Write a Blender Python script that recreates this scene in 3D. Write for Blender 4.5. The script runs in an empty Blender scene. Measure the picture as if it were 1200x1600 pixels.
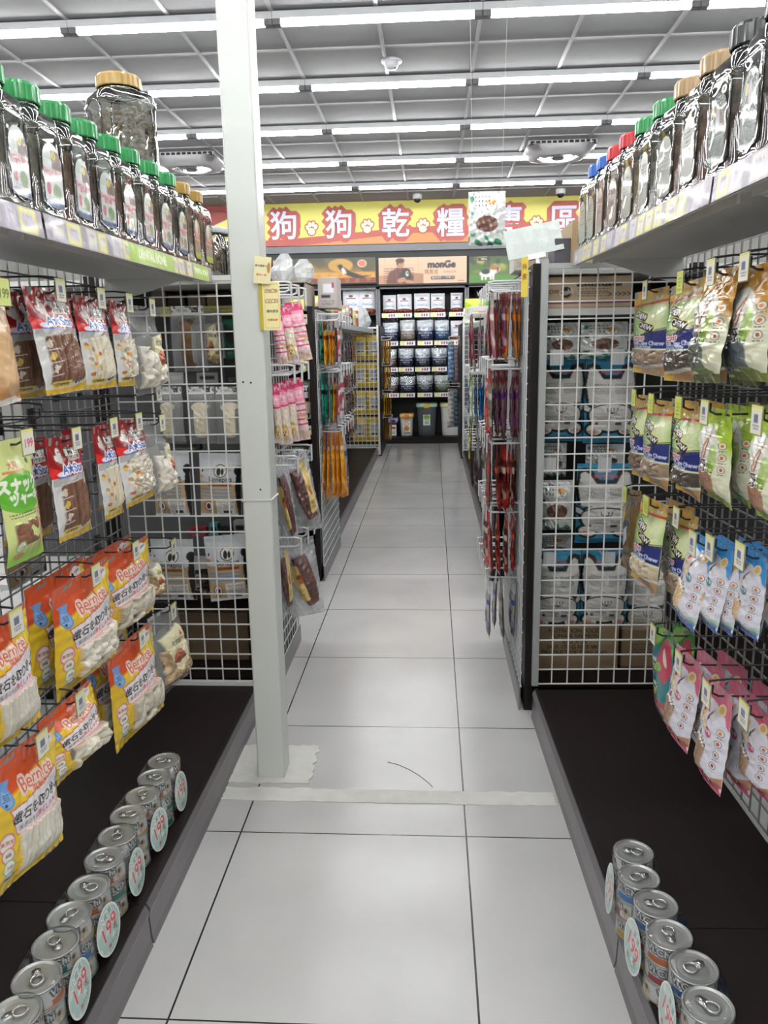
import bpy, math, random
import numpy as np
from mathutils import Vector, Matrix
random.seed(7)
C = bpy.context.scene.collection
SC = bpy.context.scene

# ---------------------------------------------------------------- camera, world, exposure
F_PX = 1235.0
CAM = np.array([0.0, 0.0, 1.28])
FW = np.array([-0.0615254, 0.97586359, -0.20953492])
RT = np.array([0.99809653, 0.05926297, -0.01706498])
UP = np.array([0.00423543, 0.210186, 0.97765224])
cd = bpy.data.cameras.new('camera')
cd.sensor_fit = 'AUTO'
cd.sensor_width = 36.0
cd.lens = F_PX / 1600.0 * 36.0
cd.clip_start = 0.02
cam = bpy.data.objects.new('camera', cd)
C.objects.link(cam)
cam.matrix_world = Matrix(((RT[0], UP[0], -FW[0], CAM[0]), (RT[1], UP[1], -FW[1], CAM[1]),
                           (RT[2], UP[2], -FW[2], CAM[2]), (0, 0, 0, 1)))
SC.camera = cam
SC.view_settings.view_transform = 'Standard'
SC.view_settings.look = 'None'
SC.view_settings.gamma = 1.0
SC.view_settings.exposure = 0.0
SC.view_settings.use_curve_mapping = False
TUBE_POWER = 46.0
POSTER_POWER = 1.05
wd = bpy.data.worlds.new('world')
wd.use_nodes = True
wd.node_tree.nodes['Background'].inputs[0].default_value = (0.8, 0.85, 0.9, 1)
wd.node_tree.nodes['Background'].inputs[1].default_value = 0.3
SC.world = wd
SC.cycles.max_bounces = 9
SC.cycles.diffuse_bounces = 6
SC.cycles.glossy_bounces = 3
SC.cycles.transparent_max_bounces = 24
SC.cycles.sample_clamp_indirect = 6.0

# ---------------------------------------------------------------- small helpers
def at(px, py, axis, val):
    """point of the place seen at a photo pixel, on the plane  axis = val"""
    d = FW + (px - 600) / F_PX * RT - (py - 800) / F_PX * UP
    return CAM + (val - CAM[axis]) / d[axis] * d

def lin(c):
    return tuple((v / 12.92 if v <= 0.04045 else ((v + 0.055) / 1.055) ** 2.4) for v in c[:3])

def hexc(h):
    h = h.lstrip('#')
    if len(h) == 3: h = ''.join(c * 2 for c in h)
    return tuple(int(h[i:i + 2], 16) / 255 for i in (0, 2, 4))

_m = {}
def mat(name, col, rough=0.5, metal=0.0, noise=0.06, scale=12.0, coat=0.0, spec=0.5, emit=0.0, bump=0.0):
    """procedural principled material: colour varied by a noise texture"""
    if name in _m: return _m[name]
    m = bpy.data.materials.new(name); m.use_nodes = True
    nt = m.node_tree; b = nt.nodes['Principled BSDF']
    c = lin(hexc(col) if isinstance(col, str) else col)
    tc = nt.nodes.new('ShaderNodeTexCoord'); nz = nt.nodes.new('ShaderNodeTexNoise')
    nz.inputs['Scale'].default_value = scale; nz.inputs['Detail'].default_value = 3
    nt.links.new(tc.outputs['Object'], nz.inputs['Vector'])
    mx = nt.nodes.new('ShaderNodeMix'); mx.data_type = 'RGBA'
    mx.inputs['A'].default_value = tuple(max(0, v * (1 - noise)) for v in c) + (1,)
    mx.inputs['B'].default_value = tuple(min(1, v * (1 + noise)) for v in c) + (1,)
    nt.links.new(nz.outputs['Fac'], mx.inputs['Factor'])
    nt.links.new(mx.outputs['Result'], b.inputs['Base Color'])
    b.inputs['Roughness'].default_value = rough; b.inputs['Metallic'].default_value = metal
    b.inputs['Specular IOR Level'].default_value = spec
    b.inputs['Coat Weight'].default_value = coat; b.inputs['Coat Roughness'].default_value = 0.08
    if bump:
        bp = nt.nodes.new('ShaderNodeBump'); bp.inputs['Strength'].default_value = bump; bp.inputs['Distance'].default_value = 0.01
        nt.links.new(nz.outputs['Fac'], bp.inputs['Height']); nt.links.new(bp.outputs['Normal'], b.inputs['Normal'])
    if emit:
        b.inputs['Emission Color'].default_value = c + (1,); b.inputs['Emission Strength'].default_value = emit
    _m[name] = m
    return m

def printed(name, rough=0.35, coat=0.0, film=False, emit=0.0, metal=0.0):
    """printed surface: ink colours held per point in the attribute Col; its alpha lets clear film through"""
    if name in _m: return _m[name]
    m = bpy.data.materials.new(name); m.use_nodes = True
    nt = m.node_tree; b = nt.nodes['Principled BSDF']
    a = nt.nodes.new('ShaderNodeAttribute'); a.attribute_name = 'Col'
    tc = nt.nodes.new('ShaderNodeTexCoord'); nz = nt.nodes.new('ShaderNodeTexNoise')
    nz.inputs['Scale'].default_value = 30; nt.links.new(tc.outputs['Object'], nz.inputs['Vector'])
    bp = nt.nodes.new('ShaderNodeBump'); bp.inputs['Strength'].default_value = 0.4; bp.inputs['Distance'].default_value = 0.008
    nt.links.new(nz.outputs['Fac'], bp.inputs['Height'])
    nt.links.new(a.outputs['Color'], b.inputs['Base Color'])
    b.inputs['Roughness'].default_value = rough; b.inputs['Metallic'].default_value = metal
    if not emit: nt.links.new(bp.outputs['Normal'], b.inputs['Normal'])
    if coat: b.inputs['Coat Weight'].default_value = coat; b.inputs['Coat Roughness'].default_value = 0.06
    if film: nt.links.new(a.outputs['Alpha'], b.inputs['Alpha'])
    if emit:
        nt.links.new(a.outputs['Color'], b.inputs['Emission Color']); b.inputs['Emission Strength'].default_value = emit
        b.inputs['Base Color'].default_value = (0.02, 0.02, 0.02, 1)
        for l in list(nt.links):
            if l.to_socket == b.inputs['Base Color']: nt.links.remove(l)
    _m[name] = m
    return m

def clear(name, tint=(0.93, 0.95, 0.95), rough=0.04, gloss=0.5, body=0.0, base=None, bump=.35, bscale=16):
    """thin clear plastic: see-through with mirror-like highlights"""
    if name in _m: return _m[name]
    m = bpy.data.materials.new(name); m.use_nodes = True
    nt = m.node_tree; nt.nodes.clear()
    o = nt.nodes.new('ShaderNodeOutputMaterial'); t = nt.nodes.new('ShaderNodeBsdfTransparent'); g = nt.nodes.new('ShaderNodeBsdfGlossy')
    t.inputs[0].default_value = tint + (1,); g.inputs['Roughness'].default_value = rough
    fr = nt.nodes.new('ShaderNodeFresnel'); fr.inputs[0].default_value = 1.5
    mu = nt.nodes.new('ShaderNodeMath'); mu.operation = 'MULTIPLY_ADD'; mu.inputs[1].default_value = gloss * 1.6; mu.inputs[2].default_value = gloss * 0.06 if base is None else base
    nt.links.new(fr.outputs[0], mu.inputs[0])
    tc = nt.nodes.new('ShaderNodeTexCoord'); nz = nt.nodes.new('ShaderNodeTexNoise'); nz.inputs['Scale'].default_value = bscale
    bp = nt.nodes.new('ShaderNodeBump'); bp.inputs['Strength'].default_value = bump; bp.inputs['Distance'].default_value = 0.01
    nt.links.new(tc.outputs['Object'], nz.inputs['Vector']); nt.links.new(nz.outputs['Fac'], bp.inputs['Height']); nt.links.new(bp.outputs['Normal'], g.inputs['Normal'])
    mx = nt.nodes.new('ShaderNodeMixShader'); nt.links.new(mu.outputs[0], mx.inputs[0]); nt.links.new(t.outputs[0], mx.inputs[1]); nt.links.new(g.outputs[0], mx.inputs[2])
    last = mx
    if body:
        d = nt.nodes.new('ShaderNodeBsdfDiffuse'); d.inputs[0].default_value = (0.75, 0.78, 0.8, 1)
        m2 = nt.nodes.new('ShaderNodeMixShader'); m2.inputs[0].default_value = body
        nt.links.new(mx.outputs[0], m2.inputs[1]); nt.links.new(d.outputs[0], m2.inputs[2]); last = m2
    nt.links.new(last.outputs[0], o.inputs[0])
    _m[name] = m
    return m

class MB:
    """collects shapes; build() links them as ONE mesh object"""
    def __init__(s): s.v = []; s.f = []; s.m = []
    def add(s, vs, fs, mi=0):
        o = len(s.v); s.v += [tuple(map(float, p)) for p in vs]; s.f += [tuple(o + i for i in f) for f in fs]; s.m += [mi] * len(fs)
        return s
    def box(s, x0, x1, y0, y1, z0, z1, mi=0):
        return s.add([(x0, y0, z0), (x1, y0, z0), (x1, y1, z0), (x0, y1, z0), (x0, y0, z1), (x1, y0, z1), (x1, y1, z1), (x0, y1, z1)],
                     [(3, 2, 1, 0), (4, 5, 6, 7), (0, 1, 5, 4), (1, 2, 6, 5), (2, 3, 7, 6), (3, 0, 4, 7)], mi)
    def tube(s, pts, r, n=6, mi=0):
        P = [Vector(p) for p in pts]; rings = []
        for i, p in enumerate(P):
            a = P[max(0, i - 1)]; b = P[min(len(P) - 1, i + 1)]; d = (b - a).normalized()
            if 0 < i < len(P) - 1:
                d1 = (P[i] - P[i - 1]).normalized(); d2 = (P[i + 1] - P[i]).normalized(); k = 1 / max(0.5, math.sqrt(max(0.01, (1 + d1.dot(d2)) / 2)))
            else: k = 1
            h = Vector((0, 0, 1)) if abs(d.z) < 0.9 else Vector((0, 1, 0))
            u = d.cross(h).normalized(); w = d.cross(u).normalized()
            rings.append([p + (u * math.cos(2 * math.pi * (j + .5) / n) + w * math.sin(2 * math.pi * (j + .5) / n)) * r * k for j in range(n)])
        vs = [q for rg in rings for q in rg]; fs = []
        for i in range(len(P) - 1):
            for j in range(n): fs.append((i * n + j, i * n + (j + 1) % n, (i + 1) * n + (j + 1) % n, (i + 1) * n + j))
        fs.append(tuple(range(n - 1, -1, -1))); fs.append(tuple((len(P) - 1) * n + j for j in range(n)))
        return s.add(vs, fs, mi)
    def lathe(s, prof, n=24, c=(0, 0, 0), mi=0, sq=None):
        """prof: (radius, z); sq=(p, k): superellipse plan of power p, y scaled by k"""
        vs = []; fs = []
        for r, z in prof:
            for j in range(n):
                a = 2 * math.pi * (j + .5) / n; cx, sx = math.cos(a), math.sin(a)
                if sq:
                    q = (abs(cx) ** sq[0] + abs(sx) ** sq[0]) ** (-1 / sq[0]); cx *= q; sx *= q * sq[1]
                vs.append((c[0] + r * cx, c[1] + r * sx, c[2] + z))
        for i in range(len(prof) - 1):
            for j in range(n): fs.append((i * n + j, i * n + (j + 1) % n, (i + 1) * n + (j + 1) % n, (i + 1) * n + j))
        if prof[0][0] > 1e-4: fs.append(tuple(range(n - 1, -1, -1)))
        if prof[-1][0] > 1e-4: fs.append(tuple((len(prof) - 1) * n + j for j in range(n)))
        return s.add(vs, fs, mi)
    def prism(s, poly, axis, a, b, mi=0):
        """poly of 2D points in the two other axes, extruded from a to b along axis"""
        def P(p, t):
            q = [p[0], p[1]]; q.insert(axis, t); return q
        n = len(poly); vs = [P(p, a) for p in poly] + [P(p, b) for p in poly]
        fs = [tuple(range(n - 1, -1, -1)), tuple(range(n, 2 * n))] + [(i, (i + 1) % n, n + (i + 1) % n, n + i) for i in range(n)]
        return s.add(vs, fs, mi)
    def mesh(s, name, mats, smooth=False):
        me = bpy.data.meshes.new(name); me.from_pydata(s.v, [], s.f)
        for m in (mats if isinstance(mats, (list, tuple)) else [mats]): me.materials.append(m)
        if any(s.m): me.polygons.foreach_set('material_index', s.m)
        if smooth: me.polygons.foreach_set('use_smooth', [True] * len(s.f))
        me.update()
        return me
    def build(s, name, mats, parent=None, smooth=False, bevel=0.0, M=None):
        o = bpy.data.objects.new(name, s.mesh(name, mats, smooth)); C.objects.link(o)
        if parent: o.parent = parent
        if M is not None: o.matrix_local = M
        if bevel:
            b = o.modifiers.new('bevel', 'BEVEL'); b.width = bevel; b.segments = 2; b.limit_method = 'ANGLE'
            if smooth is False: me = o.data; me.polygons.foreach_set('use_smooth', [True] * len(me.polygons)); w = o.modifiers.new('wn', 'WEIGHTED_NORMAL')
        return o

def tag(o, label=None, cat=None, group=None, kind=None):
    if label: o['label'] = label
    if cat: o['category'] = cat
    if group: o['group'] = group
    if kind: o['kind'] = kind
    return o

def empty(name, loc=(0, 0, 0), M=None):
    o = bpy.data.objects.new(name, None); o.empty_display_size = 0.05; C.objects.link(o)
    if M is not None: o.matrix_world = M
    else: o.location = loc
    return o

def inst(name, me, parent=None, M=None):
    o = bpy.data.objects.new(name, me); C.objects.link(o)
    if parent: o.parent = parent
    if M is not None:
        if parent: o.matrix_local = M
        else: o.matrix_world = M
    return o

def copy_tree(o, parent=None, M=None):
    c = o.copy(); C.objects.link(c); c.parent = parent
    if M is not None: c.matrix_world = M
    for ch in list(o.children): copy_tree(ch, c)
    return c

def frame(o, u, up):
    """matrix: local x = u, local z = up, so the local -y side is the face"""
    u = Vector(u).normalized(); up = Vector(up); up = (up - u * up.dot(u)).normalized(); y = up.cross(u)
    return Matrix(((u.x, y.x, up.x, o[0]), (u.y, y.y, up.y, o[1]), (u.z, y.z, up.z, o[2]), (0, 0, 0, 1)))

ORD = ['first', 'second', 'third', 'fourth', 'fifth', 'sixth', 'seventh', 'eighth', 'ninth', 'tenth', 'eleventh', 'twelfth', 'thirteenth', 'fourteenth', 'fifteenth', 'sixteenth']

# ---------------------------------------------------------------- print shop: ink on a fine grid of points
def text_tris(s, offset=0.0):
    cu = bpy.data.curves.new('t', 'FONT'); cu.body = s; cu.align_x = 'CENTER'; cu.align_y = 'CENTER'; cu.offset = offset; cu.resolution_u = 4
    ob = bpy.data.objects.new('t', cu); C.objects.link(ob)
    dg = bpy.context.evaluated_depsgraph_get(); oe = ob.evaluated_get(dg); me = oe.to_mesh(); me.calc_loop_triangles()
    V = np.array([v.co[:2] for v in me.vertices]).reshape(-1, 2); T = np.array([t.vertices[:] for t in me.loop_triangles], dtype=int).reshape(-1, 3)
    oe.to_mesh_clear(); bpy.data.objects.remove(ob); bpy.data.curves.remove(cu)
    return V, T

_bm = {}
RES = 40
def text_bitmap(s, bold=1):
    k = (s, bold)
    if k in _bm: return _bm[k]
    V, T = text_tris(s)
    if len(V) == 0: _bm[k] = (np.zeros((4, 4)), 0, 0, 1); return _bm[k]
    pad = 0.35; x0, y0 = V.min(0) - pad; x1, y1 = V.max(0) + pad
    nw, nh = int((x1 - x0) * RES) + 2, int((y1 - y0) * RES) + 2
    B = np.zeros((nh, nw))
    P = (V - [x0, y0]) * RES
    for t in T:
        a, b, c = P[t]; lo = np.floor(np.minimum(np.minimum(a, b), c)).astype(int); hi = np.ceil(np.maximum(np.maximum(a, b), c)).astype(int) + 1
        xs = np.arange(lo[0], hi[0]) + .0; ys = np.arange(lo[1], hi[1]) + .0
        gx, gy = np.meshgrid(xs, ys)
        d = (b[0] - a[0]) * (c[1] - a[1]) - (c[0] - a[0]) * (b[1] - a[1])
        if abs(d) < 1e-9: continue
        w1 = ((gx - a[0]) * (c[1] - a[1]) - (c[0] - a[0]) * (gy - a[1])) / d; w2 = ((b[0] - a[0]) * (gy - a[1]) - (gx - a[0]) * (b[1] - a[1])) / d
        ok = (w1 >= -.01) & (w2 >= -.01) & (w1 + w2 <= 1.01)
        sub = B[lo[1]:hi[1], lo[0]:hi[0]]; sub[ok[:sub.shape[0], :sub.shape[1]]] = 1
    if bold: B = grow(B, bold)
    _bm[k] = (B, x0, y0, V.max(0) - V.min(0))
    return _bm[k]

def grow(B, n):
    for i in range(n):
        A = B.copy()
        A[1:] = np.maximum(A[1:], B[:-1]); A[:-1] = np.maximum(A[:-1], B[1:]); A[:, 1:] = np.maximum(A[:, 1:], B[:, :-1]); A[:, :-1] = np.maximum(A[:, :-1], B[:, 1:])
        if i % 2: 
            D = A.copy(); D[1:, 1:] = np.maximum(D[1:, 1:], A[:-1, :-1]); D[:-1, :-1] = np.maximum(D[:-1, :-1], A[1:, 1:]); A = D
        B = A
    return B

def blur(B, n):
    for _ in range(n):
        A = np.pad(B, 1, mode='edge')
        B = (A[:-2, 1:-1] + A[2:, 1:-1] + A[1:-1, :-2] + A[1:-1, 2:] + 2 * A[1:-1, 1:-1]) / 6
    return B

def sstep(a, b, x):
    t = np.clip((x - a) / (b - a), 0, 1); return t * t * (3 - 2 * t)

class Art:
    """w x h metres, x from -w/2 to w/2, y from 0 (top) down to h"""
    def __init__(s, w, h, res, bg):
        s.w, s.h = w, h; s.nx = max(2, int(round(w / res))); s.ny = max(2, int(round(h / res))); s.res = w / s.nx
        s.X, s.Y = np.meshgrid(np.linspace(-w / 2, w / 2, s.nx + 1), np.linspace(0, h, s.ny + 1))
        s.col = np.ones((s.ny + 1, s.nx + 1, 4)); s.col[..., :3] = lin(hexc(bg)); s.hgt = np.zeros_like(s.X); s.reg = np.zeros(s.X.shape, int)
        s.rng = np.random.RandomState(len(bg) * 7 + s.nx + s.ny)
    def ink(s, mask, c, a=1.0):
        m = np.clip(mask, 0, 1)[..., None] * a; s.col[..., :3] = s.col[..., :3] * (1 - m) + np.array(lin(hexc(c))) * m
        return s
    def alpha(s, mask, v):
        m = np.clip(mask, 0, 1); s.col[..., 3] = s.col[..., 3] * (1 - m) + v * m
    def loc(s, cx, cy, rot=0):
        c, n = math.cos(math.radians(rot)), math.sin(math.radians(rot)); dx, dy = s.X - cx, s.Y - cy
        return dx * c + dy * n, -dx * n + dy * c
    def m_rect(s, cx, cy, w, h, rot=0, rad=0):
        x, y = s.loc(cx, cy, rot); qx, qy = abs(x) - w / 2 + rad, abs(y) - h / 2 + rad
        d = np.hypot(np.maximum(qx, 0), np.maximum(qy, 0)) + np.minimum(np.maximum(qx, qy), 0) - rad
        return np.clip(.5 - d / s.res, 0, 1)
    def m_ell(s, cx, cy, rx, ry, rot=0):
        x, y = s.loc(cx, cy, rot); k = np.hypot(x / rx, y / ry); return np.clip(.5 - (k - 1) * min(rx, ry) / s.res, 0, 1)
    def m_poly(s, pts):
        ins = np.zeros(s.X.shape, bool); n = len(pts)
        for i in range(n):
            x0, y0 = pts[i]; x1, y1 = pts[(i + 1) % n]
            if y0 == y1: continue
            c = ((s.Y < y0) != (s.Y < y1)) & (s.X < (x1 - x0) * (s.Y - y0) / (y1 - y0) + x0); ins ^= c
        return blur(ins.astype(float), 1)
    def m_line(s, pts, wd):
        d = np.full(s.X.shape, 9.0)
        for (x0, y0), (x1, y1) in zip(pts[:-1], pts[1:]):
            ux, uy = x1 - x0, y1 - y0; L = ux * ux + uy * uy + 1e-12; t = np.clip(((s.X - x0) * ux + (s.Y - y0) * uy) / L, 0, 1)
            d = np.minimum(d, np.hypot(s.X - x0 - t * ux, s.Y - y0 - t * uy))
        return np.clip(.5 - (d - wd / 2) / s.res, 0, 1)
    def rect(s, cx, cy, w, h, c, rot=0, rad=0, a=1): return s.ink(s.m_rect(cx, cy, w, h, rot, rad), c, a)
    def ell(s, cx, cy, rx, ry, c, rot=0, a=1): return s.ink(s.m_ell(cx, cy, rx, ry, rot), c, a)
    def poly(s, pts, c, a=1): return s.ink(s.m_poly(pts), c, a)
    def line(s, pts, wd, c, a=1): return s.ink(s.m_line(pts, wd), c, a)
    def badge(s, cx, cy, r, fill, ring, ry=None):
        ry = ry or r; s.ell(cx, cy, r, ry, ring); s.ell(cx, cy, r * .82, ry * .82, fill)
    def m_text(s, txt, cx, cy, size, rot=0, bold=1, out=0, fitw=None, sx=1.0):
        B, x0, y0, ext = text_bitmap(txt, bold)
        if fitw: size = min(size, fitw / max(ext[0], .01)) if fitw > 0 else size
        if out: B = grow(B, max(1, int(out / size * RES)))
        cell = s.res / size * RES; B = blur(B, max(0, min(6, int(cell * cell * .25))))
        x, y = s.loc(cx, cy, rot); bx = (x / size / sx - x0) * RES; by = (-y / size - y0) * RES
        h, w = B.shape; ok = (bx >= 0) & (by >= 0) & (bx < w - 1.01) & (by < h - 1.01)
        bx, by = np.clip(bx, 0, w - 1.02), np.clip(by, 0, h - 1.02); ix, iy = bx.astype(int), by.astype(int); fx, fy = bx - ix, by - iy
        v = B[iy, ix] * (1 - fx) * (1 - fy) + B[iy, ix + 1] * fx * (1 - fy) + B[iy + 1, ix] * (1 - fx) * fy + B[iy + 1, ix + 1] * fx * fy
        return v * ok
    def text(s, txt, cx, cy, size, c, rot=0, bold=1, outline=None, ow=0, fitw=None, sx=1.0):
        if outline: s.ink(s.m_text(txt, cx, cy, size, rot, bold, ow, fitw, sx), outline)
        return s.ink(s.m_text(txt, cx, cy, size, rot, bold, 0, fitw, sx), c)
    def smalltext(s, cx, cy, w, h, c, rows=4, a=.8):
        """a block of fine print too small to read"""
        x, y = s.loc(cx, cy); r = np.floor((y + h / 2) / h * rows); f = (y + h / 2) / h * rows - r
        n = np.sin(x * 900 + r * 17.3) + np.sin(x * 1700 + r * 5.1) * .7
        m = (abs(x) < w / 2 * (1 - .25 * ((r * 7) % 3) / 3)) & (abs(y) < h / 2) & (f > .25) & (f < .72) & (n > -.75)
        return s.ink(m.astype(float), c, a)
    def noise(s, sc, k=4):
        v = np.zeros_like(s.X)
        for i in range(k):
            a, p = s.rng.rand() * 6.28, s.rng.rand() * 6.28; f = sc * (1 + s.rng.rand()); v += np.sin((s.X * math.cos(a) + s.Y * math.sin(a)) * f + p)
        return v / k
    def tone(s, mask, n, amt):
        m = (1 + n * amt * np.clip(mask, 0, 1))[..., None]; s.col[..., :3] = np.clip(s.col[..., :3] * m, 0, 1)
    # --- contents pressed against a window
    def sticks(s, mask, cols, pitch=.014, hgt=.006, lean=0.08, reg=1):
        x = s.X + s.Y * lean * np.sign(s.X + .001) * abs(s.X) / s.w * 3 + .0015 * np.sin(s.Y * 40 + s.X * 30)
        k = np.floor(x / pitch); f = x / pitch - k - .5; r = np.random.RandomState(3); tab = r.rand(400)
        idx = (k.astype(int) + 200) % 400; ends = (s.Y > s.h * (.40 + .0 * tab[idx]))
        ca, cb = np.array(lin(hexc(cols[0]))), np.array(lin(hexc(cols[1]))); t = tab[idx][..., None] * .8 + .1 * np.sin(s.Y * 160 + idx)[..., None]
        m = np.clip(mask, 0, 1)[..., None]; s.col[..., :3] = s.col[..., :3] * (1 - m) + (ca * (1 - t) + cb * t) * m
        s.hgt += hgt * np.sqrt(np.clip(1 - (2 * f) ** 2, 0, 1)) * np.clip(mask, 0, 1) * (.6 + .4 * tab[idx]); s.reg[mask > .5] = reg
    def lumps(s, mask, cols, r=.014, hgt=.010, n=None, reg=1, long=1.5):
        R = np.random.RandomState(int(r * 1e4) + s.nx); area = mask.sum() * s.res ** 2; n = n or int(area / (r * r * long) * 1.15); ys, xs = np.where(mask > .5)
        if len(xs) == 0: return
        best = np.zeros_like(s.X); tt = np.zeros_like(s.X)
        for i in range(n):
            q = R.randint(len(xs)); cx, cy = s.X[ys[q], xs[q]], s.Y[ys[q], xs[q]]; a = R.rand() * 180; x, y = s.loc(cx, cy, a); rr = r * (.75 + .5 * R.rand())
            d = 1 - (x / (rr * long)) ** 2 - (y / rr) ** 2; waist = 1 - .45 * np.exp(-(x / (rr * .6)) ** 2)
            d = 1 - (x / (rr * long)) ** 2 - (y / (rr * waist)) ** 2
            z = np.sqrt(np.clip(d, 0, 1)) * (.7 + .5 * R.rand()); up = z > best; best = np.where(up, z, best); tt = np.where(up, R.rand(), tt)
        ca, cb = np.array(lin(hexc(cols[0]))), np.array(lin(hexc(cols[1]))); m = np.clip(mask, 0, 1)[..., None]; t = tt[..., None]
        s.col[..., :3] = s.col[..., :3] * (1 - m * (best > 0)[..., None]) + (ca * (1 - t) + cb * t) * m * (best > 0)[..., None]
        s.hgt += hgt * best * np.clip(mask, 0, 1); s.reg[mask > .5] = reg

def np_mesh(name, V, Q, cols, mats, mi=None, smooth=True):
    me = bpy.data.meshes.new(name); me.vertices.add(len(V)); me.vertices.foreach_set('co', np.asarray(V, np.float32).ravel())
    n = len(Q); me.loops.add(n * 4); me.loops.foreach_set('vertex_index', np.asarray(Q, np.int32).ravel())
    me.polygons.add(n); me.polygons.foreach_set('loop_start', np.arange(0, n * 4, 4, dtype=np.int32))
    try: me.polygons.foreach_set('loop_total', np.full(n, 4, np.int32))
    except Exception: pass
    for m in mats: me.materials.append(m)
    if mi is not None: me.polygons.foreach_set('material_index', np.asarray(mi, np.int32))
    me.update(calc_edges=True); me.validate()
    if smooth: me.polygons.foreach_set('use_smooth', np.ones(len(me.polygons), bool))
    a = me.color_attributes.new('Col', 'FLOAT_COLOR', 'POINT'); a.data.foreach_set('color', np.asarray(cols, np.float32).ravel())
    return me

def grid_quads(nx, ny, flip=False):
    i = np.arange(ny)[:, None] * (nx + 1) + np.arange(nx)[None]; q = np.stack([i, i + nx + 1, i + nx + 2, i + 1], -1).reshape(-1, 4)
    return q[:, ::-1] if flip else q

def split_regions(base, V, Q, cols, reg, names, m, mats_by_reg=None):
    """root mesh from region 0, child meshes from the others"""
    fr = np.asarray(reg); out = []
    for k in sorted(set(fr.tolist())):
        q = Q[fr == k]; used, inv = np.unique(q.ravel(), return_inverse=True)
        out.append((names.get(k, base), np_mesh(names.get(k, base), V[used], inv.reshape(-1, 4), cols[used], [(mats_by_reg or {}).get(k, m)]), k))
    return out

class Bag:
    def __init__(s, name, A, t, m, parts=None, head=.10, foot=.12, back='8a8a88', wr=.0016, mats=None, top=None, pinch=0.0, crease=.0):
        s.name, s.w, s.h, s.t = name, A.w, A.h, t
        u = 2 * A.X / A.w; v = A.Y / A.h
        lat = 1 - abs(u) ** 2.6; vp = sstep(head * .6, head + .28, v) * (1 - sstep(1 - foot * 2, 1, v) ** 1.5 * 1.0)
        cr = crease * lat * (.35 * (1 - abs(A.noise(60, 2)) * 3).clip(0, 1) ** 2 + .25 * (1 - abs(A.noise(130, 3)) * 3).clip(0, 1) ** 2 + .12 * A.noise(240, 4)) if crease else 0
        z = t * .55 * lat * vp + cr * np.clip(.2 + vp, 0, 1) + A.hgt * np.clip(vp * lat * 2.2, 0, 1) + wr * A.noise(55, 5) * np.clip(.25 + vp, 0, 1) * (.35 + .65 * lat) + wr * .5 * A.noise(140, 4)
        X = A.X * (1 - pinch * vp * (1 - sstep(.85, 1, v)) )
        sag = .012 * v * v * A.noise(14, 2) * (A.h / .25)
        V = np.stack([X, -z + sag, -A.Y], -1).reshape(-1, 3); Q = grid_quads(A.nx, A.ny); cols = A.col.reshape(-1, 4)
        rf = A.reg[:-1, :-1].reshape(-1).copy()
        # back sheet, coarser
        st = 3; iy = np.unique(np.r_[np.arange(0, A.ny + 1, st), A.ny]); ix = np.unique(np.r_[np.arange(0, A.nx + 1, st), A.nx])
        zb = (t * .45 * lat * vp)[np.ix_(iy, ix)] + .0004; Vb = np.stack([X[np.ix_(iy, ix)], zb + sag[np.ix_(iy, ix)], -A.Y[np.ix_(iy, ix)]], -1).reshape(-1, 3)
        Qb = grid_quads(len(ix) - 1, len(iy) - 1, True) + len(V); cb = np.ones((len(Vb), 4)); cb[:, :3] = lin(hexc(back)); cb[:, 3] = A.col[..., 3][np.ix_(iy, ix)].reshape(-1)
        V = np.r_[V, Vb]; cols = np.r_[cols, cb]; Q = np.r_[Q, Qb]; rf = np.r_[rf, np.zeros(len(Qb), int)]
        s.parts = split_regions(name, V, Q, cols, rf, parts or {1: 'treats'}, m, mats)
    def spawn(s, M, label, cat='treat bag', group=None, sx=1.0, sz=1.0, name=None):
        M = M @ Matrix.Diagonal((sx, 1, sz, 1)); root = None
        for nm, me, k in s.parts:
            if k == 0: root = inst(name or s.name, me, None, M)
        for nm, me, k in s.parts:
            if k: inst(nm, me, root)
        return tag(root, label, cat, group)

def flat_print(name, A, m, parent=None, M=None, dep=.0008):
    """a printed flat piece with a thin body (card, label, poster)"""
    V = np.stack([A.X, np.zeros_like(A.X), -A.Y], -1).reshape(-1, 3); Q = grid_quads(A.nx, A.ny); cols = A.col.reshape(-1, 4)
    e = [(-A.w / 2, 0, 0), (A.w / 2, 0, 0), (A.w / 2, 0, -A.h), (-A.w / 2, 0, -A.h)]; b = [(p[0], dep, p[2]) for p in e]; n = len(V)
    V = np.r_[V, np.array(e + b)]; cols = np.r_[cols, np.tile(cols[0], (8, 1))]
    Q = np.r_[Q, np.array([(n + 4, n + 5, n + 6, n + 7), (n, n + 1, n + 5, n + 4), (n + 1, n + 2, n + 6, n + 5), (n + 2, n + 3, n + 7, n + 6), (n + 3, n, n + 4, n + 7)])]
    me = np_mesh(name, V, Q, cols, [m], smooth=False)
    return me if parent == 'mesh' else inst(name, me, parent, M)

def wrap_print(name, A, m, r, z0, a0=0.0, sq=None):
    """art wrapped round a vertical cylinder of radius r (A.w = the wrapped length)"""
    a = A.X / r + a0; c, n = np.cos(a), np.sin(a)
    V = np.stack([r * c, r * n, z0 - A.Y], -1).reshape(-1, 3); return np_mesh(name, V, grid_quads(A.nx, A.ny), A.col.reshape(-1, 4), [m])
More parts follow.
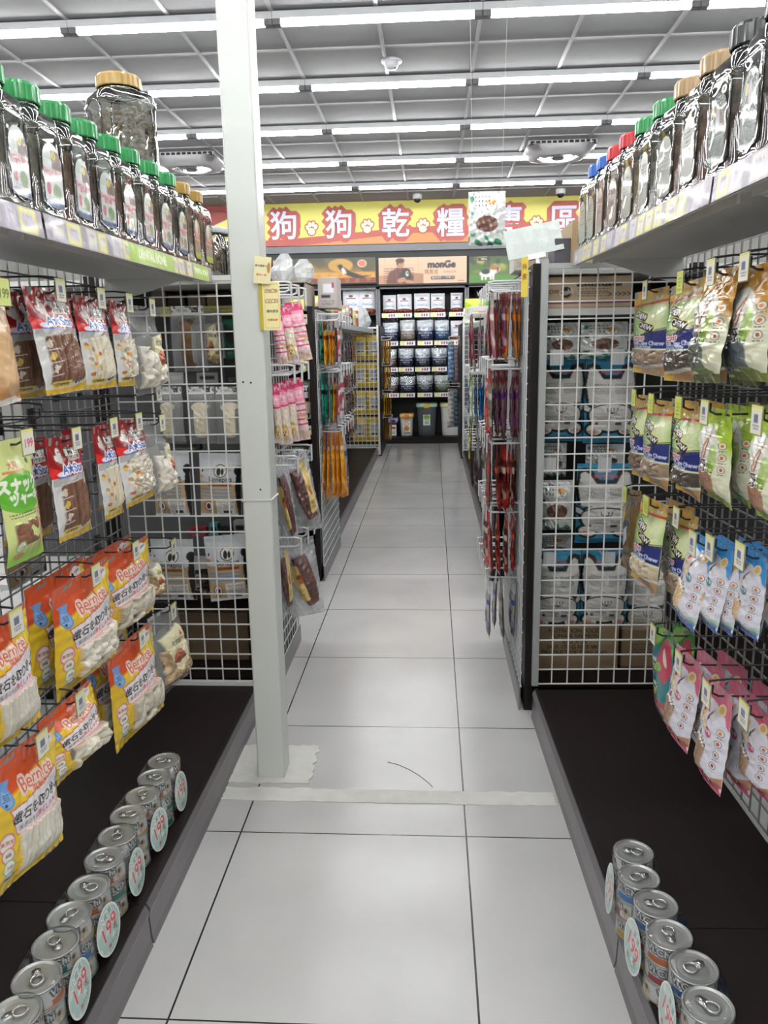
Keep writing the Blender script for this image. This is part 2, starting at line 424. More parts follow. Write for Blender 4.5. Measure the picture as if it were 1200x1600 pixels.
# ---------------------------------------------------------------- materials of the place
def tile_floor():
    m = bpy.data.materials.new('floor_tiles'); m.use_nodes = True; nt = m.node_tree; b = nt.nodes['Principled BSDF']
    tc = nt.nodes.new('ShaderNodeTexCoord'); sp = nt.nodes.new('ShaderNodeSeparateXYZ'); nt.links.new(tc.outputs['Object'], sp.inputs[0])
    def mth(op, a, bb=None):
        n = nt.nodes.new('ShaderNodeMath'); n.operation = op
        for i, v in enumerate((a, bb)):
            if v is None: continue
            if isinstance(v, (int, float)): n.inputs[i].default_value = v
            else: nt.links.new(v, n.inputs[i])
        return n.outputs[0]
    def near_line(out, off, wd):
        f = mth('FRACT', mth('DIVIDE', mth('SUBTRACT', out, off), 0.603)); return mth('GREATER_THAN', mth('ABSOLUTE', mth('SUBTRACT', f, 0.5)), 0.5 - wd / 0.603)
    g = mth('MAXIMUM', near_line(sp.outputs[0], 0.085 - 6.03, 0.0022), near_line(sp.outputs[1], 1.268 - 6.03, 0.0020))
    nz = nt.nodes.new('ShaderNodeTexNoise'); nz.inputs['Scale'].default_value = 2.2; nz.inputs['Detail'].default_value = 5; nt.links.new(tc.outputs['Object'], nz.inputs['Vector'])
    rp = nt.nodes.new('ShaderNodeValToRGB'); rp.color_ramp.elements[0].position = .3; rp.color_ramp.elements[1].position = .7
    rp.color_ramp.elements[0].color = lin((.700, .700, .695)) + (1,); rp.color_ramp.elements[1].color = lin((.755, .755, .748)) + (1,)
    nt.links.new(nz.outputs['Fac'], rp.inputs[0])
    mx = nt.nodes.new('ShaderNodeMix'); mx.data_type = 'RGBA'; nt.links.new(g, mx.inputs['Factor']); nt.links.new(rp.outputs[0], mx.inputs['A']); mx.inputs['B'].default_value = lin((.16, .16, .17)) + (1,)
    nt.links.new(mx.outputs['Result'], b.inputs['Base Color'])
    n2 = nt.nodes.new('ShaderNodeTexNoise'); n2.inputs['Scale'].default_value = 5; nt.links.new(tc.outputs['Object'], n2.inputs['Vector'])
    r2 = nt.nodes.new('ShaderNodeMapRange'); r2.inputs['To Min'].default_value = .15; r2.inputs['To Max'].default_value = .23; b.inputs['Specular IOR Level'].default_value = .5; nt.links.new(n2.outputs['Fac'], r2.inputs['Value']); nt.links.new(r2.outputs[0], b.inputs['Roughness'])
    return m
FLOOR = tile_floor()
CEIL = mat('ceiling_panel', (.555, .555, .56), .9, noise=.03); TBAR = mat('ceiling_bar', (.60, .60, .61), .5)
WALL = mat('wall_paint', (.72, .72, .70), .8); COLM = mat('column_paint', (.80, .82, .80), .32, noise=.02, scale=5, coat=.08)
DECK = mat('dark_deck', (.105, .074, .066), .5, noise=.12, scale=20, spec=.22); KICK = mat('kick_grey', (.48, .465, .48), .32, metal=.35, noise=.08); BLACKP = mat('black_panel', (.095, .075, .068), .42, spec=.25)
WIRE_W = mat('white_wire', (.90, .90, .89), .35, coat=.2); WIRE_D = mat('dark_wire', (.22, .22, .23), .35, metal=.5); WIRE_S = mat('silver_wire', (.86, .87, .88), .25, metal=.25); FRAME_S = mat('silver_frame', (.70, .72, .72), .35, metal=.3)
SHELF = mat('shelf_white', (.80, .80, .79), .4); BLACK = mat('black_board', (.055, .05, .052), .5); GREYB = mat('grey_bar', (.42, .43, .45), .45)
TUBE = mat('tube_light', (1, 1, 1), .5, noise=0, emit=TUBE_POWER); FIX = mat('fixture_white', (.80, .81, .82), .4)
DEEP = mat('deep_dark', (.09, .085, .085), .7)
PRINT = printed('printed_card', .5); GLOSSY = printed('printed_pouch', .26, coat=.35); FILM = printed('printed_film', .16, coat=.4, film=True); MATTE = printed('printed_matte', .55); BACKLIT = printed('backlit_print', .4, emit=POSTER_POWER); FOIL = printed('printed_foil', .22, coat=.5, metal=.25)
CLEAR = clear('clear_plastic'); CLEARJ = clear('clear_jar', gloss=1.0, base=.12, bump=.5, bscale=9); WRAPM = clear('shrink_wrap', gloss=.35, rough=.1)

# ---------------------------------------------------------------- room shell
X0, X1, Y0, Y1, ZC = -5.2, 5.2, -3.2, 10.75, 2.958
def wallbox(name, *b, m=WALL):
    return tag(MB().box(*b).build(name, m), kind='structure')
wallbox('floor', X0, X1, Y0, Y1, -.08, 0, m=FLOOR)
wallbox('wall_back', X0, X1, Y1, Y1 + .12, 0, ZC); wallbox('wall_front', X0, X1, Y0 - .12, Y0, 0, ZC)
wallbox('wall_left', X0 - .12, X0, Y0, Y1, 0, ZC); wallbox('wall_right', X1, X1 + .12, Y0, Y1, 0, ZC)
b = MB().box(X0, X1, Y0, Y1, ZC, ZC + .08)
ROWS = [-2.0, -.92, .17, 1.25, 2.33, 3.41, 4.485, 5.563, 6.650, 7.792, 8.980]
for i, y in enumerate(ROWS):
    y2 = (y + ROWS[i + 1]) / 2 if i + 1 < len(ROWS) else y + .56
    for q in (y, y2): b.box(X0, X1, q - .012, q + .012, ZC - .008, ZC, 1)
for k in range(-9, 9): b.box(.2625 + .5388 * k - .011, .2625 + .5388 * k + .011, Y0, Y1, ZC - .0081, ZC, 1)
tag(b.build('ceiling', [CEIL, TBAR]), kind='structure')

# ceiling lights: long batten fixtures in rows across the shop
fh = MB().box(-.5375, .5375, -.032, .032, 2.915, ZC - .009).mesh('housing', FIX)
tb = MB()
tb.tube([(-.495, 0, 2.906), (.495, 0, 2.906)], .020, 10); tbm = tb.mesh('tube', TUBE, True)
cpm = MB().box(-.0205, .0205, -.026, .026, 2.889, 2.916).mesh('end_bracket', mat('bracket_grey', (.42, .42, .43), .5))
nrow = len(ROWS)
for i, y in enumerate(ROWS):
    for k in range(-3, 4):
        x = -.2745 + 1.0776 * k
        r = empty('ceiling_light', (x, y, 0))
        row = nrow - 1 - i
        tag(r, f"white tube light, {ORD[row]} row from the sign wall, {['third left of', 'second left of', 'just left of', 'over', 'just right of', 'second right of', 'third right of'][k + 3]} the aisle", 'ceiling light', 'ceiling tube lights')
        inst('housing', fh, r); inst('tube', tbm, r); [inst('end_bracket', cpm, r, Matrix.Translation((q, 0, 0))) for q in (-.5165, .5165)]

# column in the aisle and the repaired floor round it
cx0, cx1, cy0, cy1 = -.530, -.448, 2.135, 2.225
c = MB().box(cx0, cx1, cy0, cy1, 0, ZC)
COL = tag(c.build('column', COLM, bevel=.006), 'white painted square steel column standing at the left of the aisle', 'column', kind='structure')
j = MB().box(cx0 - .003, cx1 + .003, cy0 - .003, cy1 + .003, .853, .860); j.build('weld_seam', COLM, COL, bevel=.002)
dd = MB()
for px, py in ((380, 597), (392, 598), (407, 765)):
    p = at(px, py, 1, cy0); dd.tube([(p[0], cy0 + .001, p[2]), (p[0], cy0 - .001, p[2])], .0028, 8)
dd.build('screw_hole', BLACK, COL)
CEM = mat('cement_patch', (.80, .80, .78), .75, noise=.12, scale=25, bump=.3)
rr = random.Random(3)
def blob(x0, x1, y0, y1, n=14, j=.008):
    p = [(x0 + (x1 - x0) * i / n, y0 + rr.uniform(-j, j) * .4) for i in range(n + 1)] + [(x1 + rr.uniform(-j, j), y0 + (y1 - y0) * i / n) for i in range(1, n)]
    p += [(x1 - (x1 - x0) * i / n, y1 + rr.uniform(-j, j)) for i in range(n + 1)] + [(x0 + rr.uniform(-j, j), y1 - (y1 - y0) * i / n) for i in range(1, n)]
    return p
tag(MB().prism(blob(-.62, -.37, 2.11, 2.33), 2, 0, .004).build('cement_patch', CEM), 'rough white cement patch on the floor round the column foot', 'floor repair', kind='structure')
tag(MB().prism(blob(-.612, .345, 2.018, 2.085, 40, .005), 2, 0, .0025).build('cement_strip', CEM), 'pale cement strip filling the floor joint across the aisle', 'floor repair', kind='structure')
ck = [at(x, y, 2, 0) for x, y in ((606, 1191), (622, 1195), (640, 1203), (655, 1212), (668, 1222), (676, 1230))]
crk = MB().tube([(p[0], p[1], .0003) for p in ck], .0012, 5)
for q in (0, 1, 2): pass
tag(crk.build('floor_crack', DEEP), 'thin dark curved crack in the floor tile right of the column', 'floor crack', kind='structure')

# ---------------------------------------------------------------- wire panels and gondolas
def wires(w, h, pitch=.054, r=.0021, mi=0):
    """wire mesh in the local x-z plane, corner at the origin"""
    b = MB(); n = max(1, round(w / pitch)); k = max(1, round(h / pitch))
    for i in range(n + 1): b.box(i * w / n - r, i * w / n + r, -r, r, 0, h)
    for i in range(k + 1): b.box(0, w, -r * 2.6, -r * .6, i * h / k - r, i * h / k + r)
    return b
def mirror(s, pts): return [(p[0] * s, p[1], p[2]) for p in pts]

LM = Matrix.Translation((-.613, 2.575, 0))                     # left bay: inward is -x
RM = Matrix.Translation((.337, 2.565, 0)) @ Matrix.Rotation(math.radians(1.73), 4, 'Z')   # right bay: inward is +x

RAILC = ['#bdb9b4', '#cfc870', '#a59fb0', '#d3cd7c', '#cfc870']
def price_rail(L, seed, green=()):
    R = random.Random(seed); A = Art(L, .045, .005, '#8d8894'); x = -L / 2 + .02
    while x < L / 2 - .05:
        w = R.choice((.05, .045, .06)); c = R.choice(RAILC)
        A.rect(x + w / 2, .0225, w, .04, '#d6ce66' if c in ('#cfc870', '#d3cd7c') else c); A.rect(x + w / 2, .0225, w * .7, .024, '#b9b3c0' if R.random() < .7 else '#d0cec4'); A.smalltext(x + w / 2, .022, w * .5, .018, '#807a90', 3, .6); x += w + R.choice((.004, .03, .01))
    for g0, g1 in green:
        A.rect((g0 + g1) / 2, .0225, g1 - g0, .043, '#9fc43a'); A.text('DENTAL BONE', (g0 + g1) / 2, .022, .03, '#f4f8e0', fitw=(g1 - g0) * .9)
    return A

def gondola(M, s, ys, name, labels, shelf_a, shelf_z, rail_green, grid_mat, depth=.43, deck_z=.10, shelf_from=None):
    """open wire-backed shelving bays; s is the inward direction along local x"""
    for i, (y0, y1) in enumerate(ys):
        r = empty(name, M=M); tag(r, labels[i], 'shelving', 'shelving bays along the aisle')
        def bx(b, a0, a1, *q): return b.box(min(s * a0, s * a1), max(s * a0, s * a1), *q)
        bx(MB(), .016, depth, y0 + .001, y1 - .001, deck_z - .018, deck_z).build('deck', DECK, r, bevel=.002)
        pr = [(0.0, 0.0), (.018, 0.0), (.018, .098), (.010, .100), (.002, .086), (.006, .07), (.004, .02)]
        MB().prism([(s * a, z) for a, z in pr], 1, y0 + .004, y1 - .004).build('kick_plate', KICK, r)
        bx(MB(), .012, .022, y0, y1, deck_z - .006, deck_z + .004).build('bumper_strip', BLACKP, r)
        g = wires(y1 - y0, 1.42, .052, .002); gm = Matrix.Translation((s * (depth + .012), y0, deck_z)) @ Matrix.Rotation(math.radians(90), 4, 'Z')
        g.build('back_grid', grid_mat, r, M=gm)
        for yy in ((y0 + .03, y1 - .03) if i == 0 else (y0 + .03,)):
            bx(MB(), depth + .018, depth + .052, yy - .02, yy + .02, 0, 1.50).build('upright', BLACKP, r)
        z = shelf_z
        b = MB(); bx(b, shelf_a, depth, y0 + .002, y1 - .002, z + .018, z + .026); bx(b, shelf_a, shelf_a + .006, y0 + .002, y1 - .002, z, z + .026); bx(b, shelf_a + .05, shelf_a + .056, y0 + .03, y1 - .03, z + .002, z + .018)
        sh = b.build('shelf', SHELF, r)
        for yy in (y0 + .012, y1 - .012):
            MB().prism([(s * a, zz) for a, zz in ((shelf_a + .06, z + .018), (depth, z + .018), (depth, z - .06), (depth - .05, z - .05))], 1, yy - .0015, yy + .0015).build('shelf_bracket', SHELF, sh)
        A = price_rail(y1 - y0 - .01, 5 + i + (3 if s > 0 else 0), rail_green[i])
        u = (0, 1, 0) if s < 0 else (0, -1, 0)
        me = flat_print('price_rail', A, printed('rail_print', .38, coat=.12), 'mesh')
        fm = frame((s * (shelf_a - .002), (y0 + y1) / 2, z + .044), u, (s * .08, 0, 1)); inst('price_rail', me, sh, fm)

gondola(LM, -1, [(-1.115, 0), (-2.2, -1.115)], 'gondola_shelving', ['left wire-backed shelving bay beyond the deck joint, ending at the white grid', 'nearest left wire-backed shelving bay, cut by the photo edge'], .087, 1.475, [[(-.15, .18), (.36, .52)], []], mat('grey_wire', (.55, .55, .55), .4, metal=.2))
gondola(RM, 1, [(-1.135, 0), (-2.2, -1.135)], 'gondola_shelving', ['right wire-backed shelving bay beyond the deck joint, beside the black end panel', 'nearest right wire-backed shelving bay, cut by the photo edge'], .10, 1.500, [[], [(.1, .5)]], mat('grey_wire_b', (.55, .55, .55), .4, metal=.3), depth=.43)

def grid_panel(M, w, h, label, wm, fm, pitch=.054, r=.0021, posts=(1, 1), bars=(0,), name='wire_grid_panel'):
    root = wires(w, h, pitch, r).build(name, wm, M=M); tag(root, label, 'wire panel', 'white wire panels')
    f = MB()
    if posts[0]: f.box(-.016, .006, -.012, .012, -.005, h + .02)
    if posts[1]: f.box(w - .006, w + .016, -.012, .012, -.005, h + .02)
    for z in bars: f.box(0, w, -.009, .009, z - .008, z + .008)
    if f.v: f.build('frame', fm, root)
    return root
grid_panel(Matrix.Translation((-1.04, 2.585, .105)), .412, 1.385, 'white wire grid closing the far end of the left bay, behind the column', WIRE_W, WIRE_W, .0550, .0021, (0, 0), (0, 1.385))
grid_panel(Matrix.Translation((.358, 2.605, .105)) @ Matrix.Rotation(math.radians(1.73), 4, 'Z'), .43, 1.40, 'white wire grid with silver frame closing the far end of the right bay', WIRE_W, FRAME_S, .0545, .0021, (1, 0), (1.40,))

def end_panel(x0, x1, y0, y1, h, label, side, tiers_label):
    """black gondola end with a wire panel facing the aisle; side: -1 faces -x"""
    r = MB().box(x0, x1, y0, y1, 0, h).build('gondola_end_panel', BLACKP, bevel=.003); tag(r, label, 'end panel', 'black gondola end panels')
    x = x0 - .012 if side < 0 else x1 + .012
    g = wires(y1 - y0 - .04, h - .1, .05, .002); g.build('wire_grid', WIRE_S, r, M=Matrix.Translation((x, y0 + .02, .08)) @ Matrix.Rotation(math.radians(90), 4, 'Z'))
    MB().box(min(x, x + side * .006), max(x, x + side * .006), y0 + .004, y1, 0, .075).build('foot_trim', KICK, r)
    return r
end_panel(.318, .347, 2.61, 3.28, 1.515, 'tall black gondola end panel beside the right white grid', -1, '')
end_panel(-.628, -.600, 2.62, 3.27, 1.50, 'black gondola end panel behind the white column', 1, '')
end_panel(-.640, -.612, 4.15, 4.94, 1.47, 'black gondola end panel with teal and yellow hanging packs, left of the far aisle', 1, '')
end_panel(.325, .353, 4.15, 4.93, 1.47, 'black gondola end panel with blue hanging packs, right of the far aisle', -1, '')

# far bays: dark decks that run on to the sign wall, with white end grids
def far_bay(s, xe, y0, y1, label):
    M = Matrix.Translation((xe, 0, 0)); r = empty('gondola_shelving', M=M); tag(r, label, 'shelving', 'shelving bays along the aisle')
    def bx(b, a0, a1, *q): return b.box(min(s * a0, s * a1), max(s * a0, s * a1), *q)
    n = 4; st = (y1 - y0) / n
    d = MB()
    for i in range(n): bx(d, .016, .42, y0 + i * st + .0015, y0 + (i + 1) * st - .0015, .082, .10)
    d.build('deck', DECK, r)
    k = MB()
    for i in range(n): k.prism([(s * a, z) for a, z in [(0.0, 0.0), (.018, 0.0), (.018, .098), (.010, .100), (.002, .086), (.006, .07), (.004, .02)]], 1, y0 + i * st + .004, y0 + (i + 1) * st - .004)
    k.build('kick_plate', KICK, r)
    bx(MB(), .012, .022, y0, y1, .094, .104).build('bumper_strip', BLACKP, r)
    wires(y1 - y0, 1.4, .06, .002).build('back_grid', mat('grey_wire', '#6a6a6a'), r, M=Matrix.Translation((s * .43, y0, .1)) @ Matrix.Rotation(math.radians(90), 4, 'Z'))
    bx(MB(), .435, .45, y0, y1, .0, 1.5).build('back_panel', DEEP, r)
    b = MB(); bx(b, .03, .42, y0 + .2, y1, 1.385, 1.41); b.build('shelf', SHELF, r)
    bx(MB(), .024, .030, y0 + .2, y1, 1.385, 1.425).build('price_rail', FRAME_S, r)
far_bay(-1, -.625, 4.95, 8.99, 'far left shelving bay with a long dark deck leading to yellow bags')
far_bay(1, .330, 4.94, 8.70, 'far right shelving bay with a long dark deck leading to the narrow white grid')
grid_panel(Matrix.Translation((-1.04, 9.0, .03)), .43, 1.42, 'white wire grid with yellow bags behind it, at the far end of the left side', WIRE_W, WIRE_W, .05, .0026, (1, 1), (0.07, 1.41))
grid_panel(Matrix.Translation((.345, 8.75, .03)), .40, 1.46, 'narrow white wire grid at the far end of the right side', WIRE_W, WIRE_W, .05, .0026, (1, 1), (.07, .9, 1.45))
# closing black strips at the far ends
for x0, x1, y0, y1, lb in ((-.612, -.585, 9.03, 9.95, 'black end panel carrying thin yellow packs near the back shelves on the left'), (.318, .345, 8.78, 9.95, 'black end panel carrying striped pouches near the back shelves on the right')):
    tag(MB().box(x0, x1, y0, y1, 0, 1.47).build('gondola_end_panel', BLACKP, bevel=.003), lb, 'end panel', 'black gondola end panels')

# gondola blocks behind the near grids
def block(name, label, x0, x1, y0, y1, shelves, back=True):
    r = empty(name, (0, 0, 0)); tag(r, label, 'shelving', 'shelving bays along the aisle')
    MB().box(x0, x1, y0, y1, .075, .10).build('deck', DECK, r); MB().box(x0, x1, y0 + .02, y1, 0, .075).build('plinth', BLACKP, r)
    if back: MB().box(x0, x1, y1, y1 + .02, 0, 1.5).build('back_panel', back if back is not True else DEEP, r)
    for z, ya, m in shelves: MB().box(x0, x1, ya, y1, z - .022, z).build('shelf', m, r)
    return r
block('gondola_shelving', 'shelving behind the right white grid holding cartons and blue bags', .36, 1.7, 2.64, 3.22, [(1.378, 2.66, SHELF), (1.505, 2.64, SHELF)])
block('gondola_shelving', 'shelving behind the left white grid holding clear bags and dog treats', -1.7, -.64, 2.64, 3.22, [(1.42, 2.90, SHELF), (.40, 2.80, SHELF), (1.50, 2.66, SHELF)], mat('back_grey', (.30, .30, .31), .7, noise=.3, scale=6))
r = block('gondola_shelving', 'black shelving with black treat packs facing the cross aisle', -1.7, -.645, 4.20, 4.9, [(1.47, 4.20, GREYB)] + [(at(480, q, 1, 4.24)[2] + .010, 4.22, BLACKP) for q in (576, 676, 772)] + [(.34, 4.22, BLACKP)])
block('gondola_shelving', 'black shelving on the far right side of the cross aisle', .36, 1.7, 4.20, 4.9, [(1.47, 4.20, GREYB), (1.0, 4.22, BLACKP), (.5, 4.22, BLACKP)])
# neighbours' backs beyond the wire backs
tag(MB().box(1.35, 1.37, .2, 2.6, 0, 1.5).build('gondola_back_panel', DEEP), 'dark back panel of the next row seen through the right wire back', 'panel')
tag(MB().box(-1.62, -1.60, .2, 2.6, 0, 1.2).build('gondola_back_panel', mat('pale_panel', (.40, .40, .40), .7)), 'pale back panel of the next row seen through the left wire back', 'panel')
# ---------------------------------------------------------------- the sign wall at the end of the aisle
SY = 10.12
def glyphs(txt, size, off, y, cx, cz, mi_mat, name, parent, depth=.004):
    V, T = text_tris(txt, off)
    b = MB(); n = len(V)
    b.add([(cx + v[0] * size, y, cz + v[1] * size) for v in V], [tuple(t) for t in T])
    o = b.build(name, mi_mat, parent); s = o.modifiers.new('solid', 'SOLIDIFY'); s.thickness = depth; s.offset = 0
    return o
root = MB().box(-3.4, 2.7, SY, SY + .05, 2.462, 2.955).build('sign_banner', mat('banner_yellow', (.90, .86, .48), .5, noise=.02)); tag(root, 'yellow and orange banner with big Chinese lettering above the back shelves', 'sign')
BX, BW, BZ = -.35, 6.1, 2.955
A = Art(BW, .493, .0065, '#d6cf6a'); wv = .425 - .125 * sstep(-2.3 - BX, .2 - BX, A.X) - .035 * sstep(.2 - BX, 2.2 - BX, A.X)
A.ink(sstep(-.004, .004, A.Y - wv), '#ad544c'); A.ink(sstep(-.004, .004, A.Y - wv - .065 - .03 * abs(np.sin(A.X * .8))), '#c98a55')
A.poly([(-2.60, 0), (-2.10, 0), (-2.12, .15), (-2.32, .23), (-2.22, .35), (-2.5, .32), (-2.75, .45), (-2.85, .25)], '#8c3a34')
LET = []
for ch, px, py in zip('狗狗乾糧專區', (444, 530, 618, 704, 795, 881), (356, 354, 352, 351, 347, 346)):
    p = at(px, py, 1, SY); LET.append((ch, p)); A.ink(sstep(.3, .7, blur(A.m_text(ch, p[0] - BX, BZ - p[2], .345, 0, 1, .036), 4)), '#ad544c')
for px, py in ((487, 357), (574, 354), (661, 353), (747, 350), (838, 349)):
    p = at(px, py, 1, SY); x, y = p[0] - BX, BZ - p[2]
    for g_, c_ in ((.014, '#9c4038'), (0, '#e6dcc0')):
        for (dx, dz, rx, rz, ro) in ((-.052, -.01, .020, .030, -20), (-.022, -.045, .020, .032, -6), (.020, -.048, .020, .032, 6), (.052, -.018, .020, .030, 24), (-.002, .035, .046, .040, 0)): A.ell(x + dx, y + dz, rx + g_, rz + g_, c_, ro)
flat_print('printed_face', A, PRINT, root, frame((BX, SY - .003, BZ), (1, 0, 0), (0, 0, 1)))
LIL = mat('banner_letter_white', (.78, .79, .88), .4, noise=.02)
for ch, p in LET: glyphs(ch, .345, .018, SY - .012, p[0], p[2], LIL, 'letter', root, .006)

# dark header with the back-lit posters
hd = MB().box(-3.4, 2.7, SY + .035, Y1 - .01, 1.955, 2.46).build('poster_header', BLACK); tag(hd, 'black header board with grey rail between the banner and the back shelves', 'header')
MB().box(-3.4, 2.7, SY, SY + .02, 2.375, 2.455).build('grey_rail', GREYB, hd)
def poster(name, px0, px1, py0, py1, paint, label):
    a = at(px0, (py0 + py1) / 2, 1, SY); b = at(px1, (py0 + py1) / 2, 1, SY); t = at((px0 + px1) / 2, py0, 1, SY)[2]; bt = at((px0 + px1) / 2, py1, 1, SY)[2]
    w, h = b[0] - a[0], t - bt; A = Art(w, h, .008, '#d8a070'); paint(A, w, h)
    r = MB().box(a[0] - .02, b[0] + .02, SY - .03, SY + .03, bt - .02, t + .02).build('lightbox_poster', BLACK); tag(r, label, 'poster', 'back-lit posters')
    flat_print('backlit_sheet', A, BACKLIT, r, frame(((a[0] + b[0]) / 2, SY - .032, t), (1, 0, 0), (0, 0, 1)))
def grad(A, c0, c1, hor=False):
    t = (A.X / A.w + .5) if hor else A.Y / A.h; A.col[..., :3] = np.array(lin(hexc(c0))) * (1 - t[..., None]) + np.array(lin(hexc(c1))) * t[..., None]
def post_man(A, w, h):
    grad(A, '#f3cfae', '#e6b48e'); A.rect(0, h * .85, w, h * .35, '#c9936c'); A.ell(-w * .12, h * .9, w * .3, h * .3, '#b98661'); A.rect(w * .26, h * .5, w * .5, h, '#f1c9a8', a=.9)
    for x in (-.43, -.05): A.line([(w * x, 0), (w * x, h * .6)], .008, '#e0b48f')
    A.line([(-w * .5, h * .3), (0, h * .3)], .008, '#e0b48f')
    A.poly([(-w * .42, h), (-w * .38, h * .55), (-w * .28, h * .36), (-w * .16, h * .42), (-w * .1, h * .75), (-w * .12, h)], '#6e3328')
    for i in range(8): A.line([(-w * .44, h * (.42 + i * .09)), (-w * .1, h * (.40 + i * .09))], .006, '#47201c')
    for i in range(6): A.line([(-w * (.40 - i * .05), h * .4), (-w * (.40 - i * .05), h)], .006, '#8c4636')
    A.ell(-w * .255, h * .24, w * .045, h * .17, '#c78a66'); A.ell(-w * .255, h * .12, w * .052, h * .10, '#45291c'); A.rect(-w * .285, h * .2, w * .02, h * .16, '#45291c')
    A.ell(-w * .2, h * .72, w * .07, h * .2, '#1d1614'); A.ell(-w * .19, h * .55, w * .05, h * .13, '#17110f'); A.ell(-w * .175, h * .62, w * .018, h * .1, '#e8d8c8'); A.ell(-w * .17, h * .6, w * .012, h * .035, '#1a1210')
    A.ell(-w * .24, h * .86, w * .05, h * .09, '#c98e6b', rot=-15); A.ell(-w * .15, h * .93, w * .06, h * .07, '#c98e6b', rot=10)
    A.text('monGe', w * .215, h * .30, h * .36, '#2c2530', bold=2); A.text('瑪恩吉', w * .10, h * .58, h * .19, '#a8783f', bold=1); A.text('寵物食品', w * .31, h * .59, h * .13, '#b08a5a', bold=0)
    A.rect(w * .23, h * .80, w * .27, h * .13, '#3a3340', rad=.01); A.text('嚴選食材・自然本色', w * .23, h * .80, h * .095, '#f4ece4', bold=0); A.smalltext(w * .43, h * .92, w * .09, h * .05, '#6a4a30', 1)
def post_jump(A, w, h):
    grad(A, '#4d4a1e', '#d79a2c'); n = A.noise(16, 5)
    A.ink(sstep(-.1, .3, n) * sstep(h * .8, h * .2, A.Y), '#3a3a16', .8); A.ell(w * .16, h * .30, w * .12, h * .26, '#e0a838', a=.8); A.poly([(w * .22, 0), (w * .5, 0), (w * .5, h * .7), (w * .38, h * .55), (w * .3, h * .2)], '#3c4218', .85); A.rect(0, h * .72, w, h * .3, '#e9a534', a=.8); A.rect(0, h * .9, w, h * .2, '#8c2c14'); A.ink(sstep(0, .5, A.noise(30, 4)) * sstep(h * .55, h * .75, A.Y), '#b37a20', .5)
    A.ink(sstep(-.2, .2, A.noise(22, 4)) * sstep(-w * .05, -w * .25, A.X), '#2c2a12', .8); A.rect(-w * .44, h * .35, w * .14, h * .6, '#d9a877'); A.ell(-w * .17, h * .36, w * .06, h * .22, '#f4dcb4', rot=8)
    A.poly([(w * .12, h * .28), (w * .17, h * .26), (w * .19, h * .36), (w * .26, h * .55), (w * .37, h * .72), (w * .46, h * .70), (w * .36, h * .84), (w * .28, h * .80), (w * .20, h * .66), (w * .15, h * .46)], '#171009')
    A.poly([(w * .165, h * .42), (w * .19, h * .40), (w * .22, h * .6), (w * .18, h * .68)], '#f0e6d6'); A.badge(w * .37, h * .24, w * .045, '#e27a54', '#f6d8c0', h * .15)
    A.text('的 專 家', w * .1, h * .93, h * .12, '#f0e4d0', bold=1)
def post_beagle(A, w, h):
    grad(A, '#33541a', '#5a8420'); n = A.noise(20, 5); A.ink(sstep(0, .4, n) * sstep(h * .7, h * .3, A.Y), '#d2cf54', .6); A.ink(sstep(.0, .4, A.noise(24, 4)) * sstep(h * .5, h * .2, A.Y), '#1d2a0c', .8); A.rect(0, h * .86, w, h * .3, '#4a8a1c'); A.poly([(w * .1, 0), (w * .5, 0), (w * .5, h * .6), (w * .3, h * .5)], '#1c2a10', .8)
    A.ell(-w * .29, h * .66, w * .09, h * .13, '#f2ede4'); A.ell(-w * .31, h * .58, w * .05, h * .10, '#1d1712'); A.ell(-w * .2, h * .5, w * .055, h * .14, '#f0e9df'); A.ell(-w * .215, h * .43, w * .045, h * .09, '#b86a34'); A.ell(-w * .17, h * .50, w * .016, h * .12, '#a05426'); A.ell(-w * .16, h * .47, w * .008, h * .03, '#120d0a')
    for x in (-.35, -.31, -.25, -.22): A.rect(w * x, h * .8, w * .022, h * .18, '#f2ede4')
    A.rect(-w * .33, h * .1, w * .14, h * .14, '#1c1a12'); A.text('瑪恩吉', -w * .33, h * .1, h * .08, '#e8e4d0'); A.text('自然 寵', w * .12, h * .35, h * .11, '#f4f4e4'); A.text('愛犬首選 自然', w * .14, h * .5, h * .10, '#f4f4e4')
poster('a', 428, 587, 404, 443, post_jump, 'back-lit poster of a black dog leaping before orange leaves')
poster('b', 592, 729, 402, 443, post_man, 'back-lit peach poster of a man in a checked shirt hugging a dog')
poster('c', 733, 868, 400, 441, post_beagle, 'back-lit green poster of a beagle standing on grass')
# shelf units under the header
def unit(x0, x1, label, shelves):
    r = empty('display_shelf', ((x0 + x1) / 2, 10.2, 0)); M0 = Matrix.Translation((-(x0 + x1) / 2, -10.2, 0)); tag(r, label, 'shelf unit', 'black shelf units under the posters')
    MB().box(x0, x1, 10.66, 10.69, 0, 1.95).build('back_panel', BLACK, r, M=M0); MB().box(x0 + .02, x1 - .02, 10.15, 10.66, 0, .085).build('plinth', BLACKP, r, M=M0)
    for x in (x0 + .012, x1 - .012): MB().box(x - .012, x + .012, 10.15, 10.66, 0, 1.95).build('side_panel', GREYB if x > x0 + .1 or True else BLACK, r, M=M0)
    MB().box(x0, x1, 10.15, 10.18, 1.93, 1.95).build('top_rail', GREYB, r, M=M0)
    for z in shelves: MB().box(x0 + .024, x1 - .024, 10.19, 10.66, z - .02, z).build('shelf', BLACKP, r, M=M0)
    return r, M0
SHZ = [at(650, y, 1, 10.2)[2] for y in (489, 533, 574, 614)]
U, UM = unit(-.668, .43, 'black shelf unit with rows of white and blue food bags, facing down the aisle', SHZ)
unit(-1.77, -.672, 'black shelf unit left of the central one, two white bags on top', SHZ); unit(.434, 1.53, 'black shelf unit right of the central one, black bags on top', SHZ)
unit(-2.87, -1.774, 'black shelf unit furthest left under the posters', SHZ); unit(1.534, 2.63, 'black shelf unit furthest right under the posters', SHZ)

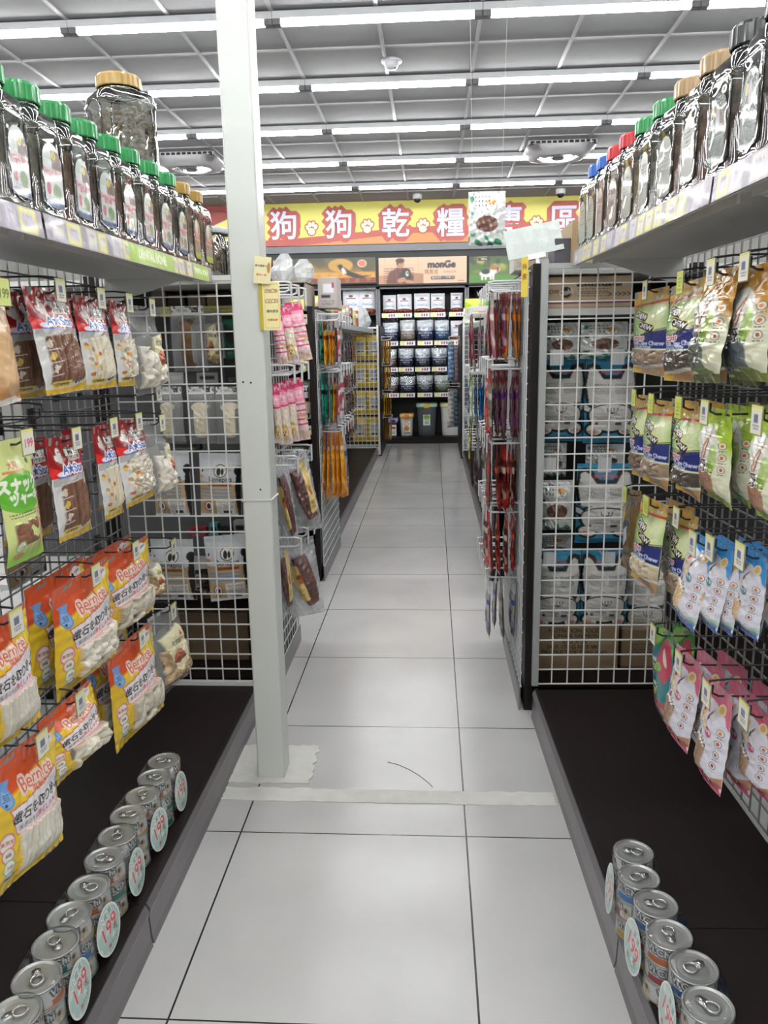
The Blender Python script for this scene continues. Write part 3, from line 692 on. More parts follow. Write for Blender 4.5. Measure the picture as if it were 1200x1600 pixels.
# food bags on the back shelves
def food_art(top, low, word, band=None, txtc='#4a6aa8', chunk=False):
    A = Art(.21, .27, .0045, top); w, h = A.w, A.h
    A.tone(np.ones_like(A.X), A.noise(40), .05)
    if band:
        A.rect(0, h * .68, w, h * .5, low); A.ell(0, h * .40, w * .55, h * .14, top); A.text('monGe', 0, h * .36, .055, txtc); A.text('瑪恩吉寵物食品', 0, h * .62, .024, '#f0f2fa'); A.text('專業犬糧', 0, h * .74, .024, '#f0f2fa'); A.rect(0, h * .84, w * .3, h * .02, '#e6e8f4')
    else:
        A.text('monGe', 0, h * .60, .045, '#7fa3cf'); A.rect(0, h * .36, w * .55, h * .05, '#8e2a2a'); A.ell(0, h * .27, w * .14, h * .05, '#3b3b3b'); A.ell(0, h * .98, w * .7, h * .22, low); A.ink(sstep(.1, .5, A.noise(120, 4)) * sstep(h * .82, h * .9, A.Y), '#c9a58a', .8)
    return A
fm = {}
for k, (top, low, band) in {'white': ('#e4e6ec', '#7a3a2a', 0), 'navy': ('#d9dde6', '#1e2b6a', 1), 'blue': ('#dfe6ee', '#2a6aa8', 1), 'sand': ('#dcdcdc', '#b29a84', 1), 'green': ('#dfe4de', '#7d8a3c', 1), 'slate': ('#e2e6ea', '#3c4652', 1), 'brown': ('#dfe2e4', '#8a5a48', 1)}.items():
    fm[k] = Bag('food_bag', food_art(top, low, '', band), .10, printed('food_print', .4, coat=.2), back='c8ccd0', wr=.004, head=.02, foot=.06)
ZT = Art(.19, .055, .004, '#f4f4f0'); ZT.rect(-.06, .0275, .05, .05, '#f0ec9c')
for i, c in enumerate(('#c65a5a', '#b04a5a', '#5a6ab0')): ZT.ell(.0 + i * .03, .028, .011, .018, c)
ZTM = flat_print('price_card', ZT, PRINT, 'mesh')
def zz(x, y): return 580 + x * .1876, 420 + y * .1876
wb = MB(); Rw = random.Random(9); n = 20; lv = [(-.268, .108, .030), (-.20, .112, .066), (-.10, .112, .066), (-.02, .112, .050), (.02, .106, .026), (.05, .098, .012), (.075, .088, .006)]; vs = []; fs = []
for k, (z, hx, hy) in enumerate(lv):
    for j in range(n):
        a = 2 * math.pi * j / n; vs.append((hx * math.copysign(abs(math.cos(a)) ** .6, math.cos(a)) * Rw.uniform(.96, 1.03), hy * math.sin(a) * Rw.uniform(.85, 1.15) - .012, z + (Rw.uniform(-.02, .02) if k > 3 else 0)))
for k in range(len(lv) - 1):
    for j in range(n): fs.append((k * n + j, k * n + (j + 1) % n, (k + 1) * n + (j + 1) % n, (k + 1) * n + j))
wb.add(vs, fs); WRAP_ME = wb.mesh('clear_wrap', clear('bag_wrap', gloss=.8, rough=.08, base=.07, bump=.9, bscale=12), True)
rows = [(0, [(95, 205, 220, 'white'), (215, 335, 212, 'white'), (357, 488, 205, 'white'), (497, 612, 205, 'white'), (662, 762, 200, 'white')]),
        (1, [(95, 225, 450, 'navy'), (237, 368, 430, 'sand'), (377, 520, 430, 'navy'), (527, 650, 430, 'blue'), (662, 760, 432, 'white')]),
        (2, [(105, 213, 670, 'brown'), (226, 355, 665, 'navy'), (362, 493, 665, 'navy'), (500, 635, 660, 'navy')]),
        (3, [(110, 228, 905, 'brown'), (236, 368, 900, 'navy'), (378, 516, 890, 'slate'), (524, 652, 890, 'green')])]
nm = {'white': 'small white food bag with dark red strip', 'navy': 'white and navy food bag in clear wrap', 'sand': 'white and sand coloured food bag', 'blue': 'white and bright blue food bag', 'brown': 'white and brown food bag', 'slate': 'white and slate grey food bag', 'green': 'white and olive green food bag'}
rn = ['top', 'second', 'third', 'lowest']
for r, lst in rows:
    for q, (xa, xb, yt, k) in enumerate(lst):
        p0 = at(*zz(xa, yt), 1, 10.22); p1 = at(*zz(xb, yt), 1, 10.22); z0 = SHZ[r] + .002
        wd = p1[0] - p0[0]; ht = max(.12, p0[2] - z0); M = frame(((p0[0] + p1[0]) / 2, 10.26, z0 + ht), (1, 0, 0), (0, 0, 1))
        LASTBAG = fm[k].spawn(M, f"{nm[k]}, {ORD[q]} from left, {rn[r]} back shelf", 'food bag', 'food bags on the central back shelves', wd / .21, ht / .27)
        if k != 'white': inst('clear_wrap', WRAP_ME, LASTBAG)
        M2 = frame(((p0[0] + p1[0]) / 2, 10.186, z0 + .0), (1, 0, 0), (0, 0, 1))
        o = inst('price_card', ZTM, U, UM @ Matrix.Translation((0, 0, 0)) @ M2)
for x, ql in ((548, 'left'), (573, 'right')):
    p = at(x, 452, 1, 10.22); fm['white'].spawn(frame((p[0], 10.26, SHZ[0] + .30), (1, 0, 0), (0, 0, 1)), f'white food bag on the top back shelf, {ql} one of the pair left of centre', 'food bag', 'food bags on the left back shelves', 1.0, 1.11)
Ab = Art(.21, .27, .0045, '#16151a'); Ab.text('WILD', 0, .09, .06, '#d8d8d8'); Ab.text('PRIME', 0, .14, .04, '#c8c8c8'); Ab.rect(0, .22, .16, .02, '#3a3a44')
BB = Bag('food_bag', Ab, .1, printed('food_print', .4, coat=.2), back='222226', head=.02, foot=.06, wr=.003)
for i, px in enumerate((755, 785)):
    p = at(px, 450, 1, 10.22); BB.spawn(frame((p[0], 10.26, SHZ[0] + .32), (1, 0, 0), (0, 0, 1)), f'black food bag on the top back shelf, {ORD[i]} to the right of the central unit', 'food bag', 'black food bags', 1.0, 1.18)

# storage bins on the bottom of the central shelf unit
def bin_(px0, px1, pyt, body, lid, latch, label, sticker, yb=1400):
    a = at(*zz(px0, yb - 20), 1, 10.25); b = at(*zz(px1, yb - 20), 1, 10.25); zt = at(*zz(px0, pyt), 1, 10.25)[2]; z0 = .087; w = b[0] - a[0]; cx = (a[0] + b[0]) / 2; h = zt - z0
    r = empty('storage_bin', (cx, 10.42, z0)); tag(r, label, 'bin', 'pet food bins')
    hw, d = w / 2, .17
    m = MB().lathe([(hw * .80, 0), (hw * .83, .004), (hw * .97, h - .05), (hw * 1.0, h - .045)], 32, (0, 0, 0), 0, (6, d / hw)); m.build('bin_body', body, r, smooth=True, bevel=.001)
    m = MB().lathe([(hw * 1.03, h - .046), (hw * 1.06, h - .04), (hw * 1.06, h - .018), (hw * 1.0, h), (0.0001, h)], 32, (0, 0, 0), 0, (6, d / hw)); m.build('bin_lid', lid, r, smooth=True)
    MB().box(-.035, .035, -d * 1.12, -d * 1.0, h - .055, h - .004).build('latch', latch, r, bevel=.004)
    A = Art(.09, .14, .004, '#f6f6f2'); sticker(A); flat_print('sticker', A, PRINT, r, frame((0.0, -d * .955 - .006, h * .66), (1, 0, 0), (0, -.09, 1)))
def st_a(A): A.badge(0, .03, .03, '#f2e2b0', '#9c4a2c'); A.ell(0, .09, .035, .028, '#d08a2a'); A.smalltext(0, .125, .07, .025, '#555', 2)
def st_b(A): A.ell(0, .035, .042, .032, '#8fbf4a'); A.text('FRESH', 0, .03, .018, '#234'); A.rect(0, .1, .06, .06, '#dfe8f0'); A.smalltext(0, .1, .05, .05, '#456', 4)
def st_c(A): A.rect(0, .04, .07, .03, '#b64a3a'); A.smalltext(0, .1, .06, .05, '#456', 4)
WB = mat('bin_white', (.87, .87, .85), .35); GB = mat('bin_smoke', (.30, .33, .35), .2, coat=.4); TB = mat('bin_dark', (.22, .24, .28), .3)
OL = mat('lid_orange', (.93, .72, .42), .4); MT = mat('lid_mint', (.72, .86, .76), .4); YL = mat('latch_yellow', (.92, .76, .22), .4); CR = mat('lid_cream', (.93, .90, .70), .4)
bin_(238, 352, 1212, WB, OL, mat('latch_orange', (.9, .55, .25), .4), 'small white bin with orange lid on the bottom back shelf', st_a)
bin_(378, 548, 1124, GB, MT, YL, 'large smoky grey bin with mint lid and yellow latch', st_b)
bin_(578, 750, 1122, WB, CR, YL, 'tall white bin with cream lid beside the striped pouches', st_c)
bin_(140, 222, 1252, TB, mat('lid_lilac', (.68, .68, .82), .4), TB, 'small dark bin with lilac lid at the left of the bottom shelf', st_c)

# ceiling fans, cameras, smoke detector
def fan(x, y, label):
    r = empty('ceiling_fan', (x, y, ZC)); tag(r, label, 'ceiling fan', 'square ceiling circulation fans')
    g = mat('fan_grey', (.72, .72, .73), .4)
    b = MB(); n = 24; R0, R1 = .29, .19
    prof = [(.30, -.030), (.30, -.042), (.245, -.075), (.215, -.10), (.19, -.10), (.185, -.08), (.18, -.02)]
    vs = []; fs = []
    for k, (rd, z) in enumerate(prof):
        pw = 8 if k < 2 else (4 if k == 2 else 2)
        for j in range(48):
            a = 2 * math.pi * (j + .5) / 48; cx, sx = math.cos(a), math.sin(a); q = (abs(cx) ** pw + abs(sx) ** pw) ** (-1 / pw); lift = .022 * math.cos(4 * a) if k in (1, 2) else 0
            vs.append((rd * cx * q, rd * sx * q, z + lift * (-1 if k == 1 else .4)))
    for k in range(len(prof) - 1):
        for j in range(48): fs.append((k * 48 + j, k * 48 + (j + 1) % 48, (k + 1) * 48 + (j + 1) % 48, (k + 1) * 48 + j))
    b.add(vs, fs); b.build('fan_housing', g, r, smooth=True)
    b = MB()
    for rd in (.05, .075, .10, .125, .15, .175): b.tube([(rd * math.cos(a), rd * math.sin(a), -.088) for a in np.linspace(0, 2 * math.pi, 33)], .0028, 5)
    for k in range(16):
        a = k * math.pi / 8; b.tube([(.045 * math.cos(a), .045 * math.sin(a), -.09), (.185 * math.cos(a), .185 * math.sin(a), -.09)], .0026, 5)
    b.build('grille', g, r); MB().lathe([(.0001, -.104), (.04, -.104), (.048, -.096), (.048, -.07), (.0001, -.07)], 24).build('hub', mat('fan_hub', (.55, .53, .52), .4), r, smooth=True)
    b = MB()
    for k in range(5):
        a = k * 2 * math.pi / 5; c, s = math.cos(a), math.sin(a); p = lambda u, v, z: (u * c - v * s, u * s + v * c, z)
        b.add([p(.045, -.02, -.062), p(.045, .02, -.05), p(.165, .05, -.046), p(.175, -.04, -.068)], [(0, 1, 2, 3), (3, 2, 1, 0)])
    b.build('fan_blades', mat('fan_blade', (.72, .72, .72), .4), r)
    MB().box(-.285, .285, -.285, .285, -.032, -.003).build('dark_vent', mat('fan_vent', (.10, .10, .11), .6), r)
    comb = [(-.285, -.003), (.285, -.003), (.285, -.034)]
    for k in range(12):
        q = .26 - k * .0473; comb += [(q + .006, -.034), (q + .006, -.008), (q - .006, -.008), (q - .006, -.034)] if k % 1 else [(q + .018, -.034), (q + .018, -.007), (q - .018, -.007), (q - .018, -.034)]
    comb += [(-.285, -.034)]
    for k in range(4): MB().prism(comb, 1, -.293, -.286).build('vent_comb', g, r, M=Matrix.Rotation(k * math.pi / 2, 4, 'Z'))
p = at(298, 248, 2, ZC); fan(p[0], p[1], 'square white ceiling fan left of the aisle, beside the column'); p = at(872, 230, 2, ZC); fan(p[0], p[1], 'square white ceiling fan on the right, above the glass jars')
def camera_(px, py, label):
    p = at(px, py, 2, ZC - .02); r = empty('dome_camera', (p[0], min(p[1], 10.0), ZC - .0001)); tag(r, label, 'security camera', 'white dome cameras')
    MB().lathe([(.052, 0), (.055, -.02), (.052, -.055), (.0001, -.055)][::-1], 24).build('camera_base', FIX, r, smooth=True); MB().lathe([(.0001, -.098), (.025, -.092), (.04, -.075), (.044, -.055), (.0001, -.054)], 24).build('dark_dome', mat('dome_black', (.05, .05, .06), .1, coat=.5), r, smooth=True)
camera_(652, 306, 'white dome camera at the middle, above the banner'); camera_(876, 298, 'white dome camera at the right, above the banner end'); camera_(407, 316, 'white dome camera half hidden behind the column top')
p = at(612, 97, 2, ZC - .01); r = empty('smoke_detector', (p[0], p[1], ZC - .0001)); tag(r, 'small white smoke detector on the ceiling between the lights', 'smoke detector')
MB().lathe([(.0001, -.012), (.062, -.012), (.065, 0)], 24).build('detector_base', FIX, r, smooth=True); MB().lathe([(.0001, -.052), (.03, -.05), (.04, -.035), (.042, -.012)], 24).build('detector_head', FIX, r, smooth=True); MB().tube([(.02, -.03, -.05), (.02, -.03, -.054)], .005, 8).build('indicator', mat('dark_led', (.1, .1, .1), .3), r)
# ---------------------------------------------------------------- price cards and hooks
def card_art(kind=0):
    A = Art(.042, .046, .0016, '#efeec2'); A.rect(0, .0265, .033, .034, '#f2efe6')
    if kind == 0: A.rect(-.001, .021, .017, .014, '#6f7690'); A.smalltext(0, .035, .024, .010, '#6b6f80', 2)
    if kind == 1: A.text('199', 0, .026, .022, '#d6336e', bold=1)
    if kind == 2: A.col[..., :3] = lin(hexc('#dfe88a')); A.text('199', 0, .026, .023, '#5a7a3a', bold=1)
    if kind == 3: A.col[..., :3] = lin(hexc('#d7e66a')); A.smalltext(0, .026, .028, .03, '#8fa040', 4)
    A.rect(0, .002, .042, .005, '#e6e37a'); return A
CARDS = [flat_print('price_card', card_art(k), printed('card_print', .3, coat=.4), 'mesh') for k in range(4)]
_hooks = {}
def hook_mesh(L, style):
    k = (round(L, 3), style)
    if k not in _hooks:
        b = MB(); r = .0036 if style == 'silver' else .0022
        b.tube([(0, 0, 0), (L - .012, 0, 0), (L, 0, .006), (L, 0, .022)], r, 6)            # product rod, turned up at the tip
        b.tube([(0, 0, .034), (L * .9, 0, .034), (L + .006, 0, .030), (L + .006, 0, .012)], r * .9, 6)
        b.box(-.006, .0, -.016, .016, -.012, .044)
        _hooks[k] = b.mesh('wire_hook', {'dark': WIRE_D, 'white': WIRE_W, 'silver': WIRE_S}[style])
    return _hooks[k]
HOLD = clear('card_holder', gloss=.4, body=.06)
_hold = MB().box(-.0005, .0015, -.0225, .0225, -.052, -.002).mesh('card_holder', HOLD)
def hook(p, L, inward, label, style='dark', card=0, group='display hooks', drop=-.004, plate=None):
    """p: root on the wire panel; inward: angle (deg) the rod points to"""
    M = Matrix.Translation(p) @ Matrix.Rotation(math.radians(inward), 4, 'Z')
    o = inst('wire_hook', hook_mesh(L, style), None, M); tag(o, label, 'hook', group)
    if card is not None:
        h = inst('card_holder', _hold, o, Matrix.Translation((L + .010, 0, .036 + drop)))
        inst('price_card', CARDS[card], h, frame((.0018, 0, -.004), (0, 1, 0), (0, 0, 1)))
    if plate: inst('end_plate', plate, o, Matrix.Translation((L + .008, 0, .012)))
    return o

# ---------------------------------------------------------------- pouch designs, left bay
def benice(kind):
    A = Art(.26, .26, .0013, '#f0c832'); w, h = A.w, A.h
    A.ink(sstep(h * .02, -h * .02, A.Y - h * (.33 - .20 * (A.X / w + .5) ** .8)), '#d5552b')
    A.poly([(w * .22, h * .12), (w * .5, h * .05), (w * .5, h * .36), (w * .40, h * .34), (w * .30, h * .27)], '#f3cf3c')
    A.line([(-w * .5, h * .38), (-w * .2, h * .28), (w * .2, h * .18), (w * .5, h * .12)], .002, '#e9b53a')
    A.ell(-w * .385, h * .29, w * .085, h * .060, '#6f9fd6', rot=70); A.ell(-w * .385, h * .29, w * .07, h * .045, '#a9c8ea', rot=70, a=.5); A.poly([(-w * .46, h * .16), (-w * .31, h * .17), (-w * .38, h * .25)], '#6f9fd6'); A.ell(-w * .40, h * .33, .003, .003, '#26406e'); A.smalltext(-w * .385, h * .28, w * .07, h * .06, '#3a5c9a', 4)
    for dx, dy in ((-.06, 0), (.06, 0), (0, -.025), (0, .025), (-.03, .02)): A.ell(w * (.33 + dx), h * (.115 + dy), w * .055, h * .035, '#f4eef0')
    A.text('小型犬', w * .35, h * .11, .009, '#2a2020'); A.ell(w * .27, h * .12, .006, .004, '#2a2020', rot=30)
    A.line([(w * .085, h * .19), (w * .10, h * .31)], .010, '#f1b8a0'); A.line([(w * .085, h * .19), (w * .10, h * .31)], .0065, '#e0522c')
    A.ell(w * .075, h * .18, .007, .005, '#e0522c'); A.ell(w * .1, h * .325, .008, .006, '#e0522c')
    A.text('Bern ce', w * .02, h * .265, .040, '#e06a4a', bold=0, outline='#f7ded2', ow=.004); A.text('倍耐力', w * .02, h * .345, .018, '#d9603e', outline='#f7d8c8', ow=.003)
    A.ink(A.m_poly([(-w * .37, h * .385), (w * .34, h * .30), (w * .40, h * .43), (w * .36, h * .60), (-w * .29, h * .60)]), '#d5634a'); A.poly([(-w * .355, h * .395), (w * .33, h * .315), (w * .385, h * .43), (w * .35, h * .588), (-w * .285, h * .588)], '#f1ecf0')
    A.text('歯石を取り除く', w * .01, h * .462, .048, '#171417', bold=1, fitw=w * .66, sx=1.0, rot=-2); A.text('厳選の牛皮', -w * .15, h * .552, .0125, '#2a2428', bold=0, rot=-2); A.text('消化しやすい', w * .13, h * .543, .0145, '#d8336a', bold=1, rot=-2)
    win = A.m_poly([(-w * .27, h * .59), (w * .36, h * .59), (w * .42, h * .66), (w * .42, h * .90), (w * .30, h * .93), (-w * .22, h * .93)])
    A.ink(win, '#8a806c')  # darker fill paints the shade inside the pouch into the gaps between treats
    if kind == 'stick': A.sticks(win, ('#e6e2d4', '#cfcab8'), .020, .010)
    if kind == 'knot': A.lumps(win, ('#f0ebdd', '#ddd6c4'), .016, .016)
    if kind == 'chunk': A.lumps(win, ('#ebe4d3', '#d6cdb8'), .026, .022, long=1.7)
    if kind == 'roll': A.lumps(win, ('#e2dccc', '#c9c0ac'), .019, .016, long=2.4)
    for i, (c, r) in enumerate((('#e58a86', '無添加'), ('#e08a5a', '低脂'), ('#8fc06a', '天然'), ('#7fc0dc', '健康'))):
        y = h * (.615 + .095 * i); A.badge(-w * (.385 - .012 * i), y, .0155 + .004 * (i == 0), '#f6efe8', c); A.text(r, -w * (.385 - .012 * i), y, .0075 if i else .0095, '#c0503c' if i == 0 else '#55504a', bold=1)
    A.ell(w * .425, h * .455, .019, .022, '#1b1a17'); A.ell(w * .425, h * .455, .015, .018, '#6a5a30'); A.ell(w * .425, h * .455, .0135, .016, '#1b1a17'); A.text('SGS', w * .425, h * .452, .014, '#f2efe8', bold=1); A.rect(w * .425, h * .53, .026, .010, '#d8893c')
    A.ell(w * .43, h * .72, .013, .020, '#e39a4a'); A.ell(w * .43, h * .71, .005, .006, '#f6e6d0'); A.ell(w * .43, h * .705, .002, .002, '#40281c'); A.poly([(w * .36, h * .88), (w * .44, h * .82), (w * .5, h * .84), (w * .5, h * .9)], '#8fc8d8')
    A.rect(0, h * .965, w, h * .09, '#f0cb38'); A.line([(-w * .5, h * .955), (w * .5, h * .955)], .0012, '#d8b02c')
    return A
def astar(kind):
    A = Art(.155, .24, .0012, '#98141c'); w, h = A.w, A.h
    A.ink(sstep(h * .26, h * .33, A.Y + A.X * .15), '#c22027', .7); A.poly([(-w * .5, h * .27), (-w * .28, h * .33), (-w * .12, h * .42), (-w * .5, h * .42)], '#e02a2c')
    A.rect(0, h * .7, w, h * .62, '#d9d8d6')
    A.ell(-w * .24, h * .15, w * .055, h * .050, '#e6e0dc'); A.ell(-w * .25, h * .205, w * .08, h * .05, '#d9d2ce'); A.ell(-w * .33, h * .2, w * .04, h * .03, '#e6e0dc'); A.rect(-w * .22, h * .26, w * .06, h * .06, '#cfc6c2'); A.ell(-w * .20, h * .145, .002, .002, '#2a2020'); A.ell(-w * .24, h * .145, .002, .002, '#2a2020')
    A.text('寶之鮮餅', w * .16, h * .165, .024, '#f4f0ec', bold=1, outline='#1c1416', ow=.0028, fitw=w * .46); A.text('天然潔牙零食', w * .17, h * .222, .0105, '#1c1416', outline='#efe6e0', ow=.0018)
    for dx in (-.28, -.1, .1, .28): A.ell(w * dx, h * .335 + h * .02 * (dx < -.2), w * .12, h * .024, '#e9eaf2')
    A.text('A★Star', w * .03, h * .325, .046, '#3f64b8', bold=1, outline='#f1f3fa', ow=.0032, fitw=w * .60); A.rect(-w * .22, h * .395, w * .34, h * .028, '#4a78c4', rad=.004); A.smalltext(w * .18, h * .385, w * .36, h * .014, '#667', 1)
    A.rect(0, h * .43, w, h * .07, '#b4b2b0'); win = A.m_poly([(-w * .36, h * .46), (w * .20, h * .44), (w * .36, h * .55), (w * .42, h * .88), (-w * .1, h * .91), (-w * .40, h * .90)])
    pal = {'brown': ('#8a6450', '#5e4034'), 'white': ('#e9e0cc', '#cbbfa4'), 'knot': ('#ece5d6', '#cfc4ae'), 'grey': ('#8c8270', '#6c6250')}[kind]
    A.ink(win, '#a89c8c' if kind != 'brown' else '#9a8374', .8)
    if kind == 'knot': A.lumps(win, pal, .0085, .008)
    else: A.sticks(win, pal, .0135, .0055, .2)
    A.alpha(win, 1)
    if kind == 'brown':
        for i in range(3):
            y = h * (.53 + .12 * i); A.rect(-w * .33, y, w * .07, h * .075, ('#d8cdb8', '#d8b860', '#e0cfc0')[i], rot=25); A.line([(-w * .47, y + h * .065), (-w * .2, y + h * .05)], .0022, '#d8d2c8')
        A.poly([(w * .47, h * .5), (w * .36, h * .55), (w * .42, h * .7), (w * .36, h * .8), (w * .47, h * .92)], '#d6dbe4')
    else:
        for i in range(14): A.ell(-w * (.30 + .12 * math.sin(i * 7.3)), h * (.50 + .026 * i), .006, .005, ('#ddd0b4', '#c8742c', '#e6c24a', '#b49a80')[i % 4], rot=i * 40)
    A.line([(-w * .49, h * .4), (-w * .49, h)], .005, '#dfe0e0')
    A.poly([(-w * .5, h * .945), (-w * .1, h * .955), (w * .5, h * .905), (w * .5, h), (-w * .5, h)], '#dcb32a'); A.rect(-w * .2, h * .915, w * .36, h * .06, '#e9cf62', rad=.002); A.text('小型犬寵物零食', -w * .2, h * .915, .012, '#3a3010', fitw=w * .32)
    for dx in (.13, .2, .29, .36): A.ell(w * dx, h * .915 - dx * .02, .0038, .005, '#15130f')
    return A
def snack():
    A = Art(.14, .24, .0014, '#dfe89a'); w, h = A.w, A.h
    A.ink(sstep(h * .8, h, A.Y), '#8fd040'); A.ell(-w * .08, h * .42, w * .52, h * .17, '#74c043'); A.ell(-w * .08, h * .42, w * .44, h * .13, '#5fb238', a=.7)
    A.text('スナック', -w * .10, h * .37, .034, '#f4f8e6', bold=2, fitw=w * .86); A.text('ヅャーキー', w * .06, h * .475, .034, '#f4f8e6', bold=2, fitw=w * .84); A.ell(w * .36, h * .33, .006, .006, '#e0522c')
    A.text('犬用', -w * .15, h * .205, .016, '#d0463c'); A.rect(-w * .15, h * .25, w * .5, h * .02, '#d8604a', a=.8); A.badge(w * .27, h * .19, .006, '#4a6a2a', '#6a8a3a')
    A.smalltext(-w * .08, h * .60, w * .7, h * .045, '#4a5a3a', 2)
    A.ell(w * .33, h * .70, w * .12, h * .13, '#d9a25c'); A.ell(w * .32, h * .62, w * .10, h * .07, '#e3b878'); A.ell(w * .32, h * .645, w * .05, h * .04, '#f0dcb8'); A.ell(w * .33, h * .64, .004, .004, '#2a1c14'); A.ell(w * .33, h * .70, w * .03, h * .03, '#e08a8a'); A.rect(w * .27, h * .86, w * .07, h * .13, '#cf9650'); A.rect(w * .41, h * .84, w * .07, h * .13, '#d9a25c')
    win = A.m_rect(-w * .13, h * .75, w * .52, h * .19, -4); A.lumps(win, ('#9a6a54', '#7d5a44'), .010, .004, long=2)
    A.badge(-w * .3, h * .85, .012, '#f4f2e4', '#8cb85a'); A.ell(-w * .28, h * .93, w * .12, h * .03, '#b8a04a'); return A
def retriever():
    A = Art(.16, .24, .0018, '#cfae86'); w, h = A.w, A.h
    A.ink(sstep(h * .7, h * 1.0, A.Y), '#d58a3c'); A.ell(w * .1, h * .62, w * .42, h * .3, '#d9b183'); A.ell(w * .3, h * .5, w * .12, h * .05, '#c08a52', a=.6); A.ell(w * .34, h * .73, w * .07, h * .05, '#2c1d14'); A.ell(w * .30, h * .82, w * .10, h * .06, '#e6a0a0'); A.ell(w * .42, h * .63, .005, .005, '#24160f')
    A.badge(w * .3, h * .28, .03, '#cfae86', '#b08a64'); A.rect(w * .36, h * .40, w * .2, h * .02, '#8a3a2a'); A.poly([(-w * .5, h * .95), (w * .2, h * .93), (w * .5, h * .98), (w * .5, h), (-w * .5, h)], '#efeeea'); return A
def clearbag(kind, label=True):
    """clear film pouch; ink and treats only where they are"""
    A = Art(.17, .24, .0016, '#dfe2e2'); w, h = A.w, A.h; A.col[..., 3] = .24
    A.alpha(A.m_rect(0, h * .02, w, h * .05), .45)
    body = A.m_poly([(-w * .44, h * .45), (w * .42, h * .50), (w * .44, h * .86), (w * .2, h * .93), (-w * .40, h * .92)])
    if kind == 'knot': A.ink(body, '#9a927e'); A.lumps(body, ('#f2ede2', '#dcd4c4'), .016, .018, long=1.9)  # dark body ink first: painted shade left showing in the gaps between knots
    if kind == 'tan': A.ink(body, '#7a6248'); A.lumps(body, ('#cdb492', '#a98c68'), .014, .015, long=2)  # likewise, shade between the tan chews inked as a darker brown
    A.alpha(body, .96)
    if label:
        lb = A.m_poly([(-w * .15, h * .36), (w * .40, h * .30), (w * .47, h * .66), (-w * .03, h * .74)]) if kind == 'knot' else A.m_poly([(-w * .42, h * .30), (w * .18, h * .22), (w * .42, h * .66), (-w * .12, h * .80)])
        cx, cy = (w * .17, h * .5) if kind == 'knot' else (0, h * .5)
        A.ink(lb, '#eee8c0'); A.alpha(lb, 1); A.reg[lb > .5] = 2; A.hgt[lb > .5] *= .25; A.hgt[lb > .5] += .006
        c2 = lambda m, c: A.ink(m * lb, c)
        c2(A.m_ell(cx - w * .05, cy + h * .10, w * .15, h * .085), '#c0694a'); c2(A.m_ell(cx - w * .05, cy + h * .06, w * .09, h * .05), '#d98a68'); c2(A.m_ell(cx - w * .02, cy + h * .08, .004, .004), '#2c1a14'); c2(A.m_ell(cx - w * .08, cy + h * .06, .003, .003), '#2c1a14'); c2(A.m_ell(cx - w * .05, cy + h * .14, w * .2, h * .03), '#8a4c34')
        c2(A.m_poly([(cx + w * .06, cy - h * .13), (cx + w * .13, cy - h * .20), (cx + w * .18, cy - h * .12)]), '#d8502c')
        A.ink(A.m_text('天然潔牙骨', cx + w * .02, cy - h * .07, .022, 4, 1, 0, w * .46) * lb, '#5a5048'); c2(A.m_ell(cx + w * .13, cy + h * .05, w * .07, h * .03), '#f6f2e4')
    return A
K_FILM = {1: 'treats', 2: 'paper_label'}
B_ST = Bag('treat_pouch', benice('stick'), .045, GLOSSY, wr=.0028, crease=.0035); B_KN = Bag('treat_pouch', benice('knot'), .05, GLOSSY, wr=.0028, crease=.0035); B_CH = Bag('treat_pouch', benice('chunk'), .05, GLOSSY, wr=.0028, crease=.0035); B_RO = Bag('treat_pouch', benice('roll'), .045, GLOSSY, wr=.0028, crease=.0035)
A_BR = Bag('treat_pouch', astar('brown'), .030, GLOSSY, wr=.0026, crease=.003); A_WH = Bag('treat_pouch', astar('white'), .030, GLOSSY, wr=.0026, crease=.003); A_KN = Bag('treat_pouch', astar('knot'), .034, GLOSSY, wr=.0026, crease=.002); A_GR = Bag('treat_pouch', astar('grey'), .03, GLOSSY)
SNK = Bag('treat_pouch', snack(), .034, GLOSSY); RTV = Bag('treat_pouch', retriever(), .034, GLOSSY)
C_KN = Bag('clear_bag', clearbag('knot'), .055, FILM, parts=K_FILM, wr=.0035, crease=.006, mats={1: GLOSSY, 2: PRINT}); C_TN = Bag('clear_bag', clearbag('tan'), .05, FILM, parts=K_FILM, wr=.0035, crease=.006, mats={1: GLOSSY, 2: PRINT})

GRIDX_L = -1.053
def hang(bag, TL, TR, BL, BR, X, label, behind=(), group=None, cat='treat bag', hk=True, card=0, side=-1, gx=None, style='dark', hlabel=None, hgroup='hooks on the left wire back', roll=True):
    """hang a pouch by its four corners as seen in the photo, its top edge at depth X"""
    a, b = at(*TL, 0, X), at(*TR, 0, X); ym = (a[1] + b[1]) / 2; m = ((BL[0] + BR[0]) / 2, (BL[1] + BR[1]) / 2)
    c = at(*m, 1, ym); top = (a + b) / 2; u = b - a; w = abs(u[1]); u[2] *= .6 if roll else 0; up = top - c; h = np.linalg.norm(up)
    M = frame(top, u, up); bag.spawn(M, label, cat, group, w / bag.w, h / bag.h)
    n = -M.col[1].to_3d()
    for i, (lb, bg, off) in enumerate(behind):
        t2 = Vector(top) - n * off; M2 = frame(t2, u, (0.02 * (i % 2), 0, 1)); bg.spawn(M2, lb, cat, group, w / bag.w * .97, h / bag.h)
    if hk:
        gxx = gx if gx is not None else GRIDX_L; L = abs(X - gxx) + .022
        hook((gxx, ym + .2 * (b[1] - a[1]) * (0 if side < 0 else 1), top[2] - .010), L, 0 if side < 0 else 180, hlabel or ('wire hook carrying the ' + label.split(',')[0])[:110], style, card, hgroup)
    return M
XL = -.80
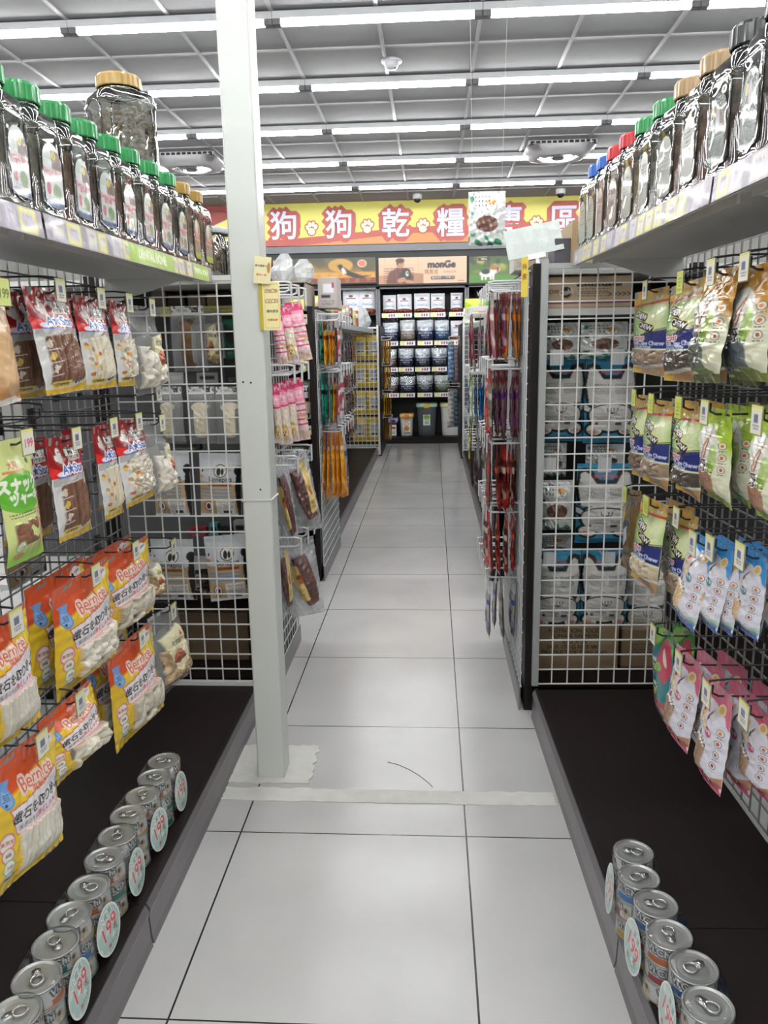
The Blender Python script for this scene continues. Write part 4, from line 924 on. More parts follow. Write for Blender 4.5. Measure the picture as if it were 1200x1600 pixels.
# upper row
hang(RTV, (-52, 455), (2, 450), (-18, 640), (29, 628), -.78, 'tan pouch with a golden retriever face, cut by the left edge', card=2, hlabel='left hook with the green 199 price card at the photo edge')
hang(A_BR, (33, 447), (103, 453), (84, 617), (132, 609), XL, 'red topped pouch of brown chew sticks, front one on the upper left row', [('red topped brown stick pouch tucked behind the front one, upper left row', A_BR, .055), ('innermost red topped brown stick pouch on the upper left row', A_BR, .085)], hlabel='wire hook of the upper left brown stick pouch')
hang(A_WH, (111, 459), (160, 467), (139, 610), (186, 603), XL, 'red topped pouch of thin white chew sticks, middle of the upper left row', [('dark red pouch hidden behind the thin white stick pouch, upper left row', A_BR, .04)], hlabel='wire hook of the upper left white stick pouch')
hang(A_KN, (168, 467), (196, 474), (187, 605), (217, 601), XL, 'narrow red topped pouch of small white knots, upper left row', [('red topped pouch behind the narrow white knot pouch, upper left row', A_KN, .035)], hlabel='wire hook of the narrow white knot pouch')
hang(C_KN, (197, 476), (240, 480), (205, 618), (264, 613), XL, 'clear bag of big white rawhide knots beside the wire grid, upper left row', hlabel='wire hook of the clear knot bag, upper left row')
# second row
hang(SNK, (-15, 692), (44, 681), (12, 891), (75, 857), -.775, 'yellow green snack jerky pouch with a dog, at the left edge', card=1, hlabel='wire hook with the pink 199 price card, left edge')
hang(A_BR, (69, 685), (122, 678), (100, 846), (146, 826), XL, 'red topped pouch of brown chew sticks, second left row', [('red topped pouch behind the brown stick pouch, second left row', A_BR, .075), ('innermost red topped pouch left on the second left row', A_BR, .105)], hlabel='wire hook of the second row brown stick pouch')
hang(A_WH, (142, 668), (172, 662), (165, 813), (197, 799), XL, 'narrow red topped pouch of white chew sticks, second left row', [('red topped pouch of grey sticks behind the white stick pouch, second left row', A_GR, .075)], hlabel='wire hook of the second row white stick pouch')
hang(A_KN, (173, 661), (221, 652), (207, 790), (240, 775), XL, 'red topped pouch full of white knots, second left row', [('red topped pouch behind the full white knot pouch, second left row', A_KN, .05)], hlabel='wire hook of the second row white knot pouch')
hang(C_KN, (222, 656), (249, 660), (235, 790), (283, 760), XL, 'clear bag with a poodle label, right end of the second left row', hlabel='wire hook of the clear poodle label bag, second left row')
# third row, yellow pouches
hang(B_ST, (-50, 1000), (38, 938), (-25, 1205), (58, 1112), -.76, 'yellow and orange pouch of white sticks cut by the left edge, above the biggest one', hlabel='wire hook of the yellow stick pouch at the left edge')
hang(B_KN, (80, 926), (168, 868), (100, 1090), (177, 1022), -.78, 'yellow and orange pouch of small white knots, front one of the third left row', [('shadowed yellow pouch just behind the front knot pouch, third left row', B_KN, .06)], hlabel='wire hook of the front yellow knot pouch')
hang(B_RO, (148, 882), (231, 836), (172, 998), (229, 963), -.80, 'yellow and orange pouch of white rolls beside the wire grid, third left row', [('yellow pouch tucked behind the white roll pouch, third left row', B_RO, .05)], hlabel='wire hook of the yellow roll pouch')
hang(C_TN, (222, 868), (240, 862), (229, 945), (252, 925), -.84, 'clear bag of tan chews half hidden behind the white roll pouch', hk=False)
# lowest row
hang(B_ST, (-16, 1190), (86, 1130), (8, 1402), (112, 1284), -.755, 'largest yellow and orange pouch of white sticks, nearest on the lowest left row', hlabel='wire hook of the nearest yellow stick pouch, lowest left row')
hang(B_CH, (57, 1128), (141, 1063), (105, 1216), (155, 1165), -.78, 'yellow pouch of chunky rawhide bones behind the largest one, lowest left row', hlabel='wire hook of the chunky bone pouch, lowest left row')
hang(B_RO, (165, 1022), (236, 972), (198, 1165), (251, 1102), -.80, 'yellow pouch with thick white rolls above the dark deck, lowest left row', [('yellow pouch seen edge on behind the thick roll pouch, lowest left row', B_RO, .07)], hlabel='wire hook of the thick roll pouch, lowest left row')
hang(C_TN, (229, 962), (276, 944), (257, 1082), (301, 1050), -.80, 'clear bag with a brown poodle label above the deck, lowest left row', hlabel='wire hook of the clear poodle bag, lowest left row')
# empty hooks seen between the rows
for i, (y, z) in enumerate(((1.62, 1.135), (1.95, 1.155), (2.18, 1.145), (1.75, .88), (2.12, .88), (2.38, .885), (2.33, 1.14), (2.36, .66))):
    hook((GRIDX_L, y, z), .23, 0, f"{ORD[i]} of the bare dark wire hooks on the left wire back", 'dark', 0 if i in (5, 6, 7) else None, 'bare hooks on the left wire back')

# ---------------------------------------------------------------- what hangs behind the left white grid
def boneplus():
    A = Art(.20, .25, .0022, '#d6d9de'); w, h = A.w, A.h
    A.rect(0, h * .70, w, h * .52, '#c7ab84'); A.poly([(w * .5, h * .25), (w * .40, h * .3), (w * .36, h * .55), (w * .42, h), (w * .5, h)], '#17161a'); A.ell(w * .44, h * .27, w * .10, h * .07, '#141317'); A.ell(-w * .44, h * .30, w * .08, h * .08, '#e6e4e4'); A.ell(-w * .44, h * .36, w * .06, h * .03, '#e2a888'); A.ell(-w * .42, h * .27, .004, .006, '#1a1a1a')
    A.ell(w * .02, h * .27, w * .16, h * .10, '#17171a'); A.ell(w * .02, h * .27, w * .14, h * .085, '#ece8dc'); A.ell(-w * .02, h * .28, w * .05, h * .06, '#17171a'); A.ell(w * .07, h * .28, w * .035, h * .05, '#17171a')
    A.text('Boneplus', w * .02, h * .40, .030, '#2c2f3c', bold=1); A.rect(0, h * .485, w * .56, h * .055, '#b46a34'); A.smalltext(0, h * .485, w * .5, h * .04, '#3a2412', 1)
    for i in range(3): A.rect(-w * .08, h * (.56 + .055 * i), w * .72, h * .022, '#6f9bc8')
    A.badge(-w * .28, h * .83, .022, '#efe6da', '#8a3c30'); A.ell(-w * .28, h * .83, .010, .012, '#4a2c24'); A.rect(w * .13, h * .84, w * .44, h * .25, '#eceae6'); A.smalltext(w * .13, h * .81, w * .4, h * .14, '#44444c', 6); A.rect(w * .16, h * .93, w * .2, h * .05, '#38383c'); return A
def bonebag(kind):
    A = Art(.15, .27, .002, '#d5d8da'); w, h = A.w, A.h; A.col[..., 3] = .34
    m = A.m_rect(0, h * .06, w * .9, h * .13); A.ink(m, '#e2e2de'); A.smalltext(-w * .15, h * .06, w * .4, h * .08, '#50505a', 4); A.rect(w * .22, h * .06, w * .2, h * .08, '#3e3e44'); A.alpha(m, 1); A.reg[m > .5] = 2
    if kind == 'brown': b = np.maximum(A.m_rect(w * .02, h * .58, w * .30, h * .68, 0, .012), np.maximum(A.m_ell(w * .02, h * .90, w * .2, h * .07), A.m_ell(w * .02, h * .26, w * .2, h * .06))); c = ('#7a5a3a', '#5e4228')
    else: b = np.maximum(A.m_rect(0, h * .60, w * .42, h * .55, 0, .02), A.m_ell(0, h * .34, w * .3, h * .08)); c = ('#e2d8c0', '#cfc4a6')
    A.ink(b, c[0]); A.ink(b * (A.noise(60) > .1), c[1], .5); A.alpha(b, 1); A.hgt += b * .012; A.reg[b > .5] = 1; return A
BP = Bag('treat_pouch', boneplus(), .05, MATTE, back='cfd2d6'); BB1 = Bag('clear_bag', bonebag('brown'), .05, FILM, parts={1: 'chew_bone', 2: 'header_card'}, wr=.003, mats={1: GLOSSY, 2: PRINT}); BB2 = Bag('clear_bag', bonebag('white'), .06, FILM, parts={1: 'chew_bone', 2: 'header_card'}, wr=.0035, mats={1: GLOSSY, 2: PRINT})
def face(bag, x0, x1, y0, y1, Y, label, cat='treat bag', group=None, yaw=0, tilt=0):
    """a pouch facing the viewer, filling the photo box x0..x1, y0..y1 at distance Y"""
    a = at((x0 + x1) / 2 - (x1 - x0) / 2, (y0 + y1) / 2, 1, Y); b = at(x1, (y0 + y1) / 2, 1, Y); t = at((x0 + x1) / 2, y0, 1, Y); q = at((x0 + x1) / 2, y1, 1, Y)
    w = (b[0] - a[0]); h = t[2] - q[2]; c, s = math.cos(math.radians(yaw)), math.sin(math.radians(yaw)); tt = math.radians(tilt)
    return bag.spawn(frame(((a[0] + b[0]) / 2, Y, t[2]), (c, s, -math.sin(tt)), (0, 0, 1)) if not tilt else frame(((a[0] + b[0]) / 2, Y, t[2]), (c * math.cos(tt), s, -math.sin(tt)), (math.sin(tt), 0, math.cos(tt))), label, cat, group, w / bag.w, h / bag.h)
g = 'bags behind the left white grid'
face(BB1, 268, 322, 478, 580, 2.72, 'clear bag with a brown bone and white header, behind the left white grid', group=g)
face(C_TN, 322, 348, 486, 575, 2.76, 'narrow clear bag with dark treats right of the brown bone', group=g)
for i, (x0, x1) in enumerate(((250, 288), (294, 338), (338, 384))):
    face(BB2, x0, x1, 604, 694, 2.68, f"clear bag with long white chew bone, {ORD[i]} from left behind left grid", group=g, yaw=(-8, 4, 6)[i])
for i, (x0, x1, y0, y1) in enumerate(((240, 298, 704, 806), (315, 378, 708, 806), (238, 305, 842, 937), (322, 386, 836, 937))):
    face(BP, x0, x1, y0, y1, 2.68 + .012 * i, f"white and tan cow pouch, {('upper left', 'upper right', 'lower left', 'lower right')[i]} of four behind the left grid", group=g, yaw=(0, 5, -2, 8)[i], tilt=(0, 2, 0, -3)[i])
def dark_foil():
    A = Art(.2, .12, .004, '#2e2826'); A.ink(sstep(.1, .5, A.noise(50, 5)), '#6a5e58', .7); return A
DF = Bag('treat_pouch', dark_foil(), .05, FOIL, back='2a2624', wr=.006, head=.02, foot=.05)
for i, (x0, x1, y0) in enumerate(((262, 325, 968), (318, 372, 962), (340, 392, 985))):
    p = at((x0 + x1) / 2, y0, 1, 2.78); M = frame((p[0], 2.80 + .03 * i, .46 - .015 * i), (1, .1 * i, .05), (0, .75, .55)); DF.spawn(M, f"dark foil treat bag lying on the low white shelf, {ORD[i]} from the left", 'treat bag', g)
# shelf goods glimpsed above, through the grid
for i, (x0, x1, y0, y1, c) in enumerate(((238, 262, 482, 508, '#8a8078'), (262, 290, 466, 486, '#57504a'), (292, 322, 462, 482, '#a59a8c'), (322, 342, 460, 480, '#c9b48a'), (342, 362, 466, 488, '#45403c'))):
    a = at(x0, y1, 1, 2.95); b = at(x1, y0, 1, 2.95); MBx = MB().box(a[0] + .004, b[0] - .004, 2.95, 3.08, 1.421, 1.421 + b[2] - a[2]).build('goods_box', mat('box_' + c, c, .6), bevel=.003); tag(MBx, f"{('grey', 'dark brown', 'beige', 'sandy', 'charcoal')[i]} box on the upper shelf seen through the left white grid", 'box', 'boxes behind the left white grid')
A = Art(.30, .035, .004, '#f2ee9a'); A.smalltext(0, .017, .25, .02, '#b8a83a', 2); MT_ = inst('price_rail', flat_print('price_rail', A, PRINT, 'mesh'), None, frame((-.83, 2.892, 1.42), (1, 0, 0), (0, 0, 1))); tag(MT_, 'yellow price strip on the upper shelf behind the left white grid', 'price strip')
# small goods seen between the bags
def tiny(x0, x1, y0, y1, Y, col, label):
    a = at(x0, y1, 1, Y); b = at(x1, y0, 1, Y); A = Art(b[0] - a[0], b[2] - a[2], .004, col); w, h = A.w, A.h
    A.rect(0, h * .45, w * .7, h * .35, ('#e2e0dc', '#2a2a2c')[sum(map(ord, label)) % 2]); A.smalltext(0, h * .82, w * .7, h * .2, '#8a8680', 2)
    r = MB().box(a[0], b[0], Y + .001, Y + .035, a[2], b[2]).build('goods_box', mat('tiny_' + col, col, .6), bevel=.002); tag(r, label, 'box', 'small goods behind the left white grid'); flat_print('printed_front', A, PRINT, r, frame(((a[0] + b[0]) / 2, Y - .001, b[2]), (1, 0, 0), (0, 0, 1)))
tiny(350, 384, 498, 560, 2.86, '#1f6a50', 'dark green pack at the right behind the left white grid'); tiny(352, 384, 562, 600, 2.86, '#2c2a2e', 'black pack under the dark green one, left grid'); tiny(322, 348, 505, 560, 2.84, '#b9bcc0', 'pale grey pack left of the dark green one, left grid')
tiny(264, 286, 582, 600, 2.86, '#c9cacc', 'low white box above the long white chew bones, left one'); tiny(308, 340, 582, 600, 2.86, '#b4b6ba', 'low grey box above the long white chew bones, right one')
tiny(296, 322, 824, 838, 2.9, '#a83438', 'small red strip box between the two cow pouch rows'); tiny(328, 340, 818, 838, 2.9, '#4fb4b8', 'small turquoise box between the two cow pouch rows'); tiny(342, 366, 824, 838, 2.9, '#2a2024', 'small black box between the two cow pouch rows'); tiny(366, 384, 814, 838, 2.9, '#d8d8d6', 'small white box between the two cow pouch rows')
tiny(262, 312, 690, 704, 2.9, '#3a3a3e', 'dark strip box above the upper cow pouches'); tiny(282, 300, 486, 500, 2.85, '#403a36', 'small dark box beside the brown bone')
# cartons far behind on the low deck
tag(MB().box(-1.03, -.70, 2.8, 3.1, .101, .29).build('carton', mat('carton_dark', '#6b5844', .7), bevel=.003), 'brown carton in the dark under the low white shelf, left grid', 'carton')
# pouches of the next aisle seen through the wire back
for i, (y, z) in enumerate(((1.45, 1.15), (1.75, 1.16), (2.1, 1.15), (1.6, .80), (1.95, .80), (2.3, .82))):
    hook((-1.60, y, z - .006), .345, 0, f"hook of the next aisle seen through the left wire back, {ORD[i]}", 'dark', None, 'hooks of the next aisle')
    (BP if i > 2 else BB2).spawn(frame((-1.26, y, z), (0, 1, 0), (0, 0, 1)), f"pale pouch of the next aisle seen through the left wire back, {ORD[i]}", 'treat bag', 'pouches of the next aisle', 1.2, 1.0)
# ---------------------------------------------------------------- pouch designs, right bay
def chew(kind, top='#c79a3e'):
    A = Art(.15, .22, .0014, '#cfd9a4'); w, h = A.w, A.h
    A.ink(sstep(w * .35, -w * .45, A.X + (A.Y - h * .4) * .3), '#3f8f3c'); A.ink(sstep(.1, .6, A.noise(26, 4)), '#e6ecc4', .45); A.ink(sstep(.1, .5, A.noise(30, 3)) * sstep(0, w * .4, A.X), '#8fc06a', .6); A.ink(sstep(h * .24, h * .05, A.Y), top); A.ink(sstep(-w * .1, -w * .5, A.X) * sstep(h * .3, h * .12, A.Y), '#dca43a')
    A.line([(-w * .5, h * .185), (w * .5, h * .145)], .006, '#b8382a'); A.rect(w * .28, h * .10, w * .16, h * .03, '#e8e2d0'); A.text('PET', w * .28, h * .10, .009, '#2a2420')
    for tx, cx, cy, r in (('CHEW', -w * .02, h * .30, 16), ('CHEW', w * .12, h * .425, 16)):
        A.rect(cx, cy, w * .42, h * .105, '#e6dc6a', r, .008); A.rect(cx, cy, w * .39, h * .090, '#17161a', r, .007); A.text(tx, cx, cy, .034, '#f1f1ee', r, 1, fitw=w * .35)
    A.ink(A.m_poly([(-w * .5, h * .50), (-w * .1, h * .53), (w * .5, h * .47), (w * .5, h * .68), (-w * .5, h * .68)]), '#1f2a72'); A.line([(-w * .1, h * .535), (w * .5, h * .465)], .003, '#14161a'); A.line([(w * .1, h * .50), (w * .5, h * .445)], .002, '#14161a')
    A.text('Boneplus', -w * .14, h * .560, .020, '#b8343e', bold=1, outline='#f1eff2', ow=.0018); A.text('Dental Chew Chew', w * .06, h * .620, .015, '#cfd8f2', bold=1, fitw=w * .8); A.text('Granule Bone', w * .0, h * .662, .014, '#cfd8f2', bold=1)
    win = A.m_poly([(-w * .5, h * .69), (w * .5, h * .69), (w * .5, h * .86), (-w * .1, h * .91), (-w * .5, h * .90)]); A.ink(win, '#8d8880')
    A.lumps(win, {'tan': ('#a8927c', '#7e6a58'), 'dark': ('#5a5148', '#3c352f'), 'pale': ('#d2c4a8', '#b4a284'), 'brown': ('#8a7060', '#64503f')}[kind], .010, .008, long=1.4)
    A.poly([(-w * .5, h * .78), (-w * .40, h * .76), (-w * .30, h * .72), (-w * .26, h * .76), (-w * .30, h * .80), (-w * .32, h * .90), (-w * .38, h * .90), (-w * .40, h * .85), (-w * .47, h * .91), (-w * .5, h * .90)], '#dcdfe4')
    A.poly([(-w * .5, h * .92), (w * .5, h * .86), (w * .5, h), (-w * .5, h)], '#b98a5a'); A.line([(-w * .5, h * .915), (0, h * .905), (w * .5, h * .855)], .006, '#ece8e2'); A.poly([(-w * .5, h * .93), (-w * .2, h * .95), (-w * .3, h), (-w * .5, h)], '#d9b13c'); return A
def boneb(top, stick, bot, bg='#dfe0c4'):
    A = Art(.15, .24, .0014, bg); w, h = A.w, A.h
    A.ink(sstep(h * .36, h * .18, A.Y + .9 * abs(A.X) * -1 + .02), top); A.ell(-w * .08, h * .44, w * .40, h * .26, '#e6e6de'); A.badge(w * .02, h * .08, .012, top, '#a8803a'); A.rect(w * .36, h * .055, w * .16, h * .025, '#3a342c')
    A.poly([(-w * .18, h * .58), (-w * .08, h * .40), (w * .06, h * .24), (w * .10, h * .30), (w * .02, h * .46), (-w * .12, h * .60)], '#b98a70'); A.poly([(-w * .12, h * .54), (-w * .02, h * .40), (w * .05, h * .30), (w * .02, h * .42)], '#efe2d0'); A.line([(-w * .02, h * .5), (w * .08, h * .32)], .002, '#8a4a3a')
    for i, ch in enumerate('天然零食'): A.text(ch, -w * .38 + w * .02 * i, h * (.32 + .035 * i), .009, '#4a463c')
    win = A.m_poly([(-w * .46, h * .66), (-w * .2, h * .60), (w * .22, h * .62), (w * .2, h * .9), (-w * .46, h * .9)]); A.sticks(win, stick, .017, .005, .02)
    A.text('潔牙骨', -w * .06, h * .60, .034, '#1a1a1c', bold=1, outline='#f0eee8', ow=.0022, fitw=w * .62)
    A.ell(w * .20, h * .50, w * .10, h * .14, '#a8c45a', a=.8); A.ell(w * .14, h * .60, w * .10, h * .05, '#8fae48', a=.7)
    for i in range(3):
        y = h * (.36 + .12 * i); A.badge(w * .38, y, .009, '#e9e6d8', '#6a6258'); A.ell(w * .38, y, .004, .0045, ('#d8803a', '#c8662e', '#a85a3c')[i]); A.smalltext(w * .38, y + h * .055, .018, .006, '#4a4438', 1)
    A.ell(w * .08, h * .93, w * .30, h * .06, '#6f8a3a'); A.rect(0, h * .965, w, h * .09, bot); A.ink(sstep(.2, .6, A.noise(90, 4)) * sstep(h * .9, h * .96, A.Y), '#c8cc8a', .6); return A
def stickbag(head, seal, stick, scene):
    A = Art(.15, .25, .0014, '#d9d7e2'); w, h = A.w, A.h
    A.poly([(-w * .5, 0), (w * .5, 0), (w * .5, h * .36), (w * .38, h * .24), (w * .1, h * .17), (-w * .30, h * .16), (-w * .5, h * .24)], head); A.ell(w * .28, h * .19, w * .11, h * .055, '#e6d3a8'); A.ell(w * .28, h * .19, w * .07, h * .035, '#cfa870')
    A.ell(-w * .12, h * .30, w * .07, h * .10, '#d9b48c', rot=20); A.ell(-w * .06, h * .40, w * .09, h * .07, '#e6d2b0', rot=-30); A.ell(-w * .14, h * .27, w * .05, h * .03, '#a04a3c', rot=30); A.ell(w * .08, h * .30, w * .02, h * .07, '#7a4a34', rot=20); A.line([(-w * .3, h * .24), (-w * .4, h * .36)], .002, '#6a6470')
    A.badge(w * .12, h * .46, .014, scene, scene); A.text('牛骨', w * .12, h * .46, .012, '#f2f0f2')
    A.text('原味潔牙骨', -w * .16, h * .535, .028, '#17171c', rot=42, bold=1, outline='#eeeef2', ow=.002, fitw=w * .66)
    win = A.m_poly([(-w * .48, h * .60), (-w * .30, h * .56), (w * .10, h * .64), (w * .02, h * .88), (-w * .48, h * .86)]); A.sticks(win, stick, .012, .005, .03)
    for i in range(4):
        y = h * (.40 + .115 * i); x = w * (.38 - .02 * i); A.badge(x, y, .0092, '#e4e2ea', '#5a545c'); A.ell(x, y, .0042, .0048, ('#c8803a', '#b8662e', '#a86a4c', '#9a5a3c')[i]); A.smalltext(x, y + h * .055, .018, .005, '#5a5660', 1)
    A.poly([(-w * .5, h * .88), (-w * .2, h * .84), (w * .2, h * .90), (w * .5, h * .82), (w * .5, h), (-w * .5, h)], '#b7cfc6' if scene != '#c2567a' else '#b9805c'); A.ink(sstep(.1, .4, A.noise(70, 4)) * sstep(h * .80, h * .9, A.Y) * sstep(-w * .05, w * .2, A.X), '#5f7f86' if scene != '#c2567a' else '#8a3a34', .8)
    A.rect(0, h * .97, w, h * .07, seal); A.ink(sstep(.3, .7, A.noise(160, 3)) * (A.Y > h * .93), '#e6e8f2', .7); return A
def leafbag():
    A = Art(.13, .25, .0016, '#2f7f86'); w, h = A.w, A.h
    A.rect(0, h * .08, w, h * .3, '#3f8a3c'); A.ink(sstep(0, .3, A.noise(50, 5)) * sstep(h * .3, h * .2, A.Y), '#8fc050', .9); A.ell(w * .25, h * .34, w * .22, h * .24, '#c2415a'); A.ell(w * .28, h * .30, w * .05, h * .10, '#f0d8c8', rot=-20); A.ell(w * .10, h * .42, w * .1, h * .05, '#7db43e')
    for y in (.44, .70): A.text('Leaf', -w * .16, h * y, .034, '#d6e86a', bold=1, outline='#1c4a50', ow=.002); A.text('Fresh', -w * .14, h * (y - .075), .018, '#e6f0f0')
    A.ell(-w * .36, h * .58, w * .1, h * .04, '#e6d27a'); A.rect(0, h * .89, w, h * .22, '#b8454f'); A.ell(w * .05, h * .88, w * .28, h * .06, '#e8c0b8'); A.ink(sstep(.1, .4, A.noise(80, 4)) * sstep(h * .78, h * .84, A.Y), '#c8707a', .6); A.rect(0, h * .99, w, h * .04, '#3a7a80'); return A
def brownbag():
    A = Art(.15, .26, .002, '#6a5224'); w, h = A.w, A.h
    A.rect(0, h * .05, w, h * .1, '#7a5a20'); A.poly([(-w * .5, h * .2), (-w * .1, h * .3), (-w * .2, h * .55), (-w * .5, h * .5)], '#d8b038'); A.poly([(-w * .5, h * .5), (0, h * .35), (w * .1, h * .42), (-w * .5, h * .62)], '#223066'); A.poly([(-w * .5, h * .6), (0, h * .45), (0, h * .62), (-w * .5, h * .85)], '#c9cbd2'); A.badge(w * .1, h * .14, .012, '#2c2a4a', '#8a6a9a'); A.badge(w * .1, h * .42, .014, '#30382a', '#9aa06a'); return A
CH_T = Bag('treat_pouch', chew('tan'), .045, GLOSSY, wr=.0024, crease=.004); CH_D = Bag('treat_pouch', chew('dark'), .045, GLOSSY, wr=.0028, crease=.007); CH_P = Bag('treat_pouch', chew('pale'), .045, GLOSSY, wr=.0024, crease=.004); CH_B = Bag('treat_pouch', chew('brown'), .045, GLOSSY, wr=.0026, crease=.004)
BO_A = Bag('treat_pouch', boneb('#b07e28', ('#6d7468', '#565c54'), '#5a6428'), .04, FOIL, wr=.0042, crease=.008); BO_G = Bag('treat_pouch', boneb('#a9c83a', ('#a87e64', '#8a6450'), '#8fae3e'), .036, GLOSSY, wr=.0026, crease=.004); BO_S = Bag('treat_pouch', boneb('#c9902e', ('#606a70', '#4c555c'), '#7a842e'), .04, GLOSSY, wr=.003, crease=.005)
SB_B = Bag('treat_pouch', stickbag('#3a8fd2', '#2f5ca8', ('#d8bd98', '#b89a74'), '#4f8f96'), .034, GLOSSY, wr=.0022, crease=.003); SB_P = Bag('treat_pouch', stickbag('#c8647e', '#b02f58', ('#a58a74', '#8a6c58'), '#c2567a'), .034, GLOSSY, wr=.0022, crease=.003)
LEAF = Bag('treat_pouch', leafbag(), .03, GLOSSY); BRN = Bag('treat_pouch', brownbag(), .03, GLOSSY)
XR = .555
def hr(bag, TL, TR, BL, BR, label, behind=(), X=XR, card=0, hk=True, hlabel=None):
    ym = at(*TL, 0, X)[1]; return hang(bag, TL, TR, BL, BR, X, label, behind, None, 'treat bag', hk, card, 1, .772 + .0302 * (2.565 - ym), 'dark', hlabel, 'hooks on the right wire back')
# upper row
hr(CH_T, (992, 457), (1046, 447), (986, 589), (1040, 582), 'green and navy chew pouch against the white grid, upper right row', [('green chew pouch tucked behind the first one, upper right row', CH_T, .05)], .58, hlabel='wire hook of the chew pouch by the white grid, upper right row')
hr(CH_D, (1049, 450), (1107, 428), (1038, 600), (1085, 592), 'crinkled glossy chew pouch with dark treats, upper right row', [('chew pouch behind the crinkled one, upper right row', CH_D, .05)], card=3, hlabel='wire hook of the crinkled chew pouch, upper right row')
hr(BO_A, (1102, 434), (1158, 410), (1078, 596), (1116, 600), 'amber topped silver bone stick pouch reflecting the lights, upper right row', [('amber topped pouch behind the reflecting one, upper right row', BO_A, .05)], .54, hlabel='wire hook of the reflecting amber pouch, upper right row')
hr(BO_S, (1150, 424), (1216, 404), (1136, 588), (1200, 602), 'amber topped bone pouch with dark slate sticks, cut by the right edge', [('amber topped pouch behind the slate stick one, right edge', BO_S, .05)], .56, hlabel='wire hook of the slate stick pouch, right edge')
# second row
hr(CH_B, (991, 618), (1017, 616), (983, 742), (1012, 748), 'shadowed chew pouch nearest the white grid, second right row', [], .60, 3, hlabel='wire hook of the shadowed chew pouch, second right row')
hr(CH_T, (1012, 624), (1052, 626), (1003, 752), (1040, 764), 'chew pouch of tan granules, second right row', [('chew pouch behind the tan granule one, second right row', CH_T, .06)], card=3, hlabel='wire hook of the tan granule chew pouch, second right row')
hr(CH_D, (1058, 626), (1097, 636), (1051, 762), (1097, 786), 'chew pouch of dark granules beside a green topped pouch, second right row', [('chew pouch behind the dark granule one, second right row', CH_D, .06)], card=3, hlabel='wire hook of the dark granule chew pouch, second right row')
hr(BO_G, (1095, 634), (1144, 640), (1093, 768), (1146, 802), 'lime topped bone pouch of brown sticks, second right row', [('lime topped pouch half turned behind the brown stick one, second right row', BO_G, .05), ('innermost lime topped pouch, second right row', BO_G, .09)], hlabel='wire hook of the lime topped bone pouch, second right row')
hr(BO_G, (1177, 645), (1234, 652), (1170, 808), (1226, 826), 'lime topped bone pouch cut by the right edge, second right row', [('lime topped pouch behind the one cut by the right edge', BO_G, .05)], hlabel='wire hook of the lime pouch at the right edge')
# third row
hr(BRN, (975, 768), (1003, 762), (968, 893), (990, 880), 'dark brown and yellow pouch turned sideways by the white grid', [], .60, 3, hlabel='wire hook of the dark brown pouch by the white grid')
hr(CH_P, (1003, 776), (1045, 786), (980, 897), (1022, 926), 'bright green chew pouch leaning out above the deck, third right row', [('chew pouch in shadow behind the leaning green one, third right row', CH_P, .06)], .54, 3, hlabel='wire hook of the leaning green chew pouch, third right row')
hr(CH_T, (1054, 794), (1092, 806), (1038, 922), (1076, 948), 'green chew pouch half covered by a blue stick pouch, third right row', [], .58, 0, hlabel='wire hook of the half covered chew pouch, third right row')
bl = [((1083, 826), (1121, 853), (1054, 950), (1091, 990)), ((1113, 832), (1148, 862), (1096, 958), (1126, 992)), ((1133, 838), (1166, 868), (1122, 965), (1152, 994)), ((1158, 846), (1199, 872), (1153, 970), (1190, 1000))]
for i, q in enumerate(bl): hr(SB_B, *q, f"white and blue bone stick pouch, {ORD[i]} from the left of the blue headed four", [(f"blue headed pouch behind the {ORD[i]} of the blue headed four", SB_B, .05)], .535 + .012 * i, 0, i in (0, 3, 1), f"wire hook of the {ORD[i]} blue headed stick pouch, third right row")
# lowest row
hr(LEAF, (1019, 975), (1053, 984), (1020, 1101), (1041, 1120), 'teal and red pouch with a leaf word mark, lowest right row', [('teal and red pouch behind the leaf one, lowest right row', LEAF, .05)], .565, 0, hlabel='wire hook of the teal and red pouch, lowest right row')
hr(SB_P, (1057, 1007), (1099, 1038), (1042, 1128), (1070, 1166), 'white and pink bone stick pouch nearest the leaf pouch, lowest right row', [('pink headed pouch behind the one nearest the leaf pouch', SB_P, .045), ('innermost pink headed pouch near the leaf pouch', SB_P, .09)], .545, 0, hlabel='wire hook of the pink stick pouch near the leaf pouch')
hr(SB_P, (1103, 1055), (1146, 1086), (1082, 1183), (1130, 1240), 'white and pink bone stick pouch with brown sticks, nearest of the lowest right row', [('pink headed pouch behind the nearest one, lowest right row', SB_P, .045), ('innermost pink headed pouch of the nearest hook, lowest right row', SB_P, .09)], .54, 0, hlabel='wire hook of the nearest pink stick pouch, lowest right row')
hr(SB_P, (1160, 1085), (1208, 1120), (1160, 1195), (1205, 1252), 'white and pink pouch cut by the right edge, lowest right row', [('pink headed pouch behind the one cut by the right edge', SB_P, .045)], .575, 0, hlabel='wire hook of the pink pouch at the right edge')

